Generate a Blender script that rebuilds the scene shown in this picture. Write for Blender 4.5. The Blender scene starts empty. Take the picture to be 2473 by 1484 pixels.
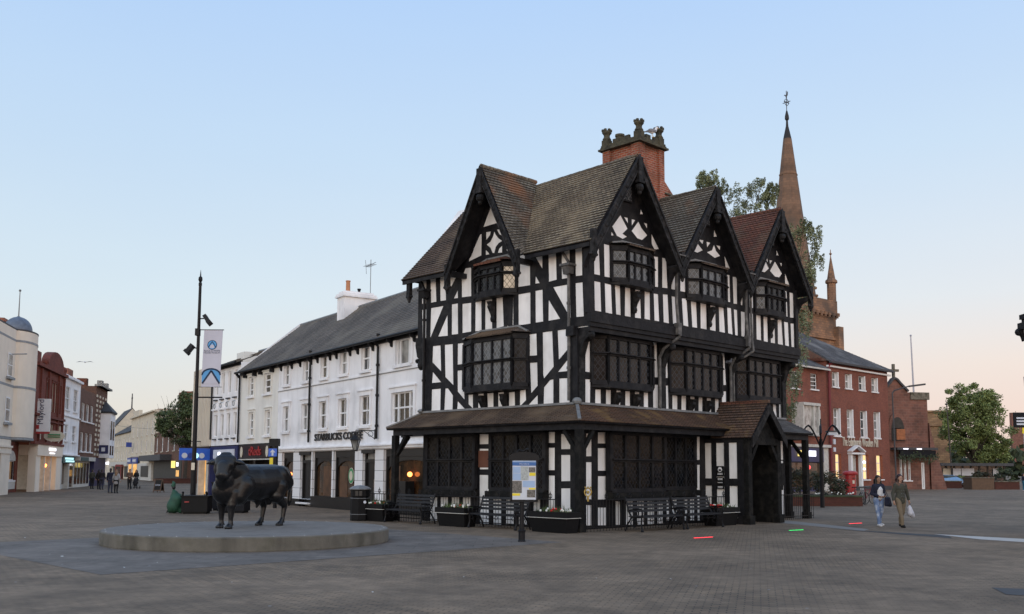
import bpy, bmesh, math, random
from mathutils import Vector, Matrix
from mathutils.geometry import tessellate_polygon
R=math.radians
random.seed(7)
S=bpy.context.scene
C=bpy.data.collections.new("Scene"); S.collection.children.link(C)

# ---------------- camera ----------------
F,PITCH,ROLL,PPY=2375.46,0.101315,0.0047556,894.76     # in pixels of a 2473 px wide frame
CAM=Vector((0,0,1.8))
FW_=Vector((0,math.cos(PITCH),math.sin(PITCH))); UP0=Vector((0,-math.sin(PITCH),math.cos(PITCH))); RT0=Vector((1,0,0))
RT_=math.cos(ROLL)*RT0+math.sin(ROLL)*UP0; UP_=-math.sin(ROLL)*RT0+math.cos(ROLL)*UP0
cd=bpy.data.cameras.new("camera"); cam=bpy.data.objects.new("camera",cd); C.objects.link(cam)
m=Matrix((RT_,UP_,-FW_)).transposed().to_4x4(); m.translation=CAM; cam.matrix_world=m
cd.sensor_width=36; cd.lens=36*F/2473; cd.shift_y=(PPY-742)/2473; cd.clip_end=3000; cd.clip_start=.1
S.camera=cam
# ---------------- sky, sun, exposure ----------------
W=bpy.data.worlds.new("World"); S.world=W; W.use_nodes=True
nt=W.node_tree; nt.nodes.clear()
def N(t,ty,**k):
    n=t.nodes.new(ty)
    for a,b in k.items(): setattr(n,a,b)
    return n
def ramp(t,pts,mode='LINEAR'):
    n=t.nodes.new('ShaderNodeValToRGB'); e=n.color_ramp.elements; n.color_ramp.interpolation=mode
    while len(e)<len(pts): e.new(.5)
    for q,(p,c) in zip(e,pts):
        q.position=p; q.color=(c[0],c[1],c[2],1) if hasattr(c,'__len__') else (c,c,c,1)
    return n
SUN_EL,SUN_AZ=R(7),R(188)   # low evening glow behind the camera
sky=N(nt,'ShaderNodeTexSky',sky_type='NISHITA'); sky.sun_disc=False; sky.sun_elevation=SUN_EL; sky.sun_rotation=SUN_AZ
sky.air_density=1.0; sky.dust_density=.6; sky.ozone_density=1.5
tc=N(nt,'ShaderNodeTexCoord'); sep=N(nt,'ShaderNodeSeparateXYZ'); nt.links.new(tc.outputs['Generated'],sep.inputs[0])
def lin(c): return tuple((x/255/12.92 if x<=10 else ((x/255+.055)/1.055)**2.4) for x in c)
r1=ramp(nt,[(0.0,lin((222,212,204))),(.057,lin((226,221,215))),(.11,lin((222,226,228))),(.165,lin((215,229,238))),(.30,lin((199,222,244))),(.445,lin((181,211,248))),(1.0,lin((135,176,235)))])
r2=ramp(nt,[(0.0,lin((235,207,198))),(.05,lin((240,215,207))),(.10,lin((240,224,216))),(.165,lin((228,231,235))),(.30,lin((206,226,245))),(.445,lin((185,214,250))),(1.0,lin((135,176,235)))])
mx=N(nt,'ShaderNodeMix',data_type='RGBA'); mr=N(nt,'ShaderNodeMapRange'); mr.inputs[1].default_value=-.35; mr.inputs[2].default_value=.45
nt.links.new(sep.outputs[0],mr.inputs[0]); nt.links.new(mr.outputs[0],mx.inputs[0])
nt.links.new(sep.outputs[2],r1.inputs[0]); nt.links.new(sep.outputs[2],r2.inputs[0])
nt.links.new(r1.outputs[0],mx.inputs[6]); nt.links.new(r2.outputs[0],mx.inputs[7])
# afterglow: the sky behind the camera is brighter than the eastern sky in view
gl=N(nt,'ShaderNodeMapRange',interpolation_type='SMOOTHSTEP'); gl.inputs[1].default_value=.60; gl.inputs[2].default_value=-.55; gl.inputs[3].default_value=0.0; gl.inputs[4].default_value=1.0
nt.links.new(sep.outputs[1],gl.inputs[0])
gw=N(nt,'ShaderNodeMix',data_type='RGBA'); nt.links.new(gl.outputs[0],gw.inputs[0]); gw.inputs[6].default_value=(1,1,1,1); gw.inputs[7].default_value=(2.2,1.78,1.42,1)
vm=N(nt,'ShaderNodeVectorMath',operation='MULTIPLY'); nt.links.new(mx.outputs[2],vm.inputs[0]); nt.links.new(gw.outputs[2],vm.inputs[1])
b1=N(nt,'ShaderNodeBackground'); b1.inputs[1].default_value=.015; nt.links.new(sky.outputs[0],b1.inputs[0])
wn_=N(nt,'ShaderNodeTexNoise'); wn_.inputs['Scale'].default_value=1.6; wn_.inputs['Detail'].default_value=5; wm=N(nt,'ShaderNodeMapping'); wm.inputs['Scale'].default_value=(1,1,5); wm.inputs['Rotation'].default_value=(0,.15,0); nt.links.new(tc.outputs['Generated'],wm.inputs[0]); nt.links.new(wm.outputs[0],wn_.inputs[0])
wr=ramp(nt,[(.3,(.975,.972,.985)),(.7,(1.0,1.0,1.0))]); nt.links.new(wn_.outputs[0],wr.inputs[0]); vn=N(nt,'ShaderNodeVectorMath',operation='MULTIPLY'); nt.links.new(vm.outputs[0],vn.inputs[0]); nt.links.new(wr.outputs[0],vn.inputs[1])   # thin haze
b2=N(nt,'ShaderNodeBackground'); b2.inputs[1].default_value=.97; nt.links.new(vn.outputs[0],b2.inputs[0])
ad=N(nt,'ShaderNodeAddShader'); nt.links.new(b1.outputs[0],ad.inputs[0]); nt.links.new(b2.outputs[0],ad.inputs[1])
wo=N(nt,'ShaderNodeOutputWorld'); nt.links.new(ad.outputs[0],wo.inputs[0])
sl=bpy.data.lights.new("sun",'SUN'); sl.energy=.5; sl.angle=R(35); sl.color=(1,.95,.9)
so=bpy.data.objects.new("sun",sl); C.objects.link(so)
so.rotation_euler=(R(90)-R(12),0,R(-8))   # shines from behind the camera, low
S.view_settings.view_transform='Standard'; S.view_settings.look='None'; S.view_settings.exposure=0; S.view_settings.gamma=1
S.render.resolution_x=1024; S.render.resolution_y=614
S.cycles.max_bounces=5

# ---------------- pixels of the survey photo -> rays ----------------
VW=dict(a1=(1540,980,4.947),a2=(1840,880,4.122),a3=(1540,1240,4.639),a4=(1840,1200,4.364),b1=(2160,860,4.1225),b2=(2480,900,3.906),b3=(2740,960,4.121),
 b4=(2140,1180,3.905),b5=(2460,1240,4.122),r5=(1400,1480,2.7487),g6=(2100,1480,2.5235),r3=(2150,400,1.8556),w3=(780,1040,2.249),z4=(700,1580,3.091),l1=(0,1080,1.902),l7=(0,1560,4.946),l2=(340,1380,2.65),l8=(380,1680,8.246),
 k2=(2880,1200,2.06),k3=(3300,1150,1.978),k5=(2850,1480,3.0927),k6=(3440,1680,6.747),z6=(560,1640,4.1224),l5=(580,980,2.56),m7=(700,1600,5.7075))
def D(v,x,y):
    if v is None: return x,y
    ox,oy,s=VW[v]; return (ox+x/s)/1.5378,(oy+y/s)/1.5378
def ray(x,y): return (RT_*((x-1236.5)/F)-UP_*((y-PPY)/F)+FW_)
def gp(v,x,y,z=0.):
    d=ray(*D(v,x,y)); return CAM+d*((z-CAM.z)/d.z)
def PL(P0,yaw):
    r=Vector((math.cos(yaw),math.sin(yaw),0)); n=Vector((-math.sin(yaw),math.cos(yaw),0)); P0=Vector(P0)
    def fn(v,x,y,off=0.):
        d=ray(*D(v,x,y)); t=((P0+n*off-CAM).dot(n))/d.dot(n); P=CAM+d*t
        return (P-P0).dot(r),P.z
    return fn
# ---------------- materials ----------------
MATS={}
def newmat(name):
    m=bpy.data.materials.new(name); m.use_nodes=True; t=m.node_tree
    b=t.nodes['Principled BSDF']; MATS[name]=m; return m,t,b
def L(t,a,b): t.links.new(a,b)
def plain(name,rgb,rough=.7,var=.15,scale=4.,bump=.0,metal=0.,bscale=30.,spec=.5,alt=None,altscale=1.2,streak=0.):
    m,t,b=newmat(name)
    tcn=N(t,'ShaderNodeTexCoord'); no=N(t,'ShaderNodeTexNoise'); no.inputs['Scale'].default_value=scale; no.inputs['Detail'].default_value=6
    L(t,tcn.outputs['Object'],no.inputs[0])
    lo=tuple(c*(1-var) for c in rgb); hi=tuple(min(1,c*(1+var)) for c in rgb)
    r=ramp(t,[(.3,lo),(.7,hi)]); L(t,no.outputs[0],r.inputs[0]); out=r.outputs[0]
    if alt:
        n2=N(t,'ShaderNodeTexNoise'); n2.inputs['Scale'].default_value=altscale; n2.inputs['Detail'].default_value=5; L(t,tcn.outputs['Object'],n2.inputs[0])
        rr=ramp(t,[(.5,0),(.68,1)]); L(t,n2.outputs[0],rr.inputs[0])
        mm=N(t,'ShaderNodeMix',data_type='RGBA'); L(t,rr.outputs[0],mm.inputs[0]); L(t,out,mm.inputs[6]); mm.inputs[7].default_value=(*alt,1); out=mm.outputs[2]
    if streak:
        mp=N(t,'ShaderNodeMapping'); mp.inputs['Scale'].default_value=(2.2,2.2,.3); L(t,tcn.outputs['Object'],mp.inputs[0])
        n5=N(t,'ShaderNodeTexNoise'); n5.inputs['Scale'].default_value=1; n5.inputs['Detail'].default_value=7; L(t,mp.outputs[0],n5.inputs[0])
        r5_=ramp(t,[(.45,1),(.75,1-streak)]); L(t,n5.outputs[0],r5_.inputs[0]); m5=N(t,'ShaderNodeMix',data_type='RGBA',blend_type='MULTIPLY'); m5.inputs[0].default_value=1; L(t,out,m5.inputs[6]); L(t,r5_.outputs[0],m5.inputs[7]); out=m5.outputs[2]
    L(t,out,b.inputs['Base Color']); b.inputs['Roughness'].default_value=rough; b.inputs['Metallic'].default_value=metal
    b.inputs['Specular IOR Level'].default_value=spec
    if bump:
        n3=N(t,'ShaderNodeTexNoise'); n3.inputs['Scale'].default_value=bscale; L(t,tcn.outputs['Object'],n3.inputs[0])
        bp=N(t,'ShaderNodeBump'); bp.inputs['Strength'].default_value=bump; bp.inputs['Distance'].default_value=.02; L(t,n3.outputs[0],bp.inputs['Height']); L(t,bp.outputs[0],b.inputs['Normal'])
    return m
def brick(name,c1,c2,mort,bw=.22,bh=.075,ms=.012,rough=.85,bump=.4,patch=None,pscale=.8,rot=0.,ucoord='UV',pamt=(.5,.7),off=.5,big=.25,bscale=.5):
    m,t,b=newmat(name)
    tcn=N(t,'ShaderNodeTexCoord'); mp=N(t,'ShaderNodeMapping'); mp.inputs['Rotation'].default_value=(0,0,rot); L(t,tcn.outputs[ucoord],mp.inputs[0])
    br=N(t,'ShaderNodeTexBrick'); br.offset=off; br.inputs['Scale'].default_value=1; br.inputs['Brick Width'].default_value=bw; br.inputs['Row Height'].default_value=bh
    br.inputs['Mortar Size'].default_value=ms; br.inputs['Mortar Smooth'].default_value=.2; br.inputs['Bias'].default_value=0
    br.inputs['Color1'].default_value=(*c1,1); br.inputs['Color2'].default_value=(*c2,1); br.inputs['Mortar'].default_value=(*mort,1)
    L(t,mp.outputs[0],br.inputs[0])
    no=N(t,'ShaderNodeTexNoise'); no.inputs['Scale'].default_value=bscale; no.inputs['Detail'].default_value=8; no.inputs['Roughness'].default_value=.65; L(t,tcn.outputs[ucoord],no.inputs[0])
    r=ramp(t,[(.3,1-big),(.7,1+big)]); L(t,no.outputs[0],r.inputs[0])
    mu=N(t,'ShaderNodeMix',data_type='RGBA',blend_type='MULTIPLY'); mu.inputs[0].default_value=1; L(t,br.outputs[0],mu.inputs[6]); L(t,r.outputs[0],mu.inputs[7]); out=mu.outputs[2]
    if patch:
        n2=N(t,'ShaderNodeTexNoise'); n2.inputs['Scale'].default_value=pscale; n2.inputs['Detail'].default_value=8; L(t,tcn.outputs['Object'],n2.inputs[0])
        rr=ramp(t,[(pamt[0],0),(pamt[1],1)]); L(t,n2.outputs[0],rr.inputs[0])
        mm=N(t,'ShaderNodeMix',data_type='RGBA'); L(t,rr.outputs[0],mm.inputs[0]); L(t,out,mm.inputs[6]); mm.inputs[7].default_value=(*patch,1); out=mm.outputs[2]
    L(t,out,b.inputs['Base Color']); b.inputs['Roughness'].default_value=rough; b.inputs['Specular IOR Level'].default_value=.3
    bp=N(t,'ShaderNodeBump',invert=True); bp.inputs['Strength'].default_value=bump; bp.inputs['Distance'].default_value=.02; L(t,br.outputs['Fac'],bp.inputs['Height']); L(t,bp.outputs[0],b.inputs['Normal'])
    return m
def emit(name,rgb,st,var=0.,scale=2.,lo=.35):
    m,t,b=newmat(name); b.inputs['Base Color'].default_value=(*[c*.3 for c in rgb],1); b.inputs['Emission Strength'].default_value=st
    if var:
        tcn=N(t,'ShaderNodeTexCoord'); no=N(t,'ShaderNodeTexNoise'); no.inputs['Scale'].default_value=scale; L(t,tcn.outputs['Object'],no.inputs[0])
        r=ramp(t,[(.35,tuple(c*lo for c in rgb)),(.65,rgb)]); L(t,no.outputs[0],r.inputs[0]); L(t,r.outputs[0],b.inputs['Emission Color'])
    else: b.inputs['Emission Color'].default_value=(*rgb,1)
    return m
def glass(name,rgb=(.02,.022,.025),rough=.06,wob=.15,tint2=None):
    m,t,b=newmat(name); tcn=N(t,'ShaderNodeTexCoord'); no=N(t,'ShaderNodeTexNoise'); no.inputs['Scale'].default_value=1.6; L(t,tcn.outputs['Object'],no.inputs[0])
    r=ramp(t,[(.35,tuple(c*.5 for c in rgb)),(.65,tint2 or tuple(c*1.6 for c in rgb))]); L(t,no.outputs[0],r.inputs[0]); L(t,r.outputs[0],b.inputs['Base Color'])
    b.inputs['Roughness'].default_value=rough
    n2=N(t,'ShaderNodeTexNoise'); n2.inputs['Scale'].default_value=3; L(t,tcn.outputs['Object'],n2.inputs[0])
    bp=N(t,'ShaderNodeBump'); bp.inputs['Strength'].default_value=wob; bp.inputs['Distance'].default_value=.05; L(t,n2.outputs[0],bp.inputs['Height']); L(t,bp.outputs[0],b.inputs['Normal'])
    return m
def leaded(name,glassc,leadc,em=None,w=.085,h=.11,lw=.13,spec=.2):
    """diamond quarry panes between lead strips, laid out in metres on the pane itself"""
    m,t,b=newmat(name); tcn=N(t,'ShaderNodeTexCoord'); sp=N(t,'ShaderNodeSeparateXYZ'); L(t,tcn.outputs['UV'],sp.inputs[0])
    def M(op,a,bb=None):
        n=N(t,'ShaderNodeMath',operation=op)
        for i,x in enumerate((a,bb)):
            if x is None: continue
            if isinstance(x,(int,float)): n.inputs[i].default_value=x
            else: L(t,x,n.inputs[i])
        return n.outputs[0]
    u=M('DIVIDE',sp.outputs[0],w); v=M('DIVIDE',sp.outputs[1],h)
    s=M('FRACT',M('MULTIPLY',M('ADD',u,v),.5)); d=M('FRACT',M('MULTIPLY',M('ADD',M('SUBTRACT',u,v),500),.5))
    k=M('MAXIMUM',M('LESS_THAN',s,lw),M('LESS_THAN',d,lw))
    cell=N(t,'ShaderNodeTexWhiteNoise',noise_dimensions='2D'); cv=N(t,'ShaderNodeCombineXYZ')
    L(t,M('FLOOR',M('MULTIPLY',M('ADD',u,v),.5)),cv.inputs[0]); L(t,M('FLOOR',M('MULTIPLY',M('SUBTRACT',u,v),.5)),cv.inputs[1]); L(t,cv.outputs[0],cell.inputs[0])
    cr=ramp(t,[(0,tuple(c*.35 for c in glassc)),(1,tuple(c*1.7 for c in glassc))]); L(t,cell.outputs['Value'],cr.inputs[0])
    mm=N(t,'ShaderNodeMix',data_type='RGBA'); L(t,k,mm.inputs[0]); L(t,cr.outputs[0],mm.inputs[6]); mm.inputs[7].default_value=(*leadc,1)
    L(t,mm.outputs[2],b.inputs['Base Color'])
    ro=M('ADD',M('MULTIPLY',k,.45),.12); L(t,ro,b.inputs['Roughness']); b.inputs['Specular IOR Level'].default_value=spec
    # each quarry sits at a slightly different angle in its leads
    bp=N(t,'ShaderNodeBump'); bp.inputs['Strength'].default_value=.6; bp.inputs['Distance'].default_value=.01
    no=N(t,'ShaderNodeTexNoise'); no.inputs['Scale'].default_value=9; L(t,tcn.outputs['UV'],no.inputs[0]); L(t,no.outputs[0],bp.inputs['Height']); L(t,bp.outputs[0],b.inputs['Normal'])
    if em:
        e2=N(t,'ShaderNodeMix',data_type='RGBA'); L(t,k,e2.inputs[0]); 
        n4=N(t,'ShaderNodeTexNoise'); n4.inputs['Scale'].default_value=1.5; n4.inputs['Detail'].default_value=1; L(t,tcn.outputs['Object'],n4.inputs[0])
        er=ramp(t,[(.4,tuple(c*em[3] for c in em[:3])),(.62,em[:3])]); L(t,n4.outputs[0],er.inputs[0])
        L(t,er.outputs[0],e2.inputs[6]); e2.inputs[7].default_value=(0,0,0,1)
        L(t,e2.outputs[2],b.inputs['Emission Color']); b.inputs['Emission Strength'].default_value=1
    return m
def rooft(name,c1,c2,line,bw=.17,bh=.125,patch=None,pscale=.6,pamt=(.5,.7),big=.3): return brick(name,c1,c2,line,bw,bh,.012,rough=.9,bump=.5,patch=patch,pscale=pscale,pamt=pamt,big=big)

M=MATS
plain('white_plaster',(.86,.85,.845),.85,.05,1.5,.25,alt=(.68,.67,.65),altscale=.9,streak=.18,bscale=6)
plain('brown_plaster',(.13,.05,.03),.85,.1)
plain('black_timber',(.010,.010,.0125),.6,.35,5,.5,bscale=14,spec=.2,alt=(.022,.021,.022),altscale=2.5)
plain('old_timber',(.009,.009,.009),.75,.4,6,.8,bscale=18,spec=.15,alt=(.022,.02,.018),altscale=3)
plain('carved_timber',(.010,.010,.011),.65,.5,9,1.0,bscale=9,spec=.2,alt=(.032,.03,.031),altscale=5)
plain('lead_grey',(.16,.165,.17),.5,.25,5,.2)
plain('weathered_pipe',(.07,.068,.068),.6,.4,6,.3,alt=(.17,.16,.15),altscale=3)
plain('black_iron',(.006,.006,.008),.5,.2,10,.1,spec=.25)
plain('bronze',(.004,.004,.005),.36,.45,2.2,.3,metal=.0,bscale=12,spec=.42,alt=(.011,.0115,.014),altscale=1.7)
plain('black_plastic',(.005,.005,.006),.6,.1,spec=.2)
plain('dark_blue_black',(.005,.006,.010),.6,.1,spec=.2)
plain('bench_wood',(.018,.018,.020),.6,.3,8,.3,spec=.25)
plain('concrete',(.13,.12,.10),.9,.2,2.5,.3,streak=.5,alt=(.085,.08,.06),altscale=1.8)
plain('plinth_top',(.165,.148,.132),.9,.12,3,.2,alt=(.13,.117,.104),altscale=2)
plain('white_render',(.83,.83,.85),.8,.04,1.2,.08,alt=(.66,.66,.68),altscale=.7,streak=.12)
plain('cream_render',(.74,.73,.69),.8,.05,1.2,.08,streak=.12)
plain('pale_cream',(.77,.68,.57),.85,.06,1.0,.1)
plain('far_cream',(.56,.50,.40),.85,.1,.6,.1,alt=(.46,.42,.35),altscale=.5)
plain('ribbed_cream',(.60,.55,.47),.85,.06,.8,.1)
plain('white_paint',(.75,.75,.76),.5,.04)
plain('dirty_white',(.5,.49,.46),.6,.15)
plain('grey_band',(.28,.29,.30),.8,.15)
plain('shop_black',(.006,.006,.007),.35,.2)
plain('shop_blue',(.01,.015,.08),.4,.2)
plain('mid_blue',(.02,.05,.28),.4,.1)
plain('bright_blue',(.03,.12,.55),.4,.05)
plain('sign_maroon',(.012,.004,.005),.3,.2)
plain('sign_red',(.35,.03,.03),.5,.1)
plain('sign_cream',(.6,.55,.45),.5,.05)
plain('sign_green',(.03,.25,.1),.5,.05)
plain('sign_yellow',(.75,.6,.03),.5,.05)
plain('teal_dark',(.01,.06,.07),.4,.1)
plain('banner_white',(.5,.5,.58),.8,.04,2)
plain('banner_blue',(.10,.32,.62),.8,.03)
plain('banner_navy',(.012,.03,.07),.8,.05)
plain('terracotta',(.45,.2,.1),.8,.1)
plain('dome_lead',(.10,.125,.17),.5,.25,3,.2)
plain('red_paint',(.32,.012,.015),.35,.1)
plain('far_red',(.15,.012,.02),.5,.15)
plain('green_cloth',(.012,.06,.035),.7,.3,5,.4)
plain('wood_board',(.10,.055,.03),.6,.2)
plain('interior_brown',(.10,.05,.025),.7,.35,2.5)
plain('interior_dark',(.02,.017,.014),.6,.6,2.0)
plain('stone_grey',(.15,.13,.10),.9,.3,4,.5,alt=(.05,.05,.03),altscale=3)
plain('chimney_stone',(.06,.055,.035),.9,.45,5,.6,alt=(.025,.025,.02),altscale=4)
plain('spire_lead',(.012,.012,.014),.7,.2)
plain('slate_dark',(.05,.05,.055),.7,.2)
plain('leaf_dark',(.075,.105,.038),.7,.5,.9,alt=(.018,.03,.012),altscale=.7)
plain('leaf_birch',(.19,.22,.12),.7,.5,1.5,alt=(.08,.10,.045),altscale=1.1)
plain('leaf_green',(.165,.205,.065),.7,.5,.8,alt=(.075,.11,.03),altscale=.5)
plain('leaf_hedge',(.04,.055,.025),.8,.5,1.5)
plain('leaf_shrub',(.04,.045,.022),.8,.5,2,alt=(.07,.045,.03),altscale=2)
plain('bark',(.05,.04,.03),.9,.3,6,.5)
plain('hill_green',(.03,.045,.025),.9,.4,.2)
plain('flower_red',(.5,.01,.01),.6,.2); plain('flower_white',(.75,.75,.7),.6,.1)
plain('grass_tuft',(.06,.09,.025),.8,.4,6)
plain('skin',(.42,.24,.17),.55,.06); plain('skin_tan',(.30,.16,.10),.55,.06); plain('lips',(.35,.1,.09),.5,.05)
plain('eye',(.03,.02,.02),.3,.0)
plain('hair_dark',(.012,.007,.006),.5,.4,20,.5); plain('hair_auburn',(.03,.010,.008),.5,.4,20,.5); plain('hair_fair',(.2,.12,.07),.6,.3,20)
plain('cloth_navy',(.01,.012,.03),.85,.25,8,.2); plain('cloth_white',(.6,.6,.62),.85,.06,8,.2); plain('cloth_olive',(.055,.055,.042),.9,.2,8,.3)
plain('cloth_khaki',(.17,.13,.085),.9,.15,6,.2); plain('denim',(.13,.19,.33),.9,.35,6,.2,alt=(.5,.55,.62),altscale=5); plain('cloth_black',(.008,.008,.01),.85,.3); plain('cloth_grey',(.3,.3,.31),.9,.1)
plain('cloth_brown',(.12,.07,.05),.9,.2); plain('cloth_coral',(.35,.08,.06),.9,.15); plain('cloth_cream',(.55,.5,.4),.9,.1); plain('denim_dark',(.03,.035,.06),.9,.3); plain('denim_teal',(.03,.15,.24),.9,.2); plain('plastic_white',(.5,.5,.55),.4,.15)
plain('car_paint',(.16,.30,.5),.2,.05,spec=.8); plain('tyre',(.01,.01,.01),.9,.1); plain('chrome',(.5,.5,.5),.2,.05,metal=1)
plain('gull_white',(.7,.7,.72),.8,.05); plain('gull_grey',(.2,.21,.24),.8,.1); plain('gull_beak',(.6,.35,.03),.6,.1)
plain('channel_light',(.21,.195,.18),.85,.1,5); plain('channel_dark',(.05,.05,.053),.85,.15,5); plain('channel_white',(.5,.47,.44),.8,.08,5)
plain('paper',(.55,.58,.65),.5,.05); plain('paper_blue',(.30,.42,.62),.5,.05); plain('paper_deep',(.03,.12,.35),.5,.05); plain('photo_dark',(.12,.11,.10),.5,.6,30); plain('map_grey',(.35,.38,.38),.5,.3,25)
plain('sign_orange',(.30,.10,.035),.6,.3)
plain('gold',(.4,.28,.08),.4,.1,metal=.5); plain('pole_brown',(.02,.008,.012),.5,.3); plain('silver_pole',(.35,.36,.42),.4,.05,metal=.3)
plain('litter',(.5,.5,.48),.8,.1)
glass('glass_dark'); glass('glass_warm',(.05,.042,.03),.1,.1,(.085,.07,.045)); glass('glass_curtain',(.17,.17,.165),.12,.1,(.3,.3,.29)); glass('glass_blind',(.38,.37,.35),.15,.05,(.48,.47,.45))
glass('glass_shop',(.03,.022,.014),.05,.03,(.09,.045,.02)); glass('glass_car',(.02,.03,.03),.04,.0)
emit('glow_orange',(1,.25,.06),6); emit('glow_shop',(.95,.50,.14),1.1,1,1.3,.45); emit('glow_peach',(.8,.45,.2),.9,1,1.,.5); emit('glow_pale',(.95,.62,.28),1.5,1,1.1,.7); emit('glow_white',(.9,.9,1),2.2); emit('glow_yellow',(.9,.7,.2),1.4)
emit('led_red',(1,.04,.06),3.5); emit('led_green',(.05,1,.2),2.2); emit('glow_teal',(.5,.9,.95),1.2); emit('bull_red',(1,.1,.1),1.5)
leaded('leaded',(.006,.007,.009),(.046,.050,.058)); leaded('leaded_light',(.055,.06,.068),(.15,.16,.175),spec=.5); leaded('leaded_glow',(.003,.004,.006),(.024,.026,.030),em=(.006,.004,.002,.02),spec=.07)  # leaded_light: reflection put into paler glass and lead colours
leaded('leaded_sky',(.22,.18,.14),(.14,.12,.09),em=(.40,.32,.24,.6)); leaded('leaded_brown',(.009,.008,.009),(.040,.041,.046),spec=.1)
brick('chimney_brick',(.36,.085,.04),(.22,.05,.03),(.30,.22,.17),.23,.085,.014,bump=.5,patch=(.1,.045,.03),pscale=1.2)
brick('mill_brick',(.25,.080,.052),(.17,.058,.042),(.17,.085,.065),.23,.08,.01,bump=.3,big=.2)
brick('ornate_brick',(.20,.055,.038),(.13,.038,.028),(.12,.04,.03),.23,.08,.01,bump=.3,big=.25)
brick('brown_brick',(.16,.07,.045),(.10,.05,.035),(.14,.1,.08),.23,.08,.01,bump=.3)
brick('church_stone',(.33,.18,.10),(.20,.12,.08),(.13,.09,.07),.62,.30,.02,bump=.3,patch=(.10,.075,.06),pscale=.35,big=.35)
brick('spire_stone',(.19,.115,.075),(.14,.09,.064),(.10,.07,.052),.7,.32,.012,bump=.2,patch=(.09,.07,.055),pscale=.25,big=.3)
brick('red_stone',(.20,.09,.066),(.14,.07,.055),(.20,.115,.09),.6,.28,.018,bump=.4,patch=(.24,.12,.09),pscale=.7,big=.4,pamt=(.6,.8))
brick('pale_stone',(.42,.26,.14),(.26,.16,.09),(.2,.14,.09),.6,.28,.02,bump=.3,patch=(.2,.12,.08),pscale=.5,big=.3)
brick('planter_brick',(.11,.035,.025),(.08,.028,.022),(.07,.04,.03),.22,.075,.01)
brick('rusticated',(.74,.74,.76),(.72,.72,.74),(.25,.25,.26),5.0,.44,.012,bump=.5,big=.06)
rooft('tile_grey',(.27,.222,.155),(.145,.117,.088),(.022,.02,.016),patch=(.29,.235,.16),pscale=.9,pamt=(.52,.75))
rooft('tile_brown',(.145,.105,.080),(.085,.065,.054),(.02,.015,.012),patch=(.17,.13,.095),pscale=.9)
rooft('tile_red',(.20,.080,.052),(.115,.055,.042),(.03,.018,.013),patch=(.13,.09,.06),pscale=1.0)
rooft('tile_mossy',(.15,.088,.06),(.09,.06,.045),(.025,.018,.015),patch=(.19,.125,.06),pscale=1.6,pamt=(.55,.7))
rooft('tile_green',(.185,.165,.13),(.11,.092,.072),(.025,.02,.018),patch=(.22,.11,.06),pscale=.8)
rooft('slate',(.155,.133,.112),(.10,.089,.08),(.02,.02,.02),.28,.2,patch=(.185,.165,.135),pscale=.45,pamt=(.48,.72))
rooft('slate_pale',(.12,.12,.125),(.07,.07,.075),(.03,.03,.03),.5,.3,patch=(.2,.2,.2),pscale=.5)
brick('paving',(.226,.156,.098),(.156,.114,.077),(.064,.050,.038),.215,.108,.010,rough=.8,bump=.6,patch=(.195,.140,.094),pscale=.25,pamt=(.4,.65),rot=R(14),ucoord='Object',big=.22,bscale=.35)
brick('slate_paving',(.150,.124,.104),(.125,.106,.091),(.07,.062,.056),.9,.6,.008,rough=.8,bump=.25,patch=(.172,.146,.126),pscale=.8,pamt=(.5,.75),ucoord='Object',big=.15)

def wear(name,big=.35,gum=.25):
    m=MATS[name]; t=m.node_tree; b=t.nodes['Principled BSDF']; src=b.inputs['Base Color'].links[0].from_socket; tcn=N(t,'ShaderNodeTexCoord'); out=src
    for sc,lo,hi,a,c in((.12,.35,.65,1-big*.6,1+big*.5),(.9,.4,.7,1+big*.3,1-big),(3.5,.35,.7,1+.18,1-.2)):
        n=N(t,'ShaderNodeTexNoise'); n.inputs['Scale'].default_value=sc; n.inputs['Detail'].default_value=9; n.inputs['Roughness'].default_value=.6; n.inputs['Distortion'].default_value=.6; L(t,tcn.outputs['Object'],n.inputs[0])
        r=ramp(t,[(lo,a),(hi,c)]); L(t,n.outputs[0],r.inputs[0]); m_=N(t,'ShaderNodeMix',data_type='RGBA',blend_type='MULTIPLY'); m_.inputs[0].default_value=1; m_.clamp_result=False; L(t,out,m_.inputs[6]); L(t,r.outputs[0],m_.inputs[7]); out=m_.outputs[2]
    v=N(t,'ShaderNodeTexVoronoi'); v.inputs['Scale'].default_value=1.7; L(t,tcn.outputs['Object'],v.inputs[0]); r=ramp(t,[(.035,1),(.05,0)]); L(t,v.outputs['Distance'],r.inputs[0])
    wn=N(t,'ShaderNodeMath',operation='GREATER_THAN'); wn.inputs[1].default_value=.5; sp=N(t,'ShaderNodeSeparateColor'); L(t,v.outputs['Color'],sp.inputs[0]); L(t,sp.outputs[0],wn.inputs[0]); mu=N(t,'ShaderNodeMath',operation='MULTIPLY'); L(t,r.outputs[0],mu.inputs[0]); L(t,wn.outputs[0],mu.inputs[1])
    m_=N(t,'ShaderNodeMix',data_type='RGBA'); L(t,mu.outputs[0],m_.inputs[0]); L(t,out,m_.inputs[6]); m_.inputs[7].default_value=(gum,gum,gum,1); L(t,m_.outputs[2],b.inputs['Base Color'])
wear('paving'); wear('slate_paving',.2,.3)
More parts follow.
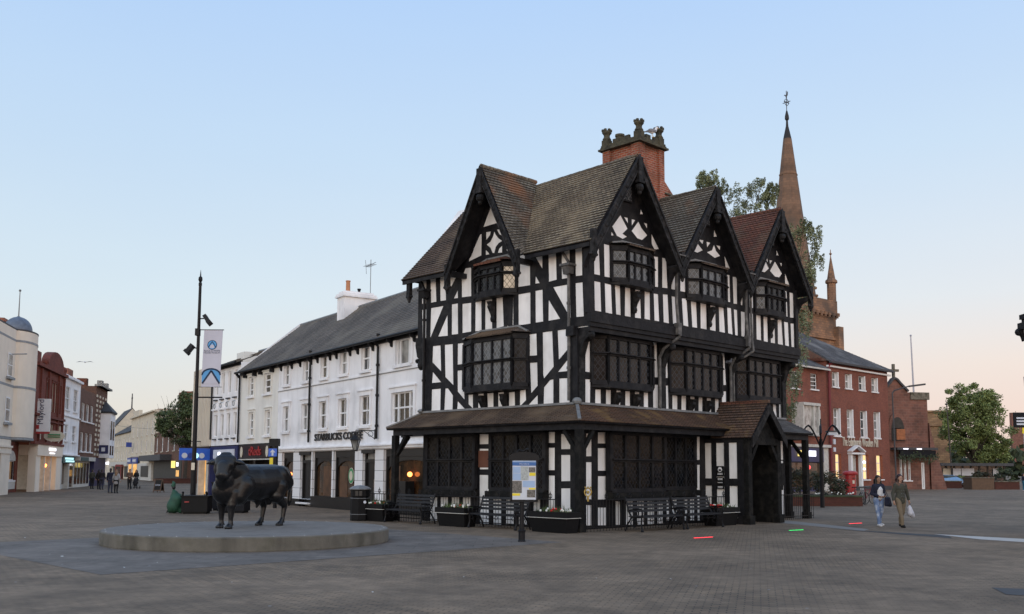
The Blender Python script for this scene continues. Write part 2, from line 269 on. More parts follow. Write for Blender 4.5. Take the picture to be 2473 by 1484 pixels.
# ---------------- mesh builder ----------------
class MB:
    def __init__(s,tf=None): s.v=[];s.f=[];s.m=[];s.tf=tf;s.cur=0
    def pt(s,p):
        s.v.append(Vector(s.tf(*p)) if s.tf else Vector(p)); return len(s.v)-1
    def face(s,pts):
        s.f.append([s.pt(p) for p in pts]); s.m.append(s.cur); return s
    def raw(s,vs,fs):
        o=len(s.v); [s.pt(p) for p in vs]
        for f in fs: s.f.append([i+o for i in f]); s.m.append(s.cur)
        return s
    def box(s,x0,x1,y0,y1,z0,z1):
        return s.raw([(x0,y0,z0),(x1,y0,z0),(x1,y1,z0),(x0,y1,z0),(x0,y0,z1),(x1,y0,z1),(x1,y1,z1),(x0,y1,z1)],[(3,2,1,0),(4,5,6,7),(0,1,5,4),(1,2,6,5),(2,3,7,6),(3,0,4,7)])
    def tube(s,p0,p1,r0,r1=None,n=8,cap=True):
        r1=r0 if r1 is None else r1; p0=Vector(p0);p1=Vector(p1); d=(p1-p0).normalized(); a=d.orthogonal().normalized(); b=d.cross(a)
        vs=[];fs=[]
        for p,r in((p0,r0),(p1,r1)):
            for i in range(n):
                t=2*math.pi*i/n; vs.append(tuple(p+a*(r*math.cos(t))+b*(r*math.sin(t))))
        for i in range(n): j=(i+1)%n; fs.append((i,j,n+j,n+i))
        if cap: fs+= [tuple(range(n))[::-1],tuple(range(n,2*n))]
        return s.raw(vs,fs)
    def path(s,pts,r,n=6):
        for a,b in zip(pts,pts[1:]): s.tube(a,b,r,r,n)
        return s
    def lathe(s,prof,n=16,c=(0,0,0),sx=1.,sy=1.):
        vs=[];fs=[]
        for r,z in prof:
            for i in range(n):
                t=2*math.pi*i/n; vs.append((c[0]+sx*r*math.cos(t),c[1]+sy*r*math.sin(t),c[2]+z))
        for k in range(len(prof)-1):
            for i in range(n): j=(i+1)%n; fs.append((k*n+i,k*n+j,(k+1)*n+j,(k+1)*n+i))
        fs.append(tuple(range(n))[::-1]); fs.append(tuple(range((len(prof)-1)*n,len(prof)*n)))
        return s.raw(vs,fs)
    def prism(s,poly,d0,d1,ax='y'):
        """poly in two of the axes, extruded along the third"""
        def q(a,b,d): return (a,d,b) if ax=='y' else ((d,a,b) if ax=='x' else (a,b,d))
        n=len(poly); vs=[q(a,b,d0) for a,b in poly]+[q(a,b,d1) for a,b in poly]
        tri=tessellate_polygon([[Vector((a,b,0)) for a,b in poly]])
        fs=[tuple(t) for t in tri]+[tuple(i+n for i in t) for t in tri]+[(i,(i+1)%n,n+(i+1)%n,n+i) for i in range(n)]
        return s.raw(vs,fs)
    def bar(s,p0,p1,w,h,upv=(0,0,1)):
        """box beam from p0 to p1, w wide (sideways), h deep (along upv)"""
        p0=Vector(p0);p1=Vector(p1); d=(p1-p0).normalized(); u=Vector(upv); u=(u-d*u.dot(d)); u=u.normalized() if u.length>1e-4 else d.orthogonal().normalized(); w_=d.cross(u)
        vs=[]
        for p in(p0,p1):
            for a,b in((-1,-1),(1,-1),(1,1),(-1,1)): vs.append(tuple(p+w_*(a*w/2)+u*(b*h/2)))
        return s.raw(vs,[(3,2,1,0),(4,5,6,7),(0,1,5,4),(1,2,6,5),(2,3,7,6),(3,0,4,7)])
    def ball(s,c,r,n=10,k=6,sc=(1,1,1)):
        prof=[(max(1e-4,r*math.sin(math.pi*i/k)),-r*math.cos(math.pi*i/k)*sc[2]) for i in range(k+1)]
        return s.lathe(prof,n,c,sc[0],sc[1])
    def build(s,name,mats,parent=None,smooth=False):
        me=bpy.data.meshes.new(name); me.from_pydata([tuple(v) for v in s.v],[],s.f)
        mats=[mats] if isinstance(mats,str) else mats
        for x in mats: me.materials.append(MATS[x])
        me.polygons.foreach_set('material_index',[min(i,len(mats)-1) for i in s.m])
        me.update()
        uvl=me.uv_layers.new(name='UVMap'); Z=Vector((0,0,1))
        for p in me.polygons:
            n=p.normal; u=Z.cross(n)
            if u.length<.15: u=Vector((1,0,0)); v=Vector((0,1,0))
            else: u.normalize(); v=n.cross(u)
            for li in p.loop_indices:
                co=me.vertices[me.loops[li].vertex_index].co; uvl.data[li].uv=(co.dot(u),co.dot(v))
        if smooth: me.polygons.foreach_set('use_smooth',[True]*len(me.polygons))
        o=bpy.data.objects.new(name,me); C.objects.link(o)
        if parent: o.parent=parent
        return o
def thing(name,label,cat,loc=(0,0,0),rz=0.,group=None):
    o=bpy.data.objects.new(name,None); C.objects.link(o); o.empty_display_size=.2
    o.location=loc; o.rotation_euler=(0,0,rz); o['label']=label; o['category']=cat
    if group: o['group']=group
    return o
def tag(o,label,cat,group=None,loc=None,rz=None):
    o['label']=label; o['category']=cat
    if group: o['group']=group
    if loc is not None: o.location=loc
    if rz is not None: o.rotation_euler=(0,0,rz)
    return o
def copy_tree(o,parent=None):
    c=o.copy(); C.objects.link(c); c.parent=parent
    for ch in [x for x in C.objects if x.parent==o]: copy_tree(ch,c)
    return c
def structure(o): o['kind']='structure'; return o
def layer(mb,outer,holes,d0,d1):
    """a sheet in (u,z) between depths d0 (back) and d1 (front), pierced by holes with real reveals"""
    loops=[outer]+holes; flat=[p for l in loops for p in l]
    tri=tessellate_polygon([[Vector((a,b,0)) for a,b in l] for l in loops])
    o=len(mb.v)
    for a,b in flat: mb.pt((a,d1,b))
    for t in tri: mb.f.append([i+o for i in t]); mb.m.append(mb.cur)
    for l in loops:
        n=len(l)
        for i in range(n):
            (a,b),(c,d)=l[i],l[(i+1)%n]; mb.face([(a,d1,b),(c,d1,d),(c,d0,d),(a,d0,b)])
    return mb
def slope(mb,p0,p1,p2,p3,course=.11,lift=.03,thick=.07):
    """tiled slope in real courses: p0-p1 eave, p3-p2 ridge"""
    p0,p1,p2,p3=map(Vector,(p0,p1,p2,p3)); n=(p1-p0).cross(p3-p0) if (p1-p0).length>.05 else (p2-p1).cross(p3-p1)
    n.normalize()
    if n.z<0: n=-n
    ln=max((p3-p0).length*.5+(p2-p1).length*.5,.2); k=max(2,int(ln/course))
    for i in range(k):
        a,b=i/k,(i+1)/k; l0=p0.lerp(p3,a);l1=p1.lerp(p2,a);u0=p0.lerp(p3,b);u1=p1.lerp(p2,b)
        j=random.uniform(-.004,.004)
        mb.face([tuple(l0+n*(lift+j)),tuple(l1+n*(lift-j)),tuple(u1),tuple(u0)]); mb.face([tuple(l0-n*.004),tuple(l1-n*.004),tuple(l1+n*(lift-j)),tuple(l0+n*(lift+j))])
    q=[p-n*thick for p in(p0,p1,p2,p3)]
    mb.face([tuple(x) for x in q[::-1]])
    for a,b,c,d in((p0,p1,q[1],q[0]),(p1,p2,q[2],q[1]),(p3,p0,q[0],q[3]),(p2,p3,q[3],q[2])): mb.face([tuple(x) for x in(a,b,c,d)])
    return mb
def text(name,s,size,mat,parent,org,right,upv,align='CENTER',ext=.01,sx=1.,width=None,bold=0.):
    cu=bpy.data.curves.new(name,'FONT'); cu.body=s; cu.size=size; cu.align_x=align; cu.align_y='CENTER'; cu.extrude=ext; cu.resolution_u=3; cu.offset=bold
    t=bpy.data.objects.new(name,cu); C.objects.link(t); dg=bpy.context.evaluated_depsgraph_get(); dg.update()
    me=bpy.data.meshes.new_from_object(t.evaluated_get(dg)); bpy.data.objects.remove(t)
    if width: xs=[v.co.x for v in me.vertices]; sx=width/(max(xs)-min(xs))
    r=Vector(right).normalized(); u=Vector(upv).normalized(); n=r.cross(u)
    mt=Matrix((r*sx,u,n)).transposed().to_4x4(); mt.translation=Vector(org); me.transform(mt)
    me.materials.clear(); me.materials.append(MATS[mat])
    o=bpy.data.objects.new(name,me); C.objects.link(o); o.parent=parent; return o
def blob(name,prims,voxel,mat,parent=None,smooth=2):
    """one continuous skin grown round a set of tapered limbs: (p0,r0,p1,r1[,squash])"""
    mb=MB()
    for pr in prims:
        p0,r0,p1,r1=pr[:4]; p0=Vector(p0);p1=Vector(p1); d=p1-p0; ln=d.length
        if ln<1e-5: d=Vector((0,0,1))
        d=d.normalized(); a=Vector(pr[4]) if len(pr)>4 else d.orthogonal(); a=(a-d*a.dot(d)).normalized(); b=d.cross(a); fa=pr[5] if len(pr)>5 else 1.
        n=24; rings=[]
        for i in range(6): t=math.pi/2*(1-i/5); rings.append((-math.sin(t)*r0,max(math.cos(t)*r0,1e-4)))
        for i in range(6): t=math.pi/2*i/5; rings.append((ln+math.sin(t)*r1,max(math.cos(t)*r1,1e-4)))
        vs=[];fs=[]
        for h,r in rings:
            for i in range(n):
                t=2*math.pi*i/n; vs.append(tuple(p0+d*h+a*(r*fa*math.cos(t))+b*(r*math.sin(t))))
        for k in range(len(rings)-1):
            for i in range(n): j=(i+1)%n; fs.append((k*n+i,k*n+j,(k+1)*n+j,(k+1)*n+i))
        fs+=[tuple(range(n))[::-1],tuple(range((len(rings)-1)*n,len(rings)*n))]
        mb.raw(vs,fs)
    me=bpy.data.meshes.new(name); me.from_pydata([tuple(v) for v in mb.v],[],mb.f)
    t=bpy.data.objects.new(name,me); C.objects.link(t)
    md=t.modifiers.new('r','REMESH'); md.mode='VOXEL'; md.voxel_size=voxel; md.use_smooth_shade=True
    if smooth: ms=t.modifiers.new('s','SMOOTH'); ms.iterations=smooth; ms.factor=.5
    dg=bpy.context.evaluated_depsgraph_get(); dg.update(); m2=bpy.data.meshes.new_from_object(t.evaluated_get(dg)); bpy.data.objects.remove(t)
    m2.materials.clear(); m2.materials.append(MATS[mat]); m2.name=name
    m2.polygons.foreach_set('use_smooth',[True]*len(m2.polygons))
    o=bpy.data.objects.new(name,m2); C.objects.link(o)
    if parent: o.parent=parent
    return o

# ---------------- ground ----------------
g=MB(); g.face([(-700,-60,0),(700,-60,0),(700,900,0),(-700,900,0)]); structure(g.build('ground','paving'))
HY=.776445; O=Vector((2.0,30.2,0)); BD=Vector((math.cos(HY),math.sin(HY),0)); AD=Vector((-math.sin(HY),math.cos(HY),0))
P0=Vector((-6.96,16.96,0))
g=MB(); g.face([tuple(P0+Vector((0,0,.004))),tuple(P0+BD*11.6+Vector((0,0,.004))),tuple(P0+BD*11.6+AD*9+Vector((0,0,.004))),tuple(P0+AD*9+Vector((0,0,.004)))])
structure(g.build('slate_apron','slate_paving'))
def strip(name,pts,mat,z=.004):
    g=MB(); g.face([tuple(gp(None,x,y,0)+Vector((0,0,z))) for x,y in pts]); return structure(g.build(name,mat))
strip('paving_channel',[(1850,1260),(1905,1258),(2099,1279),(2085,1283)],'channel_light')
strip('paving_channel',[(2030,1279.5),(2290,1294),(2300,1301),(2110,1286)],'channel_dark',.006)
strip('paving_channel',[(2254,1291),(2480,1303),(2480,1311),(2370,1304)],'channel_white',.008)
strip('paving_channel',[(2395,1420),(2480,1424),(2480,1440),(2430,1437)],'channel_dark',.006)


# ---------------- timber framed house ----------------
FA=[[[7.58,8.94],[7.33,8.95],[7.33,7.83],[7.57,7.85]],[[7.12,8.92],[6.82,8.91],[6.75,7.83],[7.05,7.83]],[[6.57,8.88],[6.27,8.88],[6.22,7.82],[6.53,7.83]],[[6.02,8.82],[5.67,8.81],[5.66,8.61],[5.98,8.22]],[[5.59,8.11],[5.58,7.82],[5.8,7.83]],[[5.19,8.83],[4.9,8.81],[4.88,7.8],[5.37,7.82],[5.39,8.5]],[[7.55,7.62],[7.31,7.62],[7.3,6.56],[7.51,6.56]],[[7.05,7.63],[6.36,7.63],[7.04,6.57],[7.07,6.57]],[[6.13,7.29],[6.1,6.53],[6.63,6.55]],[[5.9,7.63],[5.58,7.63],[5.55,6.54],[5.89,6.55]],[[5.34,7.58],[4.88,7.57],[4.87,6.56],[5.32,6.55]],[[4.66,7.62],[4.36,7.62],[4.34,6.54],[4.66,6.55]],[[4.16,7.61],[3.83,7.62],[3.81,6.55],[4.16,6.53]],[[3.61,7.62],[3.31,7.62],[3.25,6.58],[3.6,6.55]],[[3.1,7.62],[2.84,7.63],[2.83,6.52],[3.09,6.52]],[[3.1,7.62],[2.8,7.62],[2.79,6.58],[3.09,6.58]],[[2.61,8.86],[2.24,8.87],[2.03,8.47],[2.02,7.81],[2.59,7.82]],[[1.9,8.88],[1.47,8.89],[1.47,8.27]],[[1.21,8.88],[0.88,8.89],[0.84,7.83],[1.18,7.81]],[[0.63,8.89],[0.29,8.89],[0.27,7.82],[0.62,7.82]],[[0.05,8.9],[-0.23,8.92],[-0.24,7.82],[0.03,7.83]],[[1.77,8.08],[1.59,7.82],[1.79,7.83]],[[2.56,7.57],[2.01,7.57],[2.0,6.54],[2.55,6.54]],[[1.78,7.59],[1.46,7.59],[1.43,6.55],[1.77,6.55]],[[1.19,7.23],[0.69,6.56],[1.2,6.55]],[[0.99,7.61],[0.26,7.61],[0.24,6.54],[0.28,6.56]],[[0.04,7.61],[-0.25,7.6],[-0.3,6.53],[0.01,6.54]],[[6.91,6.23],[6.49,6.22],[6.44,5.28],[6.93,5.65]],[[6.26,6.22],[5.83,6.21],[5.77,4.75],[6.21,5.07]],[[5.56,6.2],[5.24,6.2],[5.23,5.47],[5.56,5.46]],[[6.9,5.3],[6.43,4.9],[6.94,4.9]],[[5.56,5.25],[5.22,5.25],[5.18,4.22],[5.54,4.52]],[[6.94,4.67],[6.45,4.67],[6.46,3.84],[6.95,3.83]],[[6.2,4.66],[6.06,4.66],[5.79,4.4],[5.8,3.84],[6.25,3.83]],[[5.53,4.18],[5.13,3.88],[5.15,3.84],[5.57,3.84]],[[4.98,4.38],[4.75,4.37],[4.74,3.89],[4.97,4.05]],[[4.48,4.38],[4.21,4.38],[4.22,3.84],[4.48,3.84]],[[4.03,4.37],[3.73,4.38],[3.72,3.85],[4.0,3.85]],[[3.5,4.37],[3.23,4.38],[3.21,3.86],[3.49,3.85]],[[2.98,4.35],[2.71,4.36],[2.7,3.84],[2.98,3.83]],[[2.47,4.38],[2.21,4.4],[2.19,4.06],[2.45,3.88],[2.47,3.88]],[[2.04,6.19],[1.73,6.19],[1.7,5.48],[2.03,5.49]],[[2.02,5.26],[1.69,5.25],[1.67,4.5],[1.96,4.27]],[[1.45,6.2],[1.03,6.2],[0.97,5.06],[1.39,4.71],[1.43,4.84]],[[0.8,6.2],[0.29,6.2],[0.27,5.64],[0.75,5.26]],[[0.28,5.32],[0.27,4.88],[0.79,4.88]],[[1.67,4.2],[1.66,3.86],[2.08,3.87],[2.07,3.91]],[[1.39,4.43],[1.12,4.65],[0.98,4.66],[0.98,3.86],[1.41,3.87]],[[0.73,4.67],[0.29,4.66],[0.29,3.87],[0.73,3.87]],[[3.86,10.91],[3.71,10.84],[3.29,10.17],[4.29,10.14]],[[4.46,9.91],[4.37,9.91],[4.38,9.16],[5.03,9.04],[4.98,9.15]],[[3.13,9.9],[2.59,9.05],[3.13,9.12]]]
FAG=[[[4.15,9.94],[3.91,9.92],[3.96,9.79],[4.14,9.66]],[[3.61,9.93],[3.36,9.92],[3.36,9.68],[3.5,9.76]],[[3.74,9.9],[3.66,9.76],[3.53,9.62],[3.35,9.5],[3.52,9.45],[3.66,9.34],[3.73,9.14],[3.82,9.16],[3.93,9.36],[4.12,9.5],[3.93,9.57],[3.8,9.74]],[[3.35,9.34],[3.35,9.1],[3.56,9.12],[3.5,9.26]],[[4.16,9.32],[4.01,9.19],[3.98,9.14],[4.16,9.14]]]
B2=[[[0.36,8.73],[0.48,8.74],[0.53,7.86],[0.25,7.86],[0.22,8.39],[0.25,8.53]],[[0.72,8.89],[0.98,8.89],[1.04,7.86],[0.74,7.85]],[[0.25,7.64],[0.54,7.64],[0.58,6.72],[0.27,6.72]],[[0.75,7.64],[1.06,7.63],[1.11,6.71],[0.78,6.72]],[[1.25,7.7],[1.5,7.7],[1.53,6.72],[1.3,6.72]],[[1.76,7.73],[2.02,7.73],[2.03,6.72],[1.73,6.72]],[[2.27,7.69],[2.53,7.7],[2.57,6.73],[2.25,6.72]],[[2.77,7.7],[3.04,7.72],[3.05,6.73],[2.75,6.74]],[[3.21,8.89],[3.51,8.91],[3.5,7.89],[3.24,7.87]],[[3.74,8.92],[3.96,8.93],[4.02,7.92],[3.72,7.9]],[[3.25,7.64],[3.49,7.65],[3.54,6.74],[3.28,6.74]],[[3.75,7.68],[4.02,7.7],[4.08,6.73],[3.78,6.74]],[[4.24,8.65],[4.5,8.69],[4.57,7.93],[4.23,7.92]],[[4.24,7.68],[4.57,7.68],[4.65,6.75],[4.3,6.75]],[[4.77,8.91],[5.02,8.93],[5.08,7.92],[4.74,7.92]],[[4.82,7.68],[5.1,7.7],[5.19,6.74],[4.89,6.75]],[[5.34,7.76],[5.66,7.76],[5.71,6.75],[5.41,6.75]],[[5.92,7.75],[6.27,7.75],[6.28,6.75],[5.91,6.76]],[[6.53,7.74],[6.84,7.75],[6.84,6.75],[6.48,6.76]],[[7.05,7.74],[7.35,7.75],[7.43,6.75],[7.07,6.76]],[[7.59,7.69],[7.84,7.7],[7.92,6.74],[7.62,6.76]],[[8.02,7.68],[8.24,7.68],[8.26,6.73],[8.08,6.74]],[[7.48,8.89],[7.78,8.91],[7.8,7.91],[7.56,7.91]],[[7.98,8.88],[8.26,8.9],[8.25,7.9],[8.01,7.89]],[[8.51,8.65],[8.65,8.66],[8.6,7.89],[8.49,7.9]],[[8.49,7.66],[8.78,7.65],[8.72,6.73],[8.49,6.74]],[[9.06,8.74],[9.3,8.75],[9.34,7.88],[9.08,7.88]],[[9.07,7.65],[9.31,7.66],[9.3,6.73],[9.09,6.72]],[[9.53,7.69],[9.84,7.69],[9.85,6.71],[9.53,6.72]],[[10.04,7.7],[10.32,7.7],[10.32,6.69],[10.03,6.7]],[[10.56,7.67],[10.83,7.67],[10.85,6.69],[10.53,6.69]],[[11.07,7.67],[11.35,7.68],[11.43,6.68],[11.04,6.69]],[[11.54,7.61],[11.84,7.61],[11.88,6.67],[11.58,6.69]],[[12.03,7.6],[12.33,7.61],[12.34,6.67],[12.06,6.67]],[[11.53,8.83],[11.79,8.84],[11.83,7.84],[11.51,7.83]],[[12.01,8.83],[12.31,8.83],[12.33,7.84],[12.0,7.83]]]
B2G=[[[1.55,9.97],[1.91,9.59],[1.65,9.38],[1.87,9.32],[1.65,9.21],[1.36,9.26],[1.13,9.52]],[[1.73,9.94],[1.92,9.95],[1.93,9.76]],[[2.12,9.94],[2.31,9.95],[2.12,9.72]],[[2.47,9.93],[2.63,9.74],[2.94,9.55],[2.66,9.34],[2.4,9.36],[2.11,9.55]],[[2.75,9.94],[2.93,9.94],[2.93,9.77]],[[2.6,10.37],[2.72,10.22],[2.56,10.19]],[[3.16,9.64],[3.56,9.19],[3.32,9.13],[3.17,9.3]],[[1.09,9.36],[1.21,9.25],[1.08,9.22]],[[5.7,9.9],[5.83,9.74],[6.11,9.56],[5.78,9.42],[5.43,9.45],[5.35,9.51],[5.61,9.68]],[[5.85,9.91],[6.17,9.93],[6.11,9.77]],[[6.35,9.91],[6.59,9.91],[6.38,9.7]],[[6.82,9.88],[6.95,9.67],[7.2,9.53],[6.85,9.4],[6.36,9.53],[6.68,9.65]],[[6.96,9.88],[7.22,9.89],[7.18,9.73]],[[6.83,10.44],[7.01,10.21],[6.81,10.16]],[[7.46,9.59],[7.82,9.16],[7.54,9.12]],[[10.21,9.91],[10.51,9.56],[10.21,9.37],[9.9,9.36],[9.75,9.45]],[[10.28,9.92],[10.44,9.93],[10.43,9.77]],[[10.56,9.9],[10.78,9.91],[10.59,9.74]],[[10.97,9.91],[11.47,9.5],[11.26,9.32],[10.92,9.31],[10.58,9.48]],[[11.31,9.91],[11.48,9.92],[11.45,9.76]],[[11.69,9.56],[12.02,9.12],[11.69,9.13]],[[11.1,10.39],[11.25,10.19],[11.09,10.16]]]
B1=[[[0.4,5.95],[0.61,5.94],[0.63,4.86],[0.39,4.87]],[[0.39,4.63],[0.63,4.64],[0.61,3.85],[0.38,3.85]],[[0.86,4.34],[1.12,4.35],[1.13,3.85],[0.85,3.85]],[[1.38,4.36],[1.62,4.36],[1.61,3.83],[1.37,3.84]],[[1.9,4.38],[2.11,4.37],[2.09,3.83],[1.89,3.84]],[[2.35,4.38],[2.59,4.38],[2.59,3.84],[2.34,3.84]],[[2.85,4.39],[3.08,4.39],[3.07,3.84],[2.84,3.84]],[[3.32,4.39],[3.55,4.39],[3.55,3.85],[3.31,3.85]],[[3.82,6.26],[4.04,6.27],[4.1,4.95],[3.83,4.93]],[[3.82,4.68],[4.1,4.69],[4.1,3.85],[3.82,3.85]],[[4.47,5.96],[4.62,5.96],[4.66,4.96],[4.45,4.95]],[[4.45,4.69],[4.66,4.7],[4.68,3.85],[4.43,3.85]],[[4.9,4.39],[5.19,4.38],[5.18,3.85],[4.89,3.84]],[[5.43,4.41],[5.7,4.4],[5.68,3.85],[5.41,3.85]],[[5.95,4.4],[6.21,4.41],[6.19,3.87],[5.94,3.87]],[[6.45,4.42],[6.68,4.42],[6.67,3.87],[6.43,3.87]],[[6.95,4.43],[7.22,4.42],[7.21,3.89],[6.92,3.88]],[[7.47,4.41],[7.7,4.41],[7.68,3.92],[7.46,3.91]],[[7.88,6.28],[8.12,6.28],[8.2,4.95],[7.91,4.93]],[[7.92,4.71],[8.19,4.71],[8.18,3.95],[7.89,3.94]],[[8.53,5.74],[8.62,5.73],[8.58,4.93],[8.47,4.93]],[[8.48,4.71],[8.65,4.7],[8.63,3.94],[8.46,3.93]],[[8.97,4.38],[9.24,4.38],[9.22,4.0],[8.96,3.99]],[[11.43,4.41],[11.65,4.4],[11.69,3.82],[11.45,3.82]],[[11.9,6.27],[12.1,6.28],[12.11,4.97],[11.89,4.98]],[[11.89,4.72],[12.1,4.72],[12.15,3.82],[11.87,3.83]]]
GA=[[[4.39,3.01],[3.94,3.0],[3.94,2.67],[4.39,2.67]],[[4.39,2.52],[3.94,2.51],[3.94,2.33],[4.39,2.34]],[[4.38,2.0],[3.93,2.0],[3.93,1.83],[4.38,1.83]],[[4.38,1.64],[3.93,1.64],[3.91,-0.03],[4.36,-0.05]],[[1.18,3.01],[0.92,3.0],[0.92,2.66],[1.18,2.66]],[[1.18,2.51],[0.92,2.51],[0.92,1.81],[1.18,1.81]],[[1.18,1.64],[0.92,1.64],[0.91,0.13],[1.18,0.12]],[[0.65,2.93],[0.27,2.92],[0.27,2.46],[0.65,2.46]],[[0.65,2.28],[0.27,2.28],[0.27,1.48],[0.65,1.47]],[[0.65,1.25],[0.27,1.26],[0.27,0.15],[0.65,0.14]],[[6.96,0.84],[6.58,0.84],[6.56,-0.09],[6.94,-0.11]],[[6.39,0.85],[6.0,0.86],[5.99,-0.07],[6.38,-0.09]],[[5.79,0.86],[5.41,0.87],[5.4,-0.04],[5.78,-0.06]],[[5.23,0.87],[4.83,0.88],[4.82,-0.02],[5.22,-0.04]],[[3.7,0.84],[3.32,0.85],[3.32,0.03],[3.69,0.01]],[[3.09,0.86],[2.73,0.87],[2.72,0.05],[3.09,0.04]],[[2.5,0.87],[2.15,0.88],[2.14,0.08],[2.5,0.06]],[[1.86,0.89],[1.55,0.9],[1.55,0.1],[1.86,0.09]]]
GB=[[[0.42,2.94],[0.67,2.95],[0.67,2.25],[0.42,2.24]],[[0.41,2.06],[0.67,2.06],[0.66,0.92],[0.41,0.92]],[[0.41,0.75],[0.66,0.74],[0.66,0.12],[0.41,0.13]],[[0.98,2.99],[1.37,3.01],[1.37,2.66],[0.97,2.65]],[[0.97,2.5],[1.37,2.51],[1.36,1.8],[0.97,1.8]],[[0.97,1.63],[1.36,1.63],[1.35,0.9],[0.96,0.9]],[[0.96,0.66],[1.35,0.65],[1.35,0.1],[0.96,0.11]],[[6.31,3.0],[6.48,3.01],[6.46,2.2],[6.29,2.19]],[[6.29,2.02],[6.46,2.02],[6.43,0.88],[6.26,0.88]],[[6.77,2.79],[7.26,2.8],[7.22,1.55],[6.74,1.55]],[[6.73,1.31],[7.21,1.3],[7.18,0.16],[6.7,0.17]],[[7.55,2.83],[8.07,2.84],[8.03,1.55],[7.51,1.55]],[[7.5,1.28],[8.02,1.28],[7.99,0.13],[7.47,0.15]],[[8.37,2.85],[8.92,2.86],[8.87,1.52],[8.33,1.52]],[[8.32,1.27],[8.86,1.26],[8.82,0.11],[8.29,0.12]],[[11.92,2.99],[12.22,3.0],[12.16,1.68],[11.86,1.68]],[[11.85,1.43],[12.15,1.43],[12.09,0.15],[11.79,0.16]],[[11.43,1.13],[11.66,1.13],[11.62,0.19],[11.39,0.19]],[[1.81,0.84],[2.05,0.83],[2.04,0.09],[1.8,0.1]],[[2.34,0.83],[2.7,0.82],[2.69,0.07],[2.34,0.08]],[[2.92,0.82],[3.28,0.81],[3.27,0.05],[2.91,0.06]],[[3.45,0.81],[3.83,0.8],[3.81,0.03],[3.44,0.04]],[[4.0,0.8],[4.29,0.79],[4.28,0.01],[3.99,0.02]],[[4.5,0.91],[4.65,0.91],[4.64,0.14],[4.49,0.15]],[[4.83,0.91],[5.1,0.9],[5.09,0.13],[4.82,0.14]],[[5.5,0.9],[5.72,0.89],[5.7,0.11],[5.49,0.12]],[[5.85,0.89],[6.1,0.89],[6.08,0.1],[5.83,0.11]],[[6.29,0.88],[6.45,0.88],[6.43,0.09],[6.27,0.09]]]
H=thing('timber_house','black and white timber framed house with three front gables and tall brick chimney','house',O,HY)
TA=lambda u,d,z:(-d,u,z); TB=lambda u,d,z:(u,-d,z); TB2=lambda u,d,z:(u,-.5-d,z)
fA=lambda v,x,y,d=0:(lambda q:(-q[0],q[1]))(PL(O,HY-math.pi/2)(v,x,y,-d)); fB=lambda v,x,y,d=0:PL(O,HY)(v,x,y,-d)
def inside(p,poly):
    c=False;n=len(poly)
    for i in range(n):
        (x1,y1),(x2,y2)=poly[i],poly[(i+1)%n]
        if (y1>p[1])!=(y2>p[1]) and p[0]<(x2-x1)*(p[1]-y1)/(y2-y1)+x1: c=not c
    return c
def okholes(outer,hs,nm):
    out=[]
    for h in hs:
        if all(inside(p,outer) for p in h): out.append(h)
        else: print('DROPPED HOLE',nm,h)
    return out
w=MB(); w.box(.0,12.2,.0,7.35,0,6.2)
w.prism([(0,6.2),(0,9.15),(1.85,11.7),(4.1,8.75),(6.25,11.55),(8.4,8.75),(10.6,11.6),(12.4,9.1),(12.4,6.2)],-.5,7.75,'y')
w.prism([(2.25,9.1),(3.6,11.8),(4.95,9.1)],.001,1.8,'x'); w.build('wall','white_plaster',H)
def timber(tf,outer,holes,nm): b=MB(tf); layer(b,outer,okholes(outer,holes,nm),.001,.012); b.build('timber_frame','black_timber',H)
timber(TA,[(.002,3.7),(.002,6.22),(-.5,6.22),(-.5,9.25),(2.18,9.25),(3.6,11.8),(5.02,9.25),(7.75,9.25),(7.75,6.22),(7.35,6.22),(7.35,3.7)],FA+FAG,'A')
timber(TB2,[(0,6.5),(0,9.2),(1.85,11.72),(3.95,8.98),(4.25,8.98),(6.25,11.6),(8.25,8.98),(8.55,8.98),(10.6,11.65),(12.4,9.15),(12.4,6.5)],B2+B2G,'B2')
timber(TB,[(0,3.7),(0,6.2),(12.2,6.2),(12.2,3.7)],[[(min(a,12.12),min(c,6.15)) for a,c in h] for h in B1],'B1')
def clampz(hs,lo): return [[(a,max(b,lo)) for a,b in h] for h in hs]
timber(TA,[(.002,-.0),(.002,3.4),(7.35,3.4),(7.35,0)],clampz(GA,.03),'GA')
timber(TB,[(0,0),(0,3.4),(12.2,3.4),(12.2,0)],clampz([[(min(a,12.1),c) for a,c in h] for h in GB if not 6.5<h[0][0]<9.6],.03),'GB')
# side walls out of sight get plain studs
b=MB(lambda u,d,z:(12.2+d+(.2 if z>6.3 else 0),u,z))
for z0,z1,a0,a1 in((0,.25,0,7.35),(3.0,3.9,0,7.35),(5.9,6.25,0,7.35),(6.35,6.7,-.5,7.75),(7.5,7.75,-.5,7.75),(8.7,9.0,-.5,7.75)): b.box(a0,a1,0,.05,z0,z1)
for k in range(14): b.box(.0+k*.56,.2+k*.56,0,.045,.25,3.0); b.box(.0+k*.56,.2+k*.56,0,.045,3.9,5.9); b.box(-.4+k*.6,-.2+k*.6,0,.045,6.7,7.5); b.box(-.4+k*.6,-.2+k*.6,0,.045,7.75,8.7)
b.build('timber_frame','black_timber',H)
b=MB(lambda u,d,z:(u,7.35+d+(.4 if z>6.3 else 0),z))
for z0,z1 in((0,.25),(3.0,3.9),(5.9,6.25),(6.35,6.7),(7.5,7.75),(8.7,9.0)): b.box(0,12.2,0,.05,z0,z1)
for k in range(22):
    for z0,z1 in((.25,3.0),(3.9,5.9),(6.7,7.5),(7.75,8.7)): b.box(k*.56,.2+k*.56,0,.045,z0,z1)
b.build('timber_frame','black_timber',H)
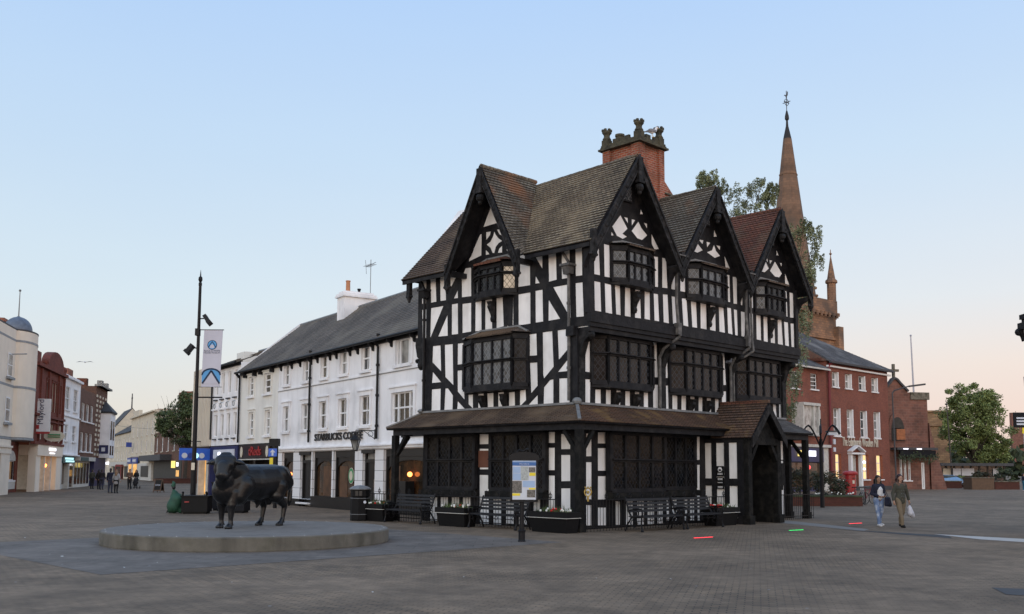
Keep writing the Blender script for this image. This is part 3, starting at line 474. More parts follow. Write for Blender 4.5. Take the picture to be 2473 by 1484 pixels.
# jetty, corner posts, brackets
b=MB(); b.box(-.08,12.5,-.66,-.5,6.33,6.62).box(-.06,12.48,-.62,-.5,6.2,6.325).box(-.05,12.45,-.56,-.5,6.05,6.19)
b.box(0,12.3,-.49,-.06,6.1,6.195); b.box(-.07,.17,-.58,-.36,6.63,8.95).box(12.28,12.47,-.6,-.4,6.63,8.95)
b.build('jetty_beam','black_timber',H)
for x in(.1,4.25,8.45,12.1):
    b=MB(); b.prism([(-.06,6.1),(-.52,6.1),(-.5,5.9),(-.3,5.75),(-.16,5.35),(-.06,5.1)],x-.12,x+.12,'x')
    b.ball((x,-.5,5.95),.13); b.box(x-.13,x+.13,-.13,-.05,3.85,6.1); b.build('jetty_bracket','carved_timber',H)
b=MB(); b.box(-.09,.12,-.1,.1,3.8,6.2); b.box(-.2,0,-.04,.28,5.95,6.25); b.build('corner_post','black_timber',H); b=MB()
# carved corner bracket at the far left corner
b.prism([(7.36,6.55),(7.78,6.6),(7.8,6.3),(7.7,5.9),(7.55,5.75),(7.42,5.5),(7.36,5.6)],-.1,.12,'x'); b.ball((0,7.58,5.6),.13,sc=(1,1,1.6)); b.ball((0,7.78,5.75),.09)
b.build('corner_bracket','carved_timber',H)
def oriel(tf,w0,w1,f0,f1,zt,zm,zb,d,nf=3,gm=('leaded','leaded','leaded'),hood=None,hw=.2,brk=(),sides=(1,1)):
    if w0>w1: w0,w1,f0,f1=w1,w0,f1,f0; gm=gm[::-1]
    Pn=[(w0,.03),(f0,d),(f1,d),(w1,.03)]
    fr=MB(tf)
    for i in range(3):
        (a,da),(c,dc)=Pn[i],Pn[i+1]; n=nf if i==1 else sides[0 if i==0 else 1]
        for z,h in((zt,.12),(zm,.09),(zb,.14)): fr.bar((a,da,z),(c,dc,z),.09,h)
        fr.bar((a,da+.07,zm+.03),(c,dc+.07,zm+.03),.12,.035)
        for k in range(n+1):
            t=k/n; wd=.10 if k in(0,n) else .065; x=a+(c-a)*t;y=da+(dc-da)*t
            fr.box(x-wd/2,x+wd/2,y-wd/2,y+wd/2,zb,zt)
    win=fr.build('window','black_timber',H)
    for i in range(3):
        (a,da),(c,dc)=Pn[i],Pn[i+1]; gl=MB(tf); gl.face([(a,da-.015,zb),(c,dc-.015,zb),(c,dc-.015,zt),(a,da-.015,zt)]); gl.build('pane',gm[i],win)
    def plan(e,z0,z1,mat,nm,par):
        pl=[(w0-e*.3,0),(f0-e*.5,d+e),(f1+e*.5,d+e),(w1+e*.3,0)]; s=MB(tf)
        s.raw([(x,y,z0) for x,y in pl]+[(x,y,z1) for x,y in pl],[(0,1,2,3),(7,6,5,4),(0,4,5,1),(1,5,6,2),(2,6,7,3),(3,7,4,0)]); s.build(nm,mat,par)
    plan(.06,zb-.15,zb-.072,'black_timber','sill',win); plan(.03,zt+.06,zt+.12,'black_timber','head',win)
    if hood:
        s=MB(tf); z0,z1=zt+.13,zt+.13+hw; e=.2; a=(w0-.12,0);bq=(f0-.12,d+e);cq=(f1+.12,d+e);dq=(w1+.12,0)
        q=lambda p,z:(p[0],p[1],z); i0=(f0+.1,.02);i1=(f1-.1,.02)
        slope(s,q(bq,z0),q(cq,z0),q(i1,z1),q(i0,z1),.09,.015,.05); 
        s.face([q(a,z0+.02),q(bq,z0+.025),q(i0,z1)]); s.face([q(dq,z0+.02),q(cq,z0+.025),q(i1,z1)])
        s.build('hood',hood,win)
        l=MB(tf); l.box(f0-.02,f1+.02,.04,.1,z1-.005,z1+.05); l.bar((w0-.02,.06,z0+.06),(f0+.08,.08,z1+.02),.09,.05); l.bar((w1+.02,.06,z0+.06),(f1-.08,.08,z1+.02),.09,.05); l.build('flashing','lead_grey',win)
    for u in brk:
        k=MB(tf); k2=[(0.045,-.26),(.045,-.95),(.09,-.93),(.12,-.85),(.09,-.75),(.13,-.66),(.2,-.55),(.26,-.45),(.24,-.36),(.28,-.3),(.28,-.262)]
        k.raw([(u-.08,a,zb+z) for a,z in k2]+[(u+.08,a,zb+z) for a,z in k2],[tuple(range(11)),tuple(range(11,22))]+[(i,(i+1)%11,11+(i+1)%11,11+i) for i in range(11)]); k.build('bracket','carved_timber',win)
    return win
bA=lambda x,v: fA(v,x,1100 if v=='a3' else 760)[0]
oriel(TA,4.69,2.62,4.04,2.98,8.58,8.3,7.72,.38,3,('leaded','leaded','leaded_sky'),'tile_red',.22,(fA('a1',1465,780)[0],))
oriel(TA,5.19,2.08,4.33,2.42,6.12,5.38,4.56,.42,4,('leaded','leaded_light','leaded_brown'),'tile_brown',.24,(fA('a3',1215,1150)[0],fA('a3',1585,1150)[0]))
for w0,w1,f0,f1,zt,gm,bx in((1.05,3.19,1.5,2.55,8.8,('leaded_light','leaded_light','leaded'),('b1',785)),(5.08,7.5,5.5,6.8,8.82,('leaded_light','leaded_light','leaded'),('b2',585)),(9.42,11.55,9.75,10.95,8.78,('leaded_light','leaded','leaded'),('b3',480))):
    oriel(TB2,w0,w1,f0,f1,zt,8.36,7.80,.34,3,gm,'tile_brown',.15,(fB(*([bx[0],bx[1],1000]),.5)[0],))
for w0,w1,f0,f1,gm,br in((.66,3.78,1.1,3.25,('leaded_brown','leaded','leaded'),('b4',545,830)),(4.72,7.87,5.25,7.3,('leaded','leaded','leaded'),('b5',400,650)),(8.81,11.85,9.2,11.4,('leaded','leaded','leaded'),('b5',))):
    oriel(TB,w0,w1,f0,f1,6.0,5.46,4.55,.32,4,gm,None,.2,[fB(br[0],x,1150)[0] for x in br[1:]])
# ground floor windows, shallow boxes under the pentice
def boxwin(tf,u0,u1,z0,zm,z1,d,n,gm,sd=.14):
    fr=MB(tf)
    for z,h in((z1,.14),(zm,.1),(z0,.12)): fr.box(u0,u1,.05,d,z-h/2,z+h/2)
    fr.box(u0,u1,d,d+.09,zm+.02,zm+.06)
    for k in range(n+1):
        x=u0+(u1-u0)*k/n; wd=.14 if k in(0,n) else .08; fr.box(x-wd/2,x+wd/2,.05,d-.005,z0,z1)
    win=fr.build('window','black_timber',H)
    gl=MB(tf); 
    for k in range(n): a=u0+(u1-u0)*k/n;c=u0+(u1-u0)*(k+1)/n; gl.cur=0; gl.face([(a,d-.06,z0),(c,d-.06,z0),(c,d-.06,z1),(a,d-.06,z1)])
    gl.build('pane',gm,win)
    s=MB(tf); s.box(u0-.08,u1+.08,.05,d+sd,z0-.26,z0-.062); s.build('sill','old_timber',win)
boxwin(TA,4.5,6.99,1.18,2.12,3.0,.2,4,'leaded_glow'); boxwin(TA,1.22,3.69,1.18,2.12,3.0,.2,4,'leaded_glow')
boxwin(TB,1.36,4.16,1.18,2.12,3.0,.26,4,'leaded_glow'); boxwin(TB,4.35,6.08,1.22,2.12,3.0,.12,3,'leaded_glow'); boxwin(TB,9.75,11.55,1.35,2.1,2.9,.12,3,'leaded')
b=MB(TA); u,z=fA('r5',1097,620); b.box(u-.27,u+.27,.002,.03,z-.28,z+.28); b.build('plaster_patch','brown_plaster',H)
# ---- roofs
def roof(mats,*qs,course=.125):
    b=MB()
    for q in qs:
        n0=len(b.f); slope(b,*q,course=course)
        for i in range(len(b.f)-5,len(b.f)): b.m[i]=1
    return b.build('roof',[mats,'black_timber'],H)
zv=8.75
roof('tile_grey',((-.45,-1,zv),(-.45,1.92,zv),(1.85,3.6,11.86),(1.85,-1,11.95)),((4.1,-1,zv),(4.1,8.2,zv),(1.85,7.2,11.7),(1.85,-1,11.95)))
roof('tile_brown',((-.45,5.28,zv),(-.45,8.25,zv),(1.85,7.25,11.7),(1.85,3.6,11.86)),((-.45,8.25,zv),(4.1,8.25,zv),(1.86,7.25,11.7),(1.84,7.25,11.7)))
roof('tile_green',((-.78,1.83,8.6),(-.3,1.95,8.9),(1.9,3.6,12.0),(-.78,3.6,12.0)),((-.78,5.37,8.6),(-.3,5.25,8.9),(1.9,3.6,12.0),(-.78,3.6,12.0)))
roof('tile_green',((4.1,-1,zv),(4.1,8.2,zv),(6.25,8.2,11.8),(6.25,-1,11.8)),((8.4,-1,zv),(8.4,8.2,zv),(6.25,8.2,11.8),(6.25,-1,11.8)))
roof('tile_red',((8.4,-1,zv),(8.4,8.2,zv),(10.6,8.2,11.85),(10.6,-1,11.85)),((12.8,-1,zv),(12.8,8.2,zv),(10.6,8.2,11.85),(10.6,-1,11.85)))
for x,z,y1 in((1.85,11.93,7.2),(6.25,11.8,8.2),(10.6,11.85,8.2)):
    b=MB(); k=int((y1+1)/.4)
    for i in range(k):
        a=-1+i*(y1+1)/k; b.tube((x,a,z-.03+(0 if x>2 else -.2*i/k)),(x,a+(y1+1)/k*1.03,z-.03+(0 if x>2 else -.2*(i+1)/k)),.085,.075,8)
    b.build('ridge_tiles','tile_red' if x>9 else 'tile_green',H)
b=MB()
for i in range(7): b.tube((-.78+i*.38,3.6,11.98),(-.4+i*.38,3.6,11.98),.085,.075,8)
b.build('ridge_tiles','tile_green',H)
# ---- bargeboards with carved faces and pendants
def verge(tf,c,za,hw,zb,dd,nm='bargeboard'):
    for s in(-1,1):
        b=MB(tf); 
        for t0,t1,dp0,dp1 in((.06,.47,0,.06),(.02,.13,.06,.10),(.41,.50,.06,.085)):
            P=[(c,za-t0),(c+s*hw,zb-t0),(c+s*hw,zb-t1),(c,za-t1)]
            b.raw([(x,dd+dp0,z) for x,z in P]+[(x,dd+dp1,z) for x,z in P],[(0,1,2,3),(7,6,5,4),(0,4,5,1),(1,5,6,2),(2,6,7,3),(3,7,4,0)])
        n=9
        for i in range(n):   # carved running scrolls
            t=(i+.6)/n; x=c+s*hw*t; z=za+(zb-za)*t-.27; b.ball((x,dd+.06,z),.075,8,5,(1,.35,1))
        b.build(nm,'carved_timber',H)
    b=MB(tf); b.box(c-.11,c+.11,dd+.02,dd+.13,za-.95,za-.12).box(c-.15,c+.15,dd+.0,dd+.16,za-.98,za-.9); b.ball((c,dd+.04,za-1.12),.15); b.ball((c,dd+.04,za-1.28),.08)
    b.build('pendant','carved_timber',H)
def drop(tf,u,z,dd):
    b=MB(tf); b.box(u-.09,u+.09,dd-.02,dd+.12,z,z+.75); b.ball((u,dd+.05,z-.05),.1,8,6,(1,1,1.4)); b.ball((u-.13,dd+.05,z-.03),.055); b.ball((u+.13,dd+.05,z-.03),.055); b.ball((u,dd+.05,z-.17),.06,8,6,(1,1,1.6)); b.build('pendant','carved_timber',H)
TG=lambda u,d,z:(u,-d,z)
verge(TG,1.85,11.95,2.25,8.72,1.0); verge(TG,6.25,11.8,2.15,8.75,1.0); verge(TG,10.6,11.85,2.2,8.72,1.0); verge(TA,3.6,12.0,1.76,8.6,.76)
for u in(-.35,4.18,8.4,12.75): drop(TG,u,8.35,.95)
for u in(1.9,5.3): drop(TA,u,8.1,.7)
drop(TA,7.95,8.15,.25)
for x in(4.14,8.4): b=MB(); b.box(x-.2,x+.2,-1.02,-.94,8.62,8.95).box(x-.24,x+.24,-1.1,-.9,8.951,8.99); b.build('valley_box','weathered_pipe',H)
for x in(-.2,4.12,8.4,12.55): b=MB(); b.prism([(-.52,8.0),(-.52,8.6),(-1.0,8.65),(-.98,8.5),(-.72,8.4),(-.6,8.2)],x-.08,x+.08,'x'); b.build('bracket','black_timber',H)
for x in(1.85,6.25,10.6): b=MB(); b.box(x-.09,x+.09,-.98,-.5,11.05,11.25); b.build('purlin','black_timber',H)
for u in(2.0,5.2): b=MB(); b.box(-.7,0,u-.08,u+.08,8.45,8.62); b.build('purlin','black_timber',H)
b=MB(); b.box(-.6,0,3.5,3.7,11.05,11.2); b.build('purlin','black_timber',H)
for a0,a1 in((-.9,1.85),(5.35,8.2)): b=MB(); b.bar((-.4,a0,8.64),(-.4,a1,8.64),.07,.12); b.build('gutter','black_timber',H)
# small attic light in each front gable
for x in(1.72,6.15,10.5):
    b=MB(TB2); b.box(x-.34,x+.34,.03,.09,10.45,11.0); fr=b.build('window','black_timber',H)
    b=MB(TB2); b.box(x-.28,x-.02,.09,.1,10.5,10.95).box(x+.02,x+.28,.09,.1,10.5,10.95); b.build('pane','leaded_light',fr)
# ---- chimney
b=MB(); b.box(5.1,6.4,1.5,3.05,10,13.719).box(5.0,5.35,1.4,1.8,10,13.70).box(5.0,5.25,2.8,3.15,10,13.70).box(6.2,6.5,1.4,1.7,10,13.70).box(6.2,6.5,2.85,3.15,10,13.70)
b.box(5.0,7.15,1.42,3.1,9.4,12.05); b.prism([(6.4,12.05),(7.15,12.05),(6.4,12.65)],1.42,3.1,'y')
ch=b.build('chimney','chimney_brick',H)
b=MB(); b.box(4.88,6.62,1.28,3.27,13.72,13.79).box(4.94,6.56,1.34,3.21,13.792,13.86); b.build('cornice','chimney_stone',ch); b=MB(); b.box(6.5,7.22,1.36,3.16,12.052,12.11); b.build('shoulder_course','chimney_stone',ch); b=MB(); b.box(4.97,6.53,1.36,1.46,13.862,13.94).box(4.97,6.53,3.1,3.2,13.862,13.94).box(4.97,5.06,1.47,3.09,13.862,13.94).box(6.44,6.53,1.47,3.09,13.862,13.94); b.build('cornice','chimney_stone',ch)
for x,y in((5.5,1.41),(5.95,1.41),(5.5,3.15),(5.95,3.15),(5.015,1.98),(5.015,2.5),(6.485,1.98),(6.485,2.5)):
    b=MB(); b.box(x-(.045 if x in(5.015,6.485) else .13),x+(.045 if x in(5.015,6.485) else .13),y-(.045 if x in(5.5,5.95) else .13),y+(.045 if x in(5.5,5.95) else .13),13.942,14.08); b.build('merlon','chimney_stone',ch)
for x in(5.06,6.25):
    for y in(1.46,2.98):
        b=MB(); b.box(x-.14,x+.14,y-.14,y+.14,13.8,14.12); b.lathe([(.14,0),(.17,.04),(.14,.09),(.11,.15),(.12,.21),(.18,.28),(.18,.34),(.16,.36)],8,(x,y,14.12))
        for k in range(6): t=k*math.pi/3+.3; b.box(x+.145*math.cos(t)-.04,x+.145*math.cos(t)+.04,y+.145*math.sin(t)-.04,y+.145*math.sin(t)+.04,14.46,14.55)
        b.build('turret','chimney_stone',ch)
b=MB(); b.lathe([(.17,0),(.15,.35),(.18,.37),(.18,.45),(.15,.46)],12,(5.3,2.55,13.86)); b.build('chimney_pot','chimney_stone',ch)
# ---- pentice roof round the ground floor
e=.97; b=MB()
for q in (((-e,-e,3.27),(-e,8.32,3.27),(-.02,7.35,3.83),(-.02,0,3.83)),((-e,8.32,3.27),(1.5,8.32,3.27),(1.5,7.37,3.83),(0,7.37,3.83))):
    slope(b,*q,course=.12)
    for i in range(len(b.f)-5,len(b.f)): b.m[i]=1
b.build('pentice_roof',['tile_brown','black_timber'],H)
b=MB()
for q in (((-e,-e,3.27),(7.05,-e,3.27),(7.6,-.02,3.83),(0,-.02,3.83)),):
    slope(b,*q,course=.12)
    for i in range(len(b.f)-5,len(b.f)): b.m[i]=1
b.build('pentice_roof',['tile_mossy','black_timber'],H)
b=MB()
for q in (((8.9,-e,3.27),(12.78,-e,3.27),(12.22,-.02,3.83),(8.4,-.02,3.83)),((12.78,-e,3.27),(12.78,7.4,3.27),(12.22,7.3,3.83),(12.22,0,3.83))):
    slope(b,*q,course=.12)
    for i in range(len(b.f)-5,len(b.f)): b.m[i]=1
b.build('pentice_roof',['slate_pale','black_timber'],H)
b=MB(); b.bar((-.07,0,3.86),(-.07,7.4,3.86),.13,.07); b.bar((0,-.07,3.86),(12.2,-.07,3.86),.13,.07); b.bar((-.02,-.02,3.86),(-e,-e,3.31),.1,.05); b.bar((-.02,7.4,3.86),(-e,8.32,3.31),.1,.05)
b.ball((-.08,-.08,3.92),.15,8,6,(1,1,.8)); b.ball((-.08,7.4,3.9),.14,8,6,(1.3,1,.6)); b.build('flashing','lead_grey',H)
b=MB(); p=.74
b.box(-p-.08,-p+.08,-p-.08,8.1,3.02,3.24).box(-p+.081,7.1,-p-.08,-p+.08,3.02,3.24).box(9.0,12.62,-p-.08,-p+.08,3.02,3.24).box(12.42,12.58,-p+.081,7.3,3.02,3.24).box(-p+.081,0,8.0,8.16,3.02,3.24)
for y in(1,2.4,3.9,5.4,6.9): b.box(-p+.081,-.05,y-.06,y+.06,3.04,3.2)
for x in(1.2,2.7,4.2,5.7,10.2,11.6): b.box(x-.06,x+.06,-p+.081,-.05,3.04,3.2)
b.build('pentice_beam','black_timber',H)
for x,y in((-p,-p-.02),(-p,8.05),(12.5,-p),(12.44,-.02),(12.44,3.4),(12.44,5.8)):
    b=MB(); b.box(x-.1,x+.1,y-.1,y+.1,0,3.02); b.box(x-.14,x+.14,y-.14,y+.14,0,.25)
    sx=1 if x<0 else 0; 
    b.bar((x+(.1 if sx else 0),y,2.35),(x+(.6 if sx else 0),y,3.0),.1,.12) if sx else b.bar((x,y+.1,2.35),(x,y+.6,3.0),.1,.12)
    b.bar((x,y+(.1 if y<5 else -.1),2.35),(x,y+(.6 if y<5 else -.6),3.0),.1,.12); b.build('post','old_timber',H)
# ---- porch
PC=7.83; b=MB(); hwp=1.14
for q_ in(-1,1):
    slope(b,(PC+q_*hwp,-1.97,2.95),(PC+q_*hwp,-.3,2.95),(PC,.1,4.23),(PC,-1.97,4.23),course=.12)
    for i in range(len(b.f)-5,len(b.f)): b.m[i]=1
por=b.build('porch',['tile_mossy','black_timber'],H)
b=MB(); b.bar((PC,-1.99,4.24),(PC,.0,4.24),.14,.1); b.build('ridge','tile_red',por)
for q_ in(-1,1):
    b=MB(TG); P=[(PC,4.15),(PC+q_*hwp,2.93),(PC+q_*hwp,2.60),(PC,3.82)]; b.raw([(x,1.95,z) for x,z in P]+[(x,2.02,z) for x,z in P],[(0,1,2,3),(7,6,5,4),(0,4,5,1),(1,5,6,2),(2,6,7,3),(3,7,4,0)]); b.build('bargeboard','carved_timber',por)
    tfp=(lambda u,d,z:(6.8-d,u,z)) if q_<0 else (lambda u,d,z:(8.86+d,u,z))
    hs=[[(-.29,z0),(.0,z0),(.0,z1),(-.29,z1)] for z0,z1 in((.2,1.30),(1.55,2.79))]+[[(a0,z0),(a1,z0),(a1,z1),(a0,z1)] for a0,a1 in((-.81,-.48),(-1.33,-1.0)) for z0,z1 in((.2,1.30),(1.55,2.79))]
    b=MB(tfp); layer(b,[(-1.6,0),(.05,0),(.05,2.93),(-1.6,2.93)],hs,.002,.04); b.build('porch_frame','black_timber',por)
    b=MB(tfp); b.box(-1.58,-.01,-.08,-.0,.0,2.92); b.build('porch_wall','white_plaster',por)
    b=MB(); x=PC+q_*.95; b.box(x-.12,x+.12,-1.78,-1.59,0,2.9).box(x-.16,x+.16,-1.84,-1.55,0,.3); b.bar((x-q_*.1,-1.7,2.2),(x-q_*.55,-1.7,2.85),.16,.14); b.build('porch_post','old_timber',por)
b=MB(); b.box(PC-.85,PC+.85,-1.8,-1.6,2.72,2.95).prism([(PC-.8,2.95),(PC+.8,2.95),(PC,3.85)],-1.74,-1.66,'y').box(PC-.95,PC+.95,-1.58,-.02,2.86,2.92); b.build('tie_beam','old_timber',por)
b=MB(); b.box(PC-.94,PC-.90,-1.58,-.11,0,2.85).box(PC+.90,PC+.94,-1.58,-.11,0,2.85); b.build('shade_lining','old_timber',por)  # boards added inside the porch; near-black colour stands for its deep shade
b=MB(); b.box(PC-.92,PC+.92,-.10,-.05,0,2.85)
for k in range(10): b.box(PC-.9+k*.18,PC-.8+k*.18,-.12,-.101,.1,2.75)
dr=b.build('door','old_timber',por); b=MB(); b.ball((PC+.35,-.15,1.05),.05); b.build('handle','black_iron',dr)
b=MB(); b.box(8.95,9.3,-1.72,-1.66,2.18,2.22).box(8.98,9.2,-1.74,-1.6,1.3,2.1); b.build('porch_lantern','old_timber',por)
# ---- pipes and hoppers
def pipe(pts,hop=None,mat='black_iron',r=.05):
    b=MB(); b.path(pts,r,8)
    for a,c in zip(pts,pts[1:]):
        L_=(Vector(c)-Vector(a)).length
        if L_>1.2:
            for k in range(1,int(L_/1.0)): q=Vector(a).lerp(Vector(c),k/int(L_/1.0)); b.tube(q-(Vector(c)-Vector(a)).normalized()*.04,q+(Vector(c)-Vector(a)).normalized()*.04,r*1.4,n=8)
    d=b.build('downpipe',mat,H)
    if hop: 
        x,y,z=hop; h=MB(); h.prism([(x-.1,z-.25),(x+.1,z-.25),(x+.16,z),(x-.16,z)],y-.13,y+.13,'y'); h.box(x-.2,x+.2,y-.2,y+.2,z,z+.07); h.build('hopper',mat,d)
u0=fA('a2',1165,900)[0]; u1=fA('a1',235,900)[0]
pipe([(-.13,u0+.25,8.62),(-.15,u0,8.3),(-.13,u0,8.0),(-.13,u0,3.95)],(-.15,u0,8.15),'weathered_pipe'); pipe([(-.13,u1+.25,8.7),(-.15,u1,8.3),(-.13,u1,3.9)],(-.15,u1,8.25))
for x in(4.33,8.62):
    pipe([(x,-.66,8.6),(x,-.64,7.5),(x,-.7,6.75),(x+.05,-.74,6.3),(x-.28,-.3,5.9),(x-.3,-.14,5.6),(x-.3,-.14,3.9)],None,'weathered_pipe',.055)
    h=MB(); h.box(x-.09,x+.09,-.78,-.6,6.35,6.75); h.build('hopper','weathered_pipe',H)
pipe([(8.95,-.64,8.6),(8.95,-.66,6.7),(8.9,-.76,6.2),(8.6,-.4,5.9),(8.5,-.14,5.6),(8.5,-.14,4.0)],None,'weathered_pipe',.045)
# notice boards on the porch side wall
TP=lambda u,d,z:(6.8-.04-d,u,z)
b=MB(TP); b.box(-.80,-.52,.0,.03,1.62,1.98).box(-.80,-.52,0,.03,1.47,1.59).box(-.80,-.52,0,.03,1.33,1.45).box(-.80,-.52,0,.03,1.18,1.31); nb=b.build('notice','shop_black',H)
nt_=MB(lambda x,y,z:TP(-.66+x,.03+z,1.86+y)); nt_.lathe([(.085,0),(.085,.006)],16); em_=nt_.build('emblem','white_paint',nb)
b=MB(TP); b.box(-.71,-.61,.037,.040,1.81,1.87); b.build('emblem','shop_black',nb)
b=MB(TP)
for z in(1.72,1.68,1.54,1.50,1.40,1.26,1.22): b.box(-.76,-.56,.031,.034,z,z+.018)
b.build('lettering','white_paint',nb)
# ---------------- other buildings ----------------
class Bd:
    def __init__(s,name,label,cat,P0,yaw,u0,group=None):
        s.P0=Vector(P0); s.yaw=yaw; s.r=Vector((math.cos(yaw),math.sin(yaw),0)); s.u0=u0
        s.root=thing(name,label,cat,s.P0+s.r*u0,yaw,group); s.px=PL(P0,yaw); s.tf=lambda u,d,z:(u-u0,-d,z)
    def mb(s): return MB(s.tf)
    def wall(s,u0,u1,z0,zt,depth,mat,wins=(),poly=None,rev=.14,d=0.,name='wall'):
        b=s.mb(); outer=poly or [(u0,z0),(u1,z0),(u1,zt),(u0,zt)]
        hs=okholes(outer,[[(a,c),(e,c),(e,f),(a,f)] for a,c,e,f in [w[:4] for w in wins]],s.root.name)
        layer(b,outer,hs,d-rev-.02,d); b.box(u0,u1,d-depth,d-rev-.02,z0,min(zt,max(p[1] for p in outer)) if not poly else min(p[1] for p in outer if p[1]>z0+1))
        o=b.build(name,mat,s.root)
        for w in wins: s.win(*w[:4],d=d,rev=rev,**(w[4] if len(w)>4 else {}))
        return o
    def win(s,u0,z0,u1,z1,nx=1,ny=2,glass='glass_dark',frame='white_paint',fw=.06,d=0.,rev=.14,sill='white_paint',sur=None,bars=None,head=None,sw=.14,bw=.035,curtain=None):
        b=s.mb(); y0,y1=d-rev+.0,d-rev+.07
        b.box(u0,u1,y0,y1,z0,z0+fw).box(u0,u1,y0,y1,z1-fw,z1).box(u0,u0+fw,y0,y1,z0+fw,z1-fw).box(u1-fw,u1,y0,y1,z0+fw,z1-fw)
        if ny>1:
            zs=[z0+(z1-z0)*k/ny for k in range(1,ny)]
            for z in zs: b.box(u0+fw,u1-fw,y0,y1+.01,z-bw,z+bw)
        for k in range(1,nx):
            x=u0+(u1-u0)*k/nx; b.box(x-bw/2,x+bw/2,y0,y1-.015,z0+fw,z1-fw)
        if bars:
            for x in bars: x=u0+(u1-u0)*x; b.box(x-.05,x+.05,y0,y1+.02,z0+fw,z1-fw)
        w=b.build('window',frame,s.root)
        p=s.mb(); p.face([(u0,d-rev+.02,z0),(u1,d-rev+.02,z0),(u1,d-rev+.02,z1),(u0,d-rev+.02,z1)]); p.build('pane',glass,w)
        if sill: q=s.mb(); q.box(u0-.12,u1+.12,d-.02,d+.13,z0-.12,z0-.003); q.build('sill',sill,w)
        if sur:
            q=s.mb(); q.box(u0-sw,u0-.002,d+.002,d+.05,z0-.0,z1+sw).box(u1+.002,u1+sw,d+.002,d+.05,z0,z1+sw).box(u0,u1,d+.002,d+.05,z1+.002,z1+sw).box(u0-sw-.06,u1+sw+.06,d+.0,d+.1,z1+sw+.003,z1+sw+.06); q.build('surround',sur,w)
        return w
    def rects(s,v,L_,snap=True,off=0.):
        out=[]
        for x0,y0,x1,y1 in L_:
            a,za=s.px(v,x0,y1,off); b,zb=s.px(v,x1,y0,off); a2,zb2=s.px(v,x0,y0,off); b2,za2=s.px(v,x1,y1,off); out.append([(a+a2)/2,min(za,za2)*.5+max(za,za2)*.5,(b+b2)/2,(zb+zb2)/2])
        if snap:
            z0=sum(o[1] for o in out)/len(out); z1=sum(o[3] for o in out)/len(out)
            for o in out: o[1]=z0;o[3]=z1
        return [tuple(o) for o in out]
    def part(s,name,mat,*boxes,parent=None):
        os=[]
        for x in boxes: b=s.mb(); b.box(*x); os.append(b.build(name,mat,parent or s.root))
        return os[0]
    def txt(s,t,size,mat,u,z,d=.06,width=None,name='lettering',ext=.02,parent=None,bold=0.):
        return text(name,t,size,mat,parent or s.root,s.tf(u,d,z),(1,0,0),(0,0,1),ext=ext,width=width,bold=bold)
YW=.592398-math.pi/2; WP=gp('z4',1840,975); EZ=(PL(WP,YW)('w3',1730,405,-.3)[1]+PL(WP,YW)('w3',215,775,-.3)[1])/2; (EZ,PL(WP,YW)('w3',1730,405,-.3),PL(WP,YW)('w3',215,775,-.3),PL(WP,YW)('w3',95,755,-.3),PL(WP,YW)('w3',280,635,0))
# --- long white rendered shop terrace
B=Bd('white_shop_building','white rendered coffee shop building with white chimney, touching the timber house on its left','building',WP,YW,-9.1)
g2='glass_warm'
up=B.rects('w3',[(622,710,668,878),(783,675,828,848),(930,630,985,822),(1090,595,1150,785),(1270,550,1338,758)])
lo=B.rects('w3',[(612,1060,660,1270),(768,1035,823,1255),(915,1015,975,1245),(1075,992,1145,1235),(1255,965,1335,1215)])
t1=B.rects('w3',[(1555,490,1680,705)],0)[0]; t2=B.rects('w3',[(1520,935,1700,1195)],0)[0]
st=dict(nx=2,ny=2,sur='white_render',sw=.2,sill='white_render')
wins=[(*w,dict(st,glass=g)) for w,g in zip(up,('glass_curtain','glass_curtain','glass_warm','glass_curtain','glass_dark'))]+[(*w,dict(st,glass=g)) for w,g in zip(lo,('glass_curtain','glass_curtain','glass_warm','glass_warm','glass_warm'))]
wins+=[(*t1,dict(st,nx=1,ny=1,glass='glass_curtain',bars=(.2,.8))),(*t2,dict(st,nx=4,ny=2,glass='glass_warm',bars=(.25,.78)))]
B.wall(-9.1,9.5,2.93,EZ,7,'white_render',wins)
b=B.mb(); layer(b,[(-9.1,0.35),(9.5,.35),(9.5,2.70),(-9.1,2.70)],[[(a,.36),(c,.36),(c,2.66),(a,2.66)] for a,c in((-8.25,-6.7),(-5.76,-4.38),(-4.22,-1.93),(-1.75,.57),(1.36,2.57),(3.38,7.6))],-.3,0.02); b.box(-9.1,9.5,-6,-.32,0,2.7); b.build('shop_front','rusticated',B.root)
B.part('plinth','shop_black',(-9.1,-5.78,-.28,.05,0,.34),(-4.3,1.3,-.28,.05,0,.52),(2.6,9.5,-.28,.05,0,.52))
B.part('cornice','white_render',(-9.15,9.5,-.1,.10,2.70,2.80),(-9.15,9.5,-.1,.18,2.80,2.86),(-9.15,9.5,-.1,.08,2.86,2.925)); B.part('string_course','grey_band',(-9.1,9.5,-.02,.035,5.84,5.87)); B.part('string_course','white_render',(-9.1,9.5,-.02,.05,5.871,5.95))
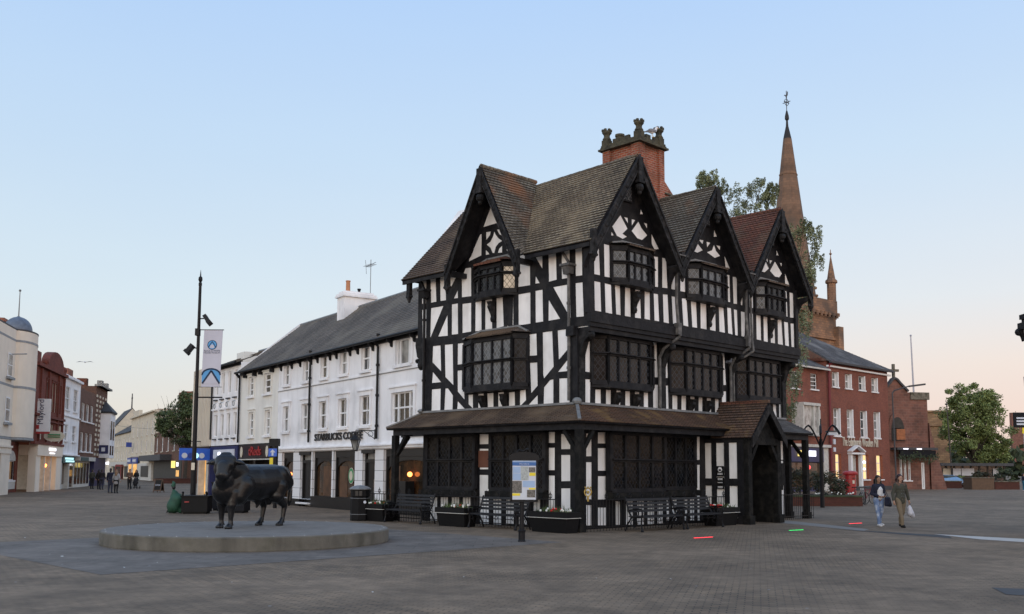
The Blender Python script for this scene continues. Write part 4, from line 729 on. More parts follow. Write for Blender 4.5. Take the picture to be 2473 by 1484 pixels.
for a,c,zb,gl in((-8.25,-6.7,.4,'glass_shop'),(-4.22,-1.93,.55,'glass_shop'),(-1.75,.57,.55,'glass_shop'),(3.38,7.6,.55,'glass_shop')):
    b=B.mb(); b.box(a,c,-.24,-.1,2.35,2.64).box(a,a+.1,-.24,-.1,zb,2.35).box(c-.1,c,-.24,-.1,zb,2.35).box(a,c,-.24,-.1,zb-.1,zb)
    b.prism([(a+.1,2.35),(a+.1,1.9),(a+.3,2.12),((a+c)/2,2.28),(c-.3,2.12),(c-.1,1.9),(c-.1,2.35)],.11,.2,'y') if 0 else None
    n=8; P=[(a+.1,2.35),(c-.1,2.35),(c-.1,1.75)]+[(c-.1-(c-a-.2)*(1-math.cos(math.pi*k/n))/2,1.75+.45*math.sin(math.pi*k/n)) for k in range(1,n)]+[(a+.1,1.75)]
    layer(b,P,[],-.2,-.16); w_=b.build('shop_window','shop_black',B.root)
    p=B.mb(); p.face([(a,-.22,.4),(c,-.22,.4),(c,-.22,2.4),(a,-.22,2.4)]); p.build('pane',gl,w_)
    if c-a>1.8: p=B.mb(); p.box(a+.25+(.6 if a<-4 else 0),a+1.1+(.9 if a<-4 else 0),-.215,-.205,.55,1.95); p.build('blind','interior_brown',w_)
for a,c in((-5.76,-4.38),(1.36,2.57)):
    b=B.mb(); b.box(a+.05,c-.05,-.26,-.18,.05,2.1).box(a,a+.1,-.25,-.1,0,2.6).box(c-.1,c,-.25,-.1,0,2.6).box(a,c,-.25,-.1,2.1,2.25).box(a,c,-.1,.1,2.5,2.66); dd=b.build('door','shop_black',B.root)
    p=B.mb(); p.box(a+.15,c-.15,-.21,-.17,2.25,2.5); p.build('fanlight','glass_curtain',dd); p=B.mb(); p.tube((c-.3,-.12,.8),(c-.3,-.12,1.4),.02); p.build('handle','chrome',dd)
B.part('doorstep','white_paint',(-5.85,-4.3,.05,.2,.12,.2))
tl=B.txt('STARBUCKS COFFEE',.46,'shop_black',-1.30,3.30,.06,5.3,'shop_sign',bold=.010)
# round window emblem, plain green-white disc
b=MB(lambda x,y,z:B.tf(-.15+x,-.16+z,1.52+y)); b.lathe([(.36,0),(.36,.01)],28,sx=.8); em=b.build('emblem','sign_cream',B.root); b=MB(lambda x,y,z:B.tf(-.15+x,-.148+z,1.52+y)); b.lathe([(.33,0),(.33,.006)],28,sx=.8); e2=b.build('emblem_ring','sign_green',em)
b=MB(lambda x,y,z:B.tf(-.15+x,-.14+z,1.52+y)); b.lathe([(.22,0),(.22,.004)],20,sx=.8); b.build('emblem_centre','sign_cream',em)
for u,z in((-7.2,1.55),(5.6,1.62)):
    b=B.mb(); b.ball((u,-.05,z),.10,12,8); lm=b.build('pendant_light','glow_orange',B.root)
b=B.mb(); b.box(5.2,5.9,-.1,.3,.55,1.35); b.build('menu_board','shop_black',B.root)
# roof, gutter, corbels, chimney
def sroof(B,u0,u1,z0,z1,off,mat,lift=.015,course=.2,ov=.3,ends=True):
    b=B.mb(); slope(b,(u0,ov,z0),(u1,ov,z0),(u1,-off,z1),(u0,-off,z1),course,lift,.06); slope(b,(u0,-2*off,z0),(u1,-2*off,z0),(u1,-off,z1),(u0,-off,z1),course,lift,.06); r_=b.build('roof',mat,B.root)
    b=B.mb(); b.tube((u0,-off,z1+.02),(u1,-off,z1+.02),.09,n=8); b.build('ridge','lead_grey',r_)
    b=B.mb(); b.tube((u0,ov+.05,z0-.03),(u1,ov+.05,z0-.03),.07,n=8); b.box(u0,u1,0,.08,z0-.18,z0+.05); b.build('gutter','black_iron',B.root); return r_
sroof(B,-9.1,9.5,EZ-.02,10.44,3.6,'slate')
B.part('party_wall','white_render',(5.0,5.4,-4.2,-2.6,9.4,10.75))
CB=((0.01,EZ-.1),(.3,EZ-.1),(.27,EZ-.22),(.12,EZ-.28),(.09,EZ-.42),(.01,EZ-.45))
for wq in up[:5]+[t1]:
    for u in (wq[0]-.35,wq[2]+.35):
        b=B.mb(); b.raw([(u-.05,a,z) for a,z in CB]+[(u+.05,a,z) for a,z in CB],[tuple(range(6)),tuple(range(6,12))]+[(i,(i+1)%6,6+(i+1)%6,6+i) for i in range(6)]); b.build('corbel','black_timber',B.root)
for x in(845,1412):
    u=B.px('w3',x,1000)[0]; b=B.mb(); b.tube((u,.1,3.1),(u,.1,EZ-.3),.055,n=8); b.tube((u,.1,EZ-.3),(u,.3,EZ-.08),.055,n=8)
    for k in range(4): b.tube((u,.1,3.6+k*1.3),(u,.1,3.7+k*1.3),.08,n=8)
    b.build('downpipe','black_iron',B.root)
b=B.mb(); b.box(-7.9,-7.0,-4.5,-2.7,8.6,10.95).box(-8.0,-6.9,-4.6,-2.6,10.95,11.05).box(-7.96,-6.94,-4.56,-2.64,11.05,11.15).box(-7.85,-7.05,-4.45,-2.75,11.15,11.27); chm=b.build('chimney','white_render',B.root)
b=B.mb(); b.lathe([(.13,0),(.12,.1),(.11,.55),(.13,.57),(.13,.62)],12,(-7.45,-3.1,11.27)); b.build('chimney_pot','terracotta',chm); b=B.mb(); b.lathe([(.07,0),(.07,.12),(.11,.22),(.09,.25)],10,(-7.45,-3.75,11.27)); b.build('vent','black_iron',chm)
b=MB(lambda u,d,z:B.tf(u-3.0,d-1.3,z+.55)); b.tube((-4.2,-3.0,10.5),(-4.2,-3.0,12.6),.02,n=5); b.tube((-4.8,-3.0,12.3),(-3.6,-3.0,12.35),.015,n=4)
for k in range(7): b.tube((-4.75+k*.14,-3.2,12.3),(-4.75+k*.14,-2.8,12.3),.01,n=4)
b.tube((-4.8,-3.0,12.3),(-4.9,-3.0,12.7),.012,n=4); b.tube((-4.8,-3.0,12.3),(-4.75,-3.0,11.9),.012,n=4); b.build('aerial','lead_grey',B.root)
# --- dark fronted shop, same terrace
B=Bd('white_shop_building','off-white two-window building over the black and red shop front','building',WP,YW,-15.2)
up=B.rects('w3',[(325,815,368,975),(455,775,512,945)]); lo=B.rects('w3',[(325,1110,365,1310),(460,1085,505,1295)])
B.wall(-15.2,-9.12,3.2,EZ,7,'cream_render',[(*w,dict(nx=1,ny=3,sill='white_render',sur='cream_render',sw=.12,glass=g,fw=.09)) for w,g in zip(up+lo,('glass_curtain','glass_warm','glass_curtain','glass_blind'))])
sroof(B,-15.2,-9.12,EZ-.02,10.44,3.6,'slate')
b=B.mb(); b.prism([(.3,EZ),(-3.6,10.6),(-7.4,EZ)],-15.3,-15.21,'x'); b.build('verge','white_render',B.root)
B.part('shop_front','shop_black',(-15.2,-9.12,-6,-.5,0,2.32),(-15.2,-9.12,-.4,.0,2.3,3.18),(-15.2,-14.8,-.5,.02,0,2.3),(-9.5,-9.12,-.5,.02,0,2.3),(-12.6,-12.3,-.5,.0,0,2.3))
b=B.mb(); b.face([(-14.8,-.45,.3),(-9.5,-.45,.3),(-9.5,-.45,2.1),(-14.8,-.45,2.1)]); b.build('pane','glass_shop',B.root)
fs=B.part('fascia','sign_maroon',(-14.75,-9.9,.01,.1,2.4,3.1)); B.part('fascia_trim','dirty_white',(-14.8,-9.6,.02,.12,2.3,2.36),parent=fs)
B.txt('tReds',.72,'sign_red',-12.1,2.76,.13,1.95,'lettering',parent=fs)
for u in(-14.35,-10.25): 
    b=MB(lambda x,y,z,u=u:B.tf(u+x,.105+z,2.75+y)); b.lathe([(.3,0),(.3,.02)],20,sx=.62,sy=1.0); b.build('emblem','sign_cream',fs)
for wq in up:
    for u in(wq[0]-.35,wq[2]+.35): B.part('corbel','black_timber',(u-.05,u+.05,.01,.25,EZ-.4,EZ-.12))
b=B.mb(); b.tube((-15.1,.1,3.3),(-15.1,.1,EZ-.3),.055,n=8); b.tube((-15.1,.1,EZ-.3),(-15.1,.3,EZ-.1),.08,n=8); b.build('downpipe','black_iron',B.root)
# --- narrow ornamented building
B=Bd('ornamented_building','narrow white building with rows of moulded window heads behind the banner','building',WP,YW,-20.4)
ws=[]
for k in range(4):
    u=-19.9+k*1.2; ws+=[(u,6.3,u+.55,7.6,dict(nx=1,ny=1,sill=None,glass='glass_blind')),(u,3.75,u+.6,5.1,dict(nx=1,ny=1,sill=None,glass='glass_blind'))]
B.wall(-20.4,-15.22,3.2,8.0,7,'white_render',ws)
for k in range(4):
    u=-19.65+k*1.2; B.part('moulding','white_render',(u-.42,u+.42,.0,.16,5.35,5.45),(u-.35,u+.35,.0,.09,5.46,5.75)); B.part('moulding','slate_dark',(u-.3,u+.3,.0,.12,5.95,6.02)); B.part('moulding','slate_dark',(u-.25,u+.25,.0,.12,3.55,3.62))
    b=MB(lambda x,y,z,u=u:B.tf(u+x,z,5.62+y)); b.lathe([(.2,.05),(.16,.14),(.1,.05)],12); b.build('moulding','grey_band',B.root)
sroof(B,-20.4,-15.22,8.0,9.3,2.9,'slate'); B.part('parapet','cream_render',(-20.6,-19.2,-4,-1.5,8.0,9.1),(-15.6,-15.22,-2.2,-.1,8.0,8.4))
b=B.mb(); b.tube((-20.3,.1,3.6),(-20.3,.1,7.9),.055,n=8); b.build('downpipe','black_iron',B.root)
B.part('shop_front','shop_blue',(-20.4,-15.22,-6,-.3,0,3.18),(-20.4,-15.22,-.3,.05,2.36,3.15),(-15.6,-15.22,-.29,.1,0,2.35),(-20.4,-20.1,-.29,.1,0,2.35),(-18.2,-18.0,-.29,.0,0,2.35))
B.part('fascia','paper',(-19.6,-15.7,.055,.1,2.42,2.95)); B.part('lit_letters','glow_white',(-18.6,-18.2,.105,.13,2.55,2.8)); B.part('poster','dirty_white',(-19.9,-18.3,-.28,-.26,.3,2.3),(-17.9,-15.7,-.28,-.26,.3,2.3))
# --- ribbed cream frontage
B=Bd('ribbed_building','tall cream building with vertical ribs at the far end of the white terrace','building',WP,YW,-24.4)
B.wall(-24.4,-20.42,3.2,8.2,7,'ribbed_cream')
for k in range(13): B.part('rib','ribbed_cream',(-24.3+k*.31,-24.2+k*.31,.002,.1,3.25,8.15))
B.part('shop_front','shop_black',(-24.4,-20.42,-6,-.4,0,3.15),(-24.4,-20.42,-.4,.1,2.9,3.18)); b=B.mb(); b.face([(-24.2,-.35,.2),(-20.6,-.35,.2),(-20.6,-.35,2.7),(-24.2,-.35,2.7)]); b.build('pane','glow_shop',B.root)
B.part('shutter_frame','dirty_white',(-22.7,-22.5,-.3,.1,0,2.9),(-21.0,-20.6,-.3,.08,0,2.9))
b=B.mb(); b.box(-22.3,-22.2,.1,1.6,3.5,3.55); b.build('bracket','black_iron',B.root)
sg=B.px('z4',255,330); b=B.mb(); b.box(-20.5,-20.4,.05,1.9,2.32,3.05); hs=b.build('projecting_sign','bright_blue',B.root)
for i,(y,mt) in enumerate(((.55,'paper'),(.9,'glow_teal'),(1.25,'mid_blue'),(1.6,'paper'))):
    b=MB(lambda x,yy,z,y=y:B.tf(-20.395+z,y+x,2.6+yy)); b.lathe([(.17,0),(.17,.02)],16); b.build('roundel',mt,hs)

# --- left hand street frontage
YL=1.81795; LP=gp('l1',60,1440)
B=Bd('rounded_cream_building','cream corner building with rounded end, grey bands and lead dome','building',LP,YL,-9)
OV=0.; pl=[(-9,0),(-.2,0)]+[(1.9-2.1*math.cos(math.pi*k/12),.85*math.sin(math.pi*k/12)) for k in range(1,12)]+[(4.0,0),(4.2,-.4),(4.2,-9),(-9,-9)]
def plan(B,pl,z0,z1,mat,nm,e=0.,d=0.):
    b=MB(lambda u,y,z:B.tf(u,y,z)); cx=sum(p[0] for p in pl)/len(pl); cy=sum(p[1] for p in pl)/len(pl)
    P=[(cx+(x-cx)*(1+e),cy+(y-cy)*(1+e)+OV) for x,y in pl]; b.prism(P,z0,z1,'z'); return b.build(nm,mat,B.root)
plan(B,pl,3.9,11.25,'pale_cream','wall'); plan(B,pl,3.72,3.88,'grey_band','band',.02); plan(B,pl,7.25,7.42,'grey_band','band',.015); plan(B,pl,10.45,10.6,'grey_band','band',.015); plan(B,pl,11.26,11.36,'slate_dark','coping',.01)
for wq in B.rects('l1',[(50,440,82,610)],0,-OV)+B.rects('l1',[(33,750,62,930)],0,-OV):
    a,z0,c,z1=wq; b=MB(lambda u,d,z:B.tf(u,d+OV,z)); b.box(a,c,.01,.06,z0,z1); w_=b.build('window','white_paint',B.root); p=MB(lambda u,d,z:B.tf(u,d+OV,z)); p.box(a+.08,c-.08,.06,.07,z0+.1,(z0+z1)/2-.04).box(a+.08,c-.08,.06,.07,(z0+z1)/2+.04,z1-.1); p.build('pane','glass_curtain',w_); p=MB(lambda u,d,z:B.tf(u,d+OV,z)); p.box(a-.15,c+.15,.01,.25,z0-.18,z0-.02); p.build('sill','grey_band',w_)
dc=(B.px('l1',131,200,.45)[0],-.45,0); zb_=B.px('l1',131,290,.45)[1]; zt_=B.px('l1',131,182,.45)[1]; hh=zt_-zb_; b=B.mb(); R_=.93; b.lathe([(R_,11.3),(R_*1.03,zb_)]+[(R_*1.03*math.cos(t),zb_+hh*.97*math.sin(t)) for t in [math.pi/2*k/8 for k in range(1,8)]]+[(.12,zt_-.05),(.1,zt_)],20,dc); dm=b.build('dome','dome_lead',B.root,True)
b=B.mb(); b.tube((dc[0],-.45,zt_-.1),(dc[0],-.45,zt_+hh*1.75),.05,.03,6); b.ball((dc[0],-.45,zt_+hh*1.75),.09,8,6); b.build('finial','lead_grey',dm)
b=B.mb(); b.tube((-1.5,.0,9.45),(-1.5,1.0,9.5),.04,n=5); b.build('wall_light','grey_band',B.root)
b=B.mb(); b.box(-5.3,-4.4,-1.2,.0,0,3.0).box(-2.6,-.2,-1.2,.0,0,2.75).box(-9,-.1,-2.0,.06,2.75,3.15).box(-9,-.05,-2,.14,3.16,3.3).box(-9,-.1,-2,.0,3.3,3.7).box(-9,-5.6,-1.2,-.4,0,2.7); b.build('colonnade','pale_cream',B.root)
B.part('shop_interior','interior_dark',(-9,-.1,-8,-2.01,0,3.7)); B.part('shop_glow','glow_yellow',(-6.5,-5.6,-1.9,-1.85,1.9,2.4))
# ornate red building
B=Bd('ornate_brick_building','ornate dark red brick building with curved gable and narrow arched windows','building',LP,YL,-.1)
Z=B.rects
a=Z('l7',[(265,790,505,1140)],0,1.2)[0]
B.wall(.0,7.6,0,3.7,7,'ornate_brick',[(a[0],.9,min(a[2],4.2),2.3,dict(nx=2,ny=1,glass='glass_dark',bars=(.55,)))],d=-1.2,name='wall')
b=MB(lambda u,z,d:B.tf(u,d,z)); c0=(a[0]+min(a[2],4.2))/2; n=10; P=[(a[0]-.1,2.32)]+[(c0-(c0-a[0]+.1)*math.cos(math.pi*k/n),2.32+.75*math.sin(math.pi*k/n)) for k in range(1,n)]+[(2*c0-a[0]+.1,2.32)]; b.prism(P,-1.19,-1.14,'z'); b.build('lunette','dirty_white',B.root)
B.part('lit_display','glow_shop',(c0+.2,2*c0-a[0]-.1,-1.31,-1.305,1.6,2.25)); B.part('stall_riser','dirty_white',(a[0],2*c0-a[0],-1.2,-1.12,.25,.85))
w3_=[]; 
for x0,x1 in((328,346),(368,382),(388,402),(418,432)):
    q=Z('l1',[(x0,600,x1,780)],0)[0]; w3_.append((q[0],6.35,q[2],8.7,dict(nx=1,ny=2,glass='glass_dark',sill=None,sur='ornate_brick',frame='sign_cream')))
for x0,x1 in((320,335),(362,376),(415,428)):
    q=Z('l1',[(x0,930,x1,1050)],0)[0]; w3_.append((q[0],3.9,q[2],5.3,dict(nx=1,ny=2,glass='glass_dark',sill=None,frame='sign_cream')))
B.wall(6.2,17.3,3.75,9.5,7,'ornate_brick',w3_)
B.part('cornice','ornate_brick',(6.1,17.4,-.1,.3,9.5,9.75),(6.1,17.4,-.1,.22,5.75,5.95),(6.1,17.4,-.1,.22,3.6,3.8),(7.6,17.3,-.1,.18,5.45,5.55),(6.0,7.4,-.8,.1,9.75,10.6))
uc=13.3; n=10; b=MB(lambda u,z,d:B.tf(u,d,z)); P=[(uc-3.4,9.76)]+[(uc-3.0*math.cos(math.pi*k/n),10.1+1.15*math.sin(math.pi*k/n)) for k in range(n+1)]+[(uc+3.4,9.76)]; b.prism(P,-.5,.1,'z'); b.build('gable','ornate_brick',B.root)
for u in(9.9,16.8,17.2): b=B.mb(); b.ball((u,-.1,10.15),.3); b.box(u-.2,u+.2,-.3,.1,9.75,10.0); b.build('finial','ornate_brick',B.root)
for u in(8.0,10.8,14.8,17.0): B.part('pilaster','ornate_brick',(u-.15,u+.15,0,.14,3.85,9.45))
for u in(8.5,11.9,16.0): B.part('stone_strip','sign_cream',(u-.1,u+.1,.0,.1,4.0,5.3)); 
b=B.mb(); b.box(5.2,7.1,-3.8,-2.2,8,12.6).box(5.1,7.2,-3.9,-2.1,12.6,12.85); b.build('chimney','chimney_brick',B.root)
# pale shop front below
B.part('shop_front','pale_cream',(7.6,17.3,-.5,.15,2.75,3.72),(7.6,9.2,-.5,.05,0,2.75),(15.3,17.3,-.5,.05,0,2.75)); B.part('lit_letters','glow_white',(11.6,14.2,.16,.2,3.2,3.4),(11.9,13.8,.16,.2,2.95,3.02))
b=B.mb(); b.face([(9.2,-.4,0),(15.3,-.4,0),(15.3,-.4,2.75),(9.2,-.4,2.75)]); b.build('pane','glow_peach',B.root); B.part('mullion','dirty_white',(10.9,11.2,-.39,0,0,2.75),(13.3,13.6,-.39,0,0,2.75)); b=B.mb(); b.ball((11.6,-.1,2.0),.16); b.build('pendant_light','glow_orange',B.root)
# projecting vertical banner and oval sign belong to this front
b=B.mb(); q=B.px('l1',272,860,-.9); u=7.4; b.box(u-.04,u+.04,-.4,.95,4.55,7.05); bn=b.build('banner_sign','white_paint',B.root); b=B.mb(); b.box(u-.05,u+.05,-.4,.95,4.38,4.54); b.build('strip','sign_red',bn)
text('lettering','Maylord',.62,'shop_blue',bn,B.tf(u-.06,.3,6.0),(0,0,1),(1e-6,1,0),ext=.005) if 0 else text('lettering','Maylord',.58,'shop_blue',bn,B.tf(u-.06,.28,6.05),(0,0,1),(0,1,0),ext=.005)
b=B.mb(); b.box(u-.07,u-.045,-.3,.2,4.75,5.05); b.build('emblem','sign_red',bn)
b=MB(lambda x,y,z:B.tf(10.2+z,.75+x,4.3+y)); b.lathe([(.78,0),(.78,.08)],20,sy=.55); ov=b.build('oval_sign','sign_cream',B.root)
b=B.mb(); b.box(10.1,10.19,.3,1.2,4.38,4.46).box(10.1,10.19,.3,1.2,4.2,4.27); b.build('stripe','sign_green',ov)
# white, brown and stone-trimmed fronts further up the street
B=Bd('white_street_building','plain white three-storey building beside the ornate red brick one','building',LP,YL,17.4)
ws=[]
for y,L_ in((1,[(465,675,495,810),(520,705,548,845)]),(0,[(458,915,482,960),(510,930,535,1090)])):
    for q,z in zip(B.rects('l1',L_,0),((6.9,8.9),(6.9,8.9)) if y else ((4.2,5.6),(4.2,5.6))): ws.append((q[0],z[0],q[2],z[1],dict(nx=2,ny=2,glass='glass_curtain')))
B.wall(17.4,25.2,2.9,9.6,7,'white_render',ws); B.part('cornice','white_render',(17.3,25.2,-.2,.25,9.6,9.8),(17.4,25.2,0,.12,6.3,6.4),(17.4,25.2,0,.2,2.9,3.0)); B.part('parapet','white_render',(17.4,25.2,-1,-.1,9.8,10.0))
B.part('shop_front','dirty_white',(17.4,25.2,-6,-.4,0,2.88),(17.4,18.0,-.4,.02,0,2.88),(21.0,21.4,-.4,.02,0,2.88)); fs=B.part('fascia','teal_dark',(17.8,23.2,.0,.12,2.25,2.85)); B.part('lit_letters','glow_teal',(18.6,22.4,.13,.16,2.55,2.72),(18.9,22.8,.13,.16,2.33,2.48),parent=fs)
b=B.mb(); b.face([(18,-.35,.4),(21,-.35,.4),(21,-.35,2.2),(18,-.35,2.2)]).face([(21.4,-.35,.1),(25.0,-.35,.1),(25,-.35,2.2),(21.4,-.35,2.2)]); b.build('pane','glass_shop',B.root)
B=Bd('brown_brick_building','brown brick building with white window groups between white and stone-trimmed fronts','building',LP,YL,25.3)
ws=[]
for z0,z1 in((6.3,8.0),(3.4,5.2)):
    for k in range(3): ws.append((26.2+k*2.5,z0,27.9+k*2.5,z1,dict(nx=1,ny=1,glass='glass_blind')))
B.wall(25.3,34,2.9,9.3,7,'brown_brick',ws); B.part('shop_front','dirty_white',(25.3,34,-6,-.3,0,2.85),(25.3,34,-.3,.25,2.5,2.88)); B.part('chimney','chimney_brick',(27,29.5,-3,-1.5,9.3,11.3))
b=B.mb()
for k in range(5): b.face([(25.6+k*1.65,-.28,.3),(26.9+k*1.65,-.28,.3),(26.9+k*1.65,-.28,2.3),(25.6+k*1.65,-.28,2.3)])
b.build('pane','glass_shop',B.root); B.part('fascia','teal_dark',(25.5,29.5,.26,.32,2.5,2.85))
B=Bd('stone_trimmed_building','tall brick building with chequered stone quoins and slate-topped bay at street end','building',LP,YL,34.1)
B.wall(34.1,41.5,2.9,10.2,7,'brown_brick'); 
for k in range(4):
    b=B.mb()
    for r_ in range(13): b.box(34.2+k*1.9+(r_%2)*.35,34.9+k*1.9+(r_%2)*.35,.0,.06,3.1+r_*.5,3.35+r_*.5)
    b.build('quoins','sign_cream',B.root); B.part('cornice','dirty_white',(34,41.5,-.2,.5,10.2,10.4),(35.5,36.5,-.2,.3,10.401,10.9),(39,40,-.2,.3,10.401,10.9)); B.part('chimney','chimney_brick',(34.4,35.2,-2,-1,10.2,11.0))
B.part('bay','white_render',(37.5,41.0,0,1.0,2.9,7.6)); b=B.mb(); b.box(37.4,41.1,.0,1.15,7.6,7.75); b.raw([(37.3,0,7.76),(41.2,0,7.76),(41.2,1.2,7.76),(37.3,1.2,7.76),(39.2,.2,9.0)],[(0,1,4),(1,2,4),(2,3,4),(3,0,4)]); b.build('bay_roof','slate_dark',B.root)
b=B.mb(); b.box(37.8,38.8,1.0,1.02,4.8,6.8).box(39.4,40.4,1.0,1.02,4.8,6.8).box(37.8,38.8,1.0,1.02,3.2,4.2).box(39.4,40.4,1.0,1.02,3.2,4.2); b.build('pane','glass_dark',B.root)
B.part('shop_front','shop_blue',(34.1,41.5,-6,.1,0,2.85)); B.part('projecting_sign','shop_blue',(36,36.1,.2,1.1,3.3,4.2)); B.part('emblem','paper',(35.97,35.99,.45,.8,3.55,3.95))
# --- distant cream row
FP=Vector((-42.3,126,0)); YF=math.atan2(-89,46.9)
def far(name,label,u0,u1,zt,mat,rows,depth=8,roof=None,cat='building',**k):
    B=Bd(name,label,cat,FP,YF,u0); ws=[]
    for z0,z1,n,gl in rows:
        for i in range(n):
            c=u0+(u1-u0)*(i+.5)/n; w_=min(.65,(u1-u0)/n*.28); ws.append((c-w_,z0,c+w_,z1,dict(nx=1,ny=2,glass=gl,sill='far_cream',fw=.1)))
    B.wall(u0,u1,0,zt,depth,mat,ws); 
    if roof: 
        b=B.mb(); slope(b,(u0,.3,zt),(u1,.3,zt),(u1,-3.5,zt+roof),(u0,-3.5,zt+roof),.3,.02,.1); slope(b,(u0,-7.3,zt),(u1,-7.3,zt),(u1,-3.5,zt+roof),(u0,-3.5,zt+roof),.3,.02,.1); b.build('roof','slate_dark',B.root)
        b=B.mb(); b.prism([(0,zt),(-3.5,zt+roof-.1),(-7,zt)],u0+.01,u0+.2,'x'); b.build('gable_wall',mat,B.root); b=B.mb(); b.prism([(0,zt),(-3.5,zt+roof-.1),(-7,zt)],u1-.2,u1-.01,'x'); b.build('gable_wall',mat,B.root)
    return B
u_=lambda x:PL(FP,YF)('l2',x,1000)[0]
B=far('brick_shop_building','low red-brown brick shop with tall white windows behind the street tree','x' and u_(608),u_(900),7.0,'brown_brick',[(4.2,6.2,5,'glass_blind')],8)
a,c=u_(608),u_(890); cf=B.part('canopy','slate_dark',(a-5,a+(c-a)*.65,.0,1.5,2.9,3.7)); B.part('shop_interior','interior_dark',(a+.3,c-.3,.01,.05,.3,2.85)); B.part('lit_sign','glow_yellow',(c-5.5,c-5,.06,.5,1.9,2.8)); B.part('lit_sign','glow_white',(c-4,c-2.6,.06,.1,2.1,2.6)); B.part('lit_display','glow_shop',(c-4.2,c-2,.06,.08,.8,1.6))
B=far('cream_parapet_building','three-storey cream building with parapet and blue shop sign, next to the brick shop','x' and u_(372),u_(606),10.6,'far_cream',[(7.0,9.2,5,'glass_curtain'),(4.4,6.3,5,'glass_curtain')],8)
a,c=u_(372),u_(606); B.part('cornice','far_cream',(a,c,0,.4,10.3,10.5),(a,c,0,.3,3.7,3.9),(a+2,a+9,-.6,0,10.6,11.5)); B.part('shop_front','dirty_white',(a,c,.01,.3,0,2.6)); B.part('fascia','mid_blue',(a+.5,a+6,.31,.5,2.6,3.6),(a+7,a+13,.31,.5,2.6,3.6)); B.part('lit_display','glow_shop',(a+1.5,a+5,.31,.35,.4,2.5),(a+7.5,a+12,.31,.35,.4,2.5)); B.part('shop_window','interior_dark',(a+17,c-3,.31,.35,.5,2.2)); B.part('lettering','paper',(a+1,a+5,.51,.55,2.9,3.3),(a+8,a+12,.51,.55,2.9,3.3))
B.part('chimney','mill_brick',(c-5,c-.5,-6,-4,10.6,13.5),(a-3,a+2,-7,-4,10.6,12.2)); B.part('projecting_sign','mid_blue',(a+4,a+4.2,.3,1.2,5.4,6.2))
B=far('cream_terrace','low cream terrace with many narrow windows and dark pitched roof, across the far street','x' and u_(195),u_(370),8.2,'far_cream',[(5.9,7.3,8,'glass_curtain'),(3.3,5.0,8,'glass_curtain')],7,2.4)
a,c=u_(195),u_(370); B.part('fascia','dirty_white',(a,c,.01,.5,2.2,3.0)); B.part('shop_window','interior_dark',(a+3,a+9,.01,.05,.3,2.1),(a+12,a+17,.01,.05,.3,2.1),(c-7,c-1,.01,.05,.3,2.1))
B=far('gabled_cream_building','pale gabled building with finial at the far left end of the distant street','x' and u_(122),u_(192),9.5,'far_cream',[(6.5,8.4,2,'glass_dark'),(3.4,5.2,2,'glass_dark'),(.6,2.2,2,'glass_dark')],8,4.5)
b=B.mb(); b.tube((u_(185),-3.5,14),(u_(185),-3.5,17),.15,.1,5); b.box(u_(185)-.5,u_(185)+.5,-3.6,-3.4,15.9,16.2); b.build('finial','slate_dark',B.root); B.part('hanging_sign','shop_black',(u_(140),u_(140)+.3,.2,2.2,3.6,7.2)); B.part('lit_display','glow_white',(u_(150),u_(170),.1,.3,2.6,3.1))
# small red and brick shops right of the tree
Q=Vector(((D('l2',868,1110)[0]-1236.5)/2375.46*104,104,0)); QS=1.346
B=Bd('red_shop','small dark red fronted shop right of the street tree','shop',Q*QS,R(-12),0); B.root.scale=(QS,QS,1.28)
B.wall(0,4.6,0,5.0,6,'far_red'); B.part('shop_window','interior_dark',(.6,2.0,.01,.06,.6,2.6)); B.part('fascia','sign_red',(.1,4.5,.01,.15,3.3,4.0)); B.part('upper_wall','brown_brick',(.5,4.6,-5,-.3,5.0,7.0))
B=Bd('brick_corner_building','red brick building with sloping roof seen between lamp post and ribbed frontage','building',(Q+Vector((4.6,-1,0)))*QS,R(-20),0); B.root.scale=(QS,QS,1.28)
B.wall(0,4.6,0,8.8,6,'mill_brick',[(1.0,6.6,2.2,8.0,dict(glass='glass_dark')),(.6,3.6,1.3,5.4,dict(glass='glass_dark')),(1.9,3.6,2.7,5.4,dict(glass='glass_curtain'))]); b=B.mb(); slope(b,(0,1.2,6.2),(3.4,1.2,6.2),(3.4,.02,7.4),(0,.02,7.4),.3); b.build('lower_roof','slate_dark',B.root)
B.part('sign_board','dirty_white',(.2,2.6,.02,.1,5.6,6.1)); B.part('shop_interior','interior_dark',(.2,4.4,.01,.05,.2,2.6)); B.part('parapet','dirty_white',(0,4.6,-1,.1,8.8,9.1)); B.part('display_post','dirty_white',(.4,.55,.06,.2,0,2.8),(2.6,2.75,.06,.2,0,2.8),(3.4,3.55,.06,.2,0,2.8))
b=MB(lambda x,y,z:B.tf(2.6+x,1.2+z,4.3+y)); b.lathe([(.85,0),(.85,.12)],20); rs=b.build('round_sign','shop_black',B.root); B.part('emblem','paper',(2.1,3.0,1.33,1.36,4.25,4.5),parent=rs)

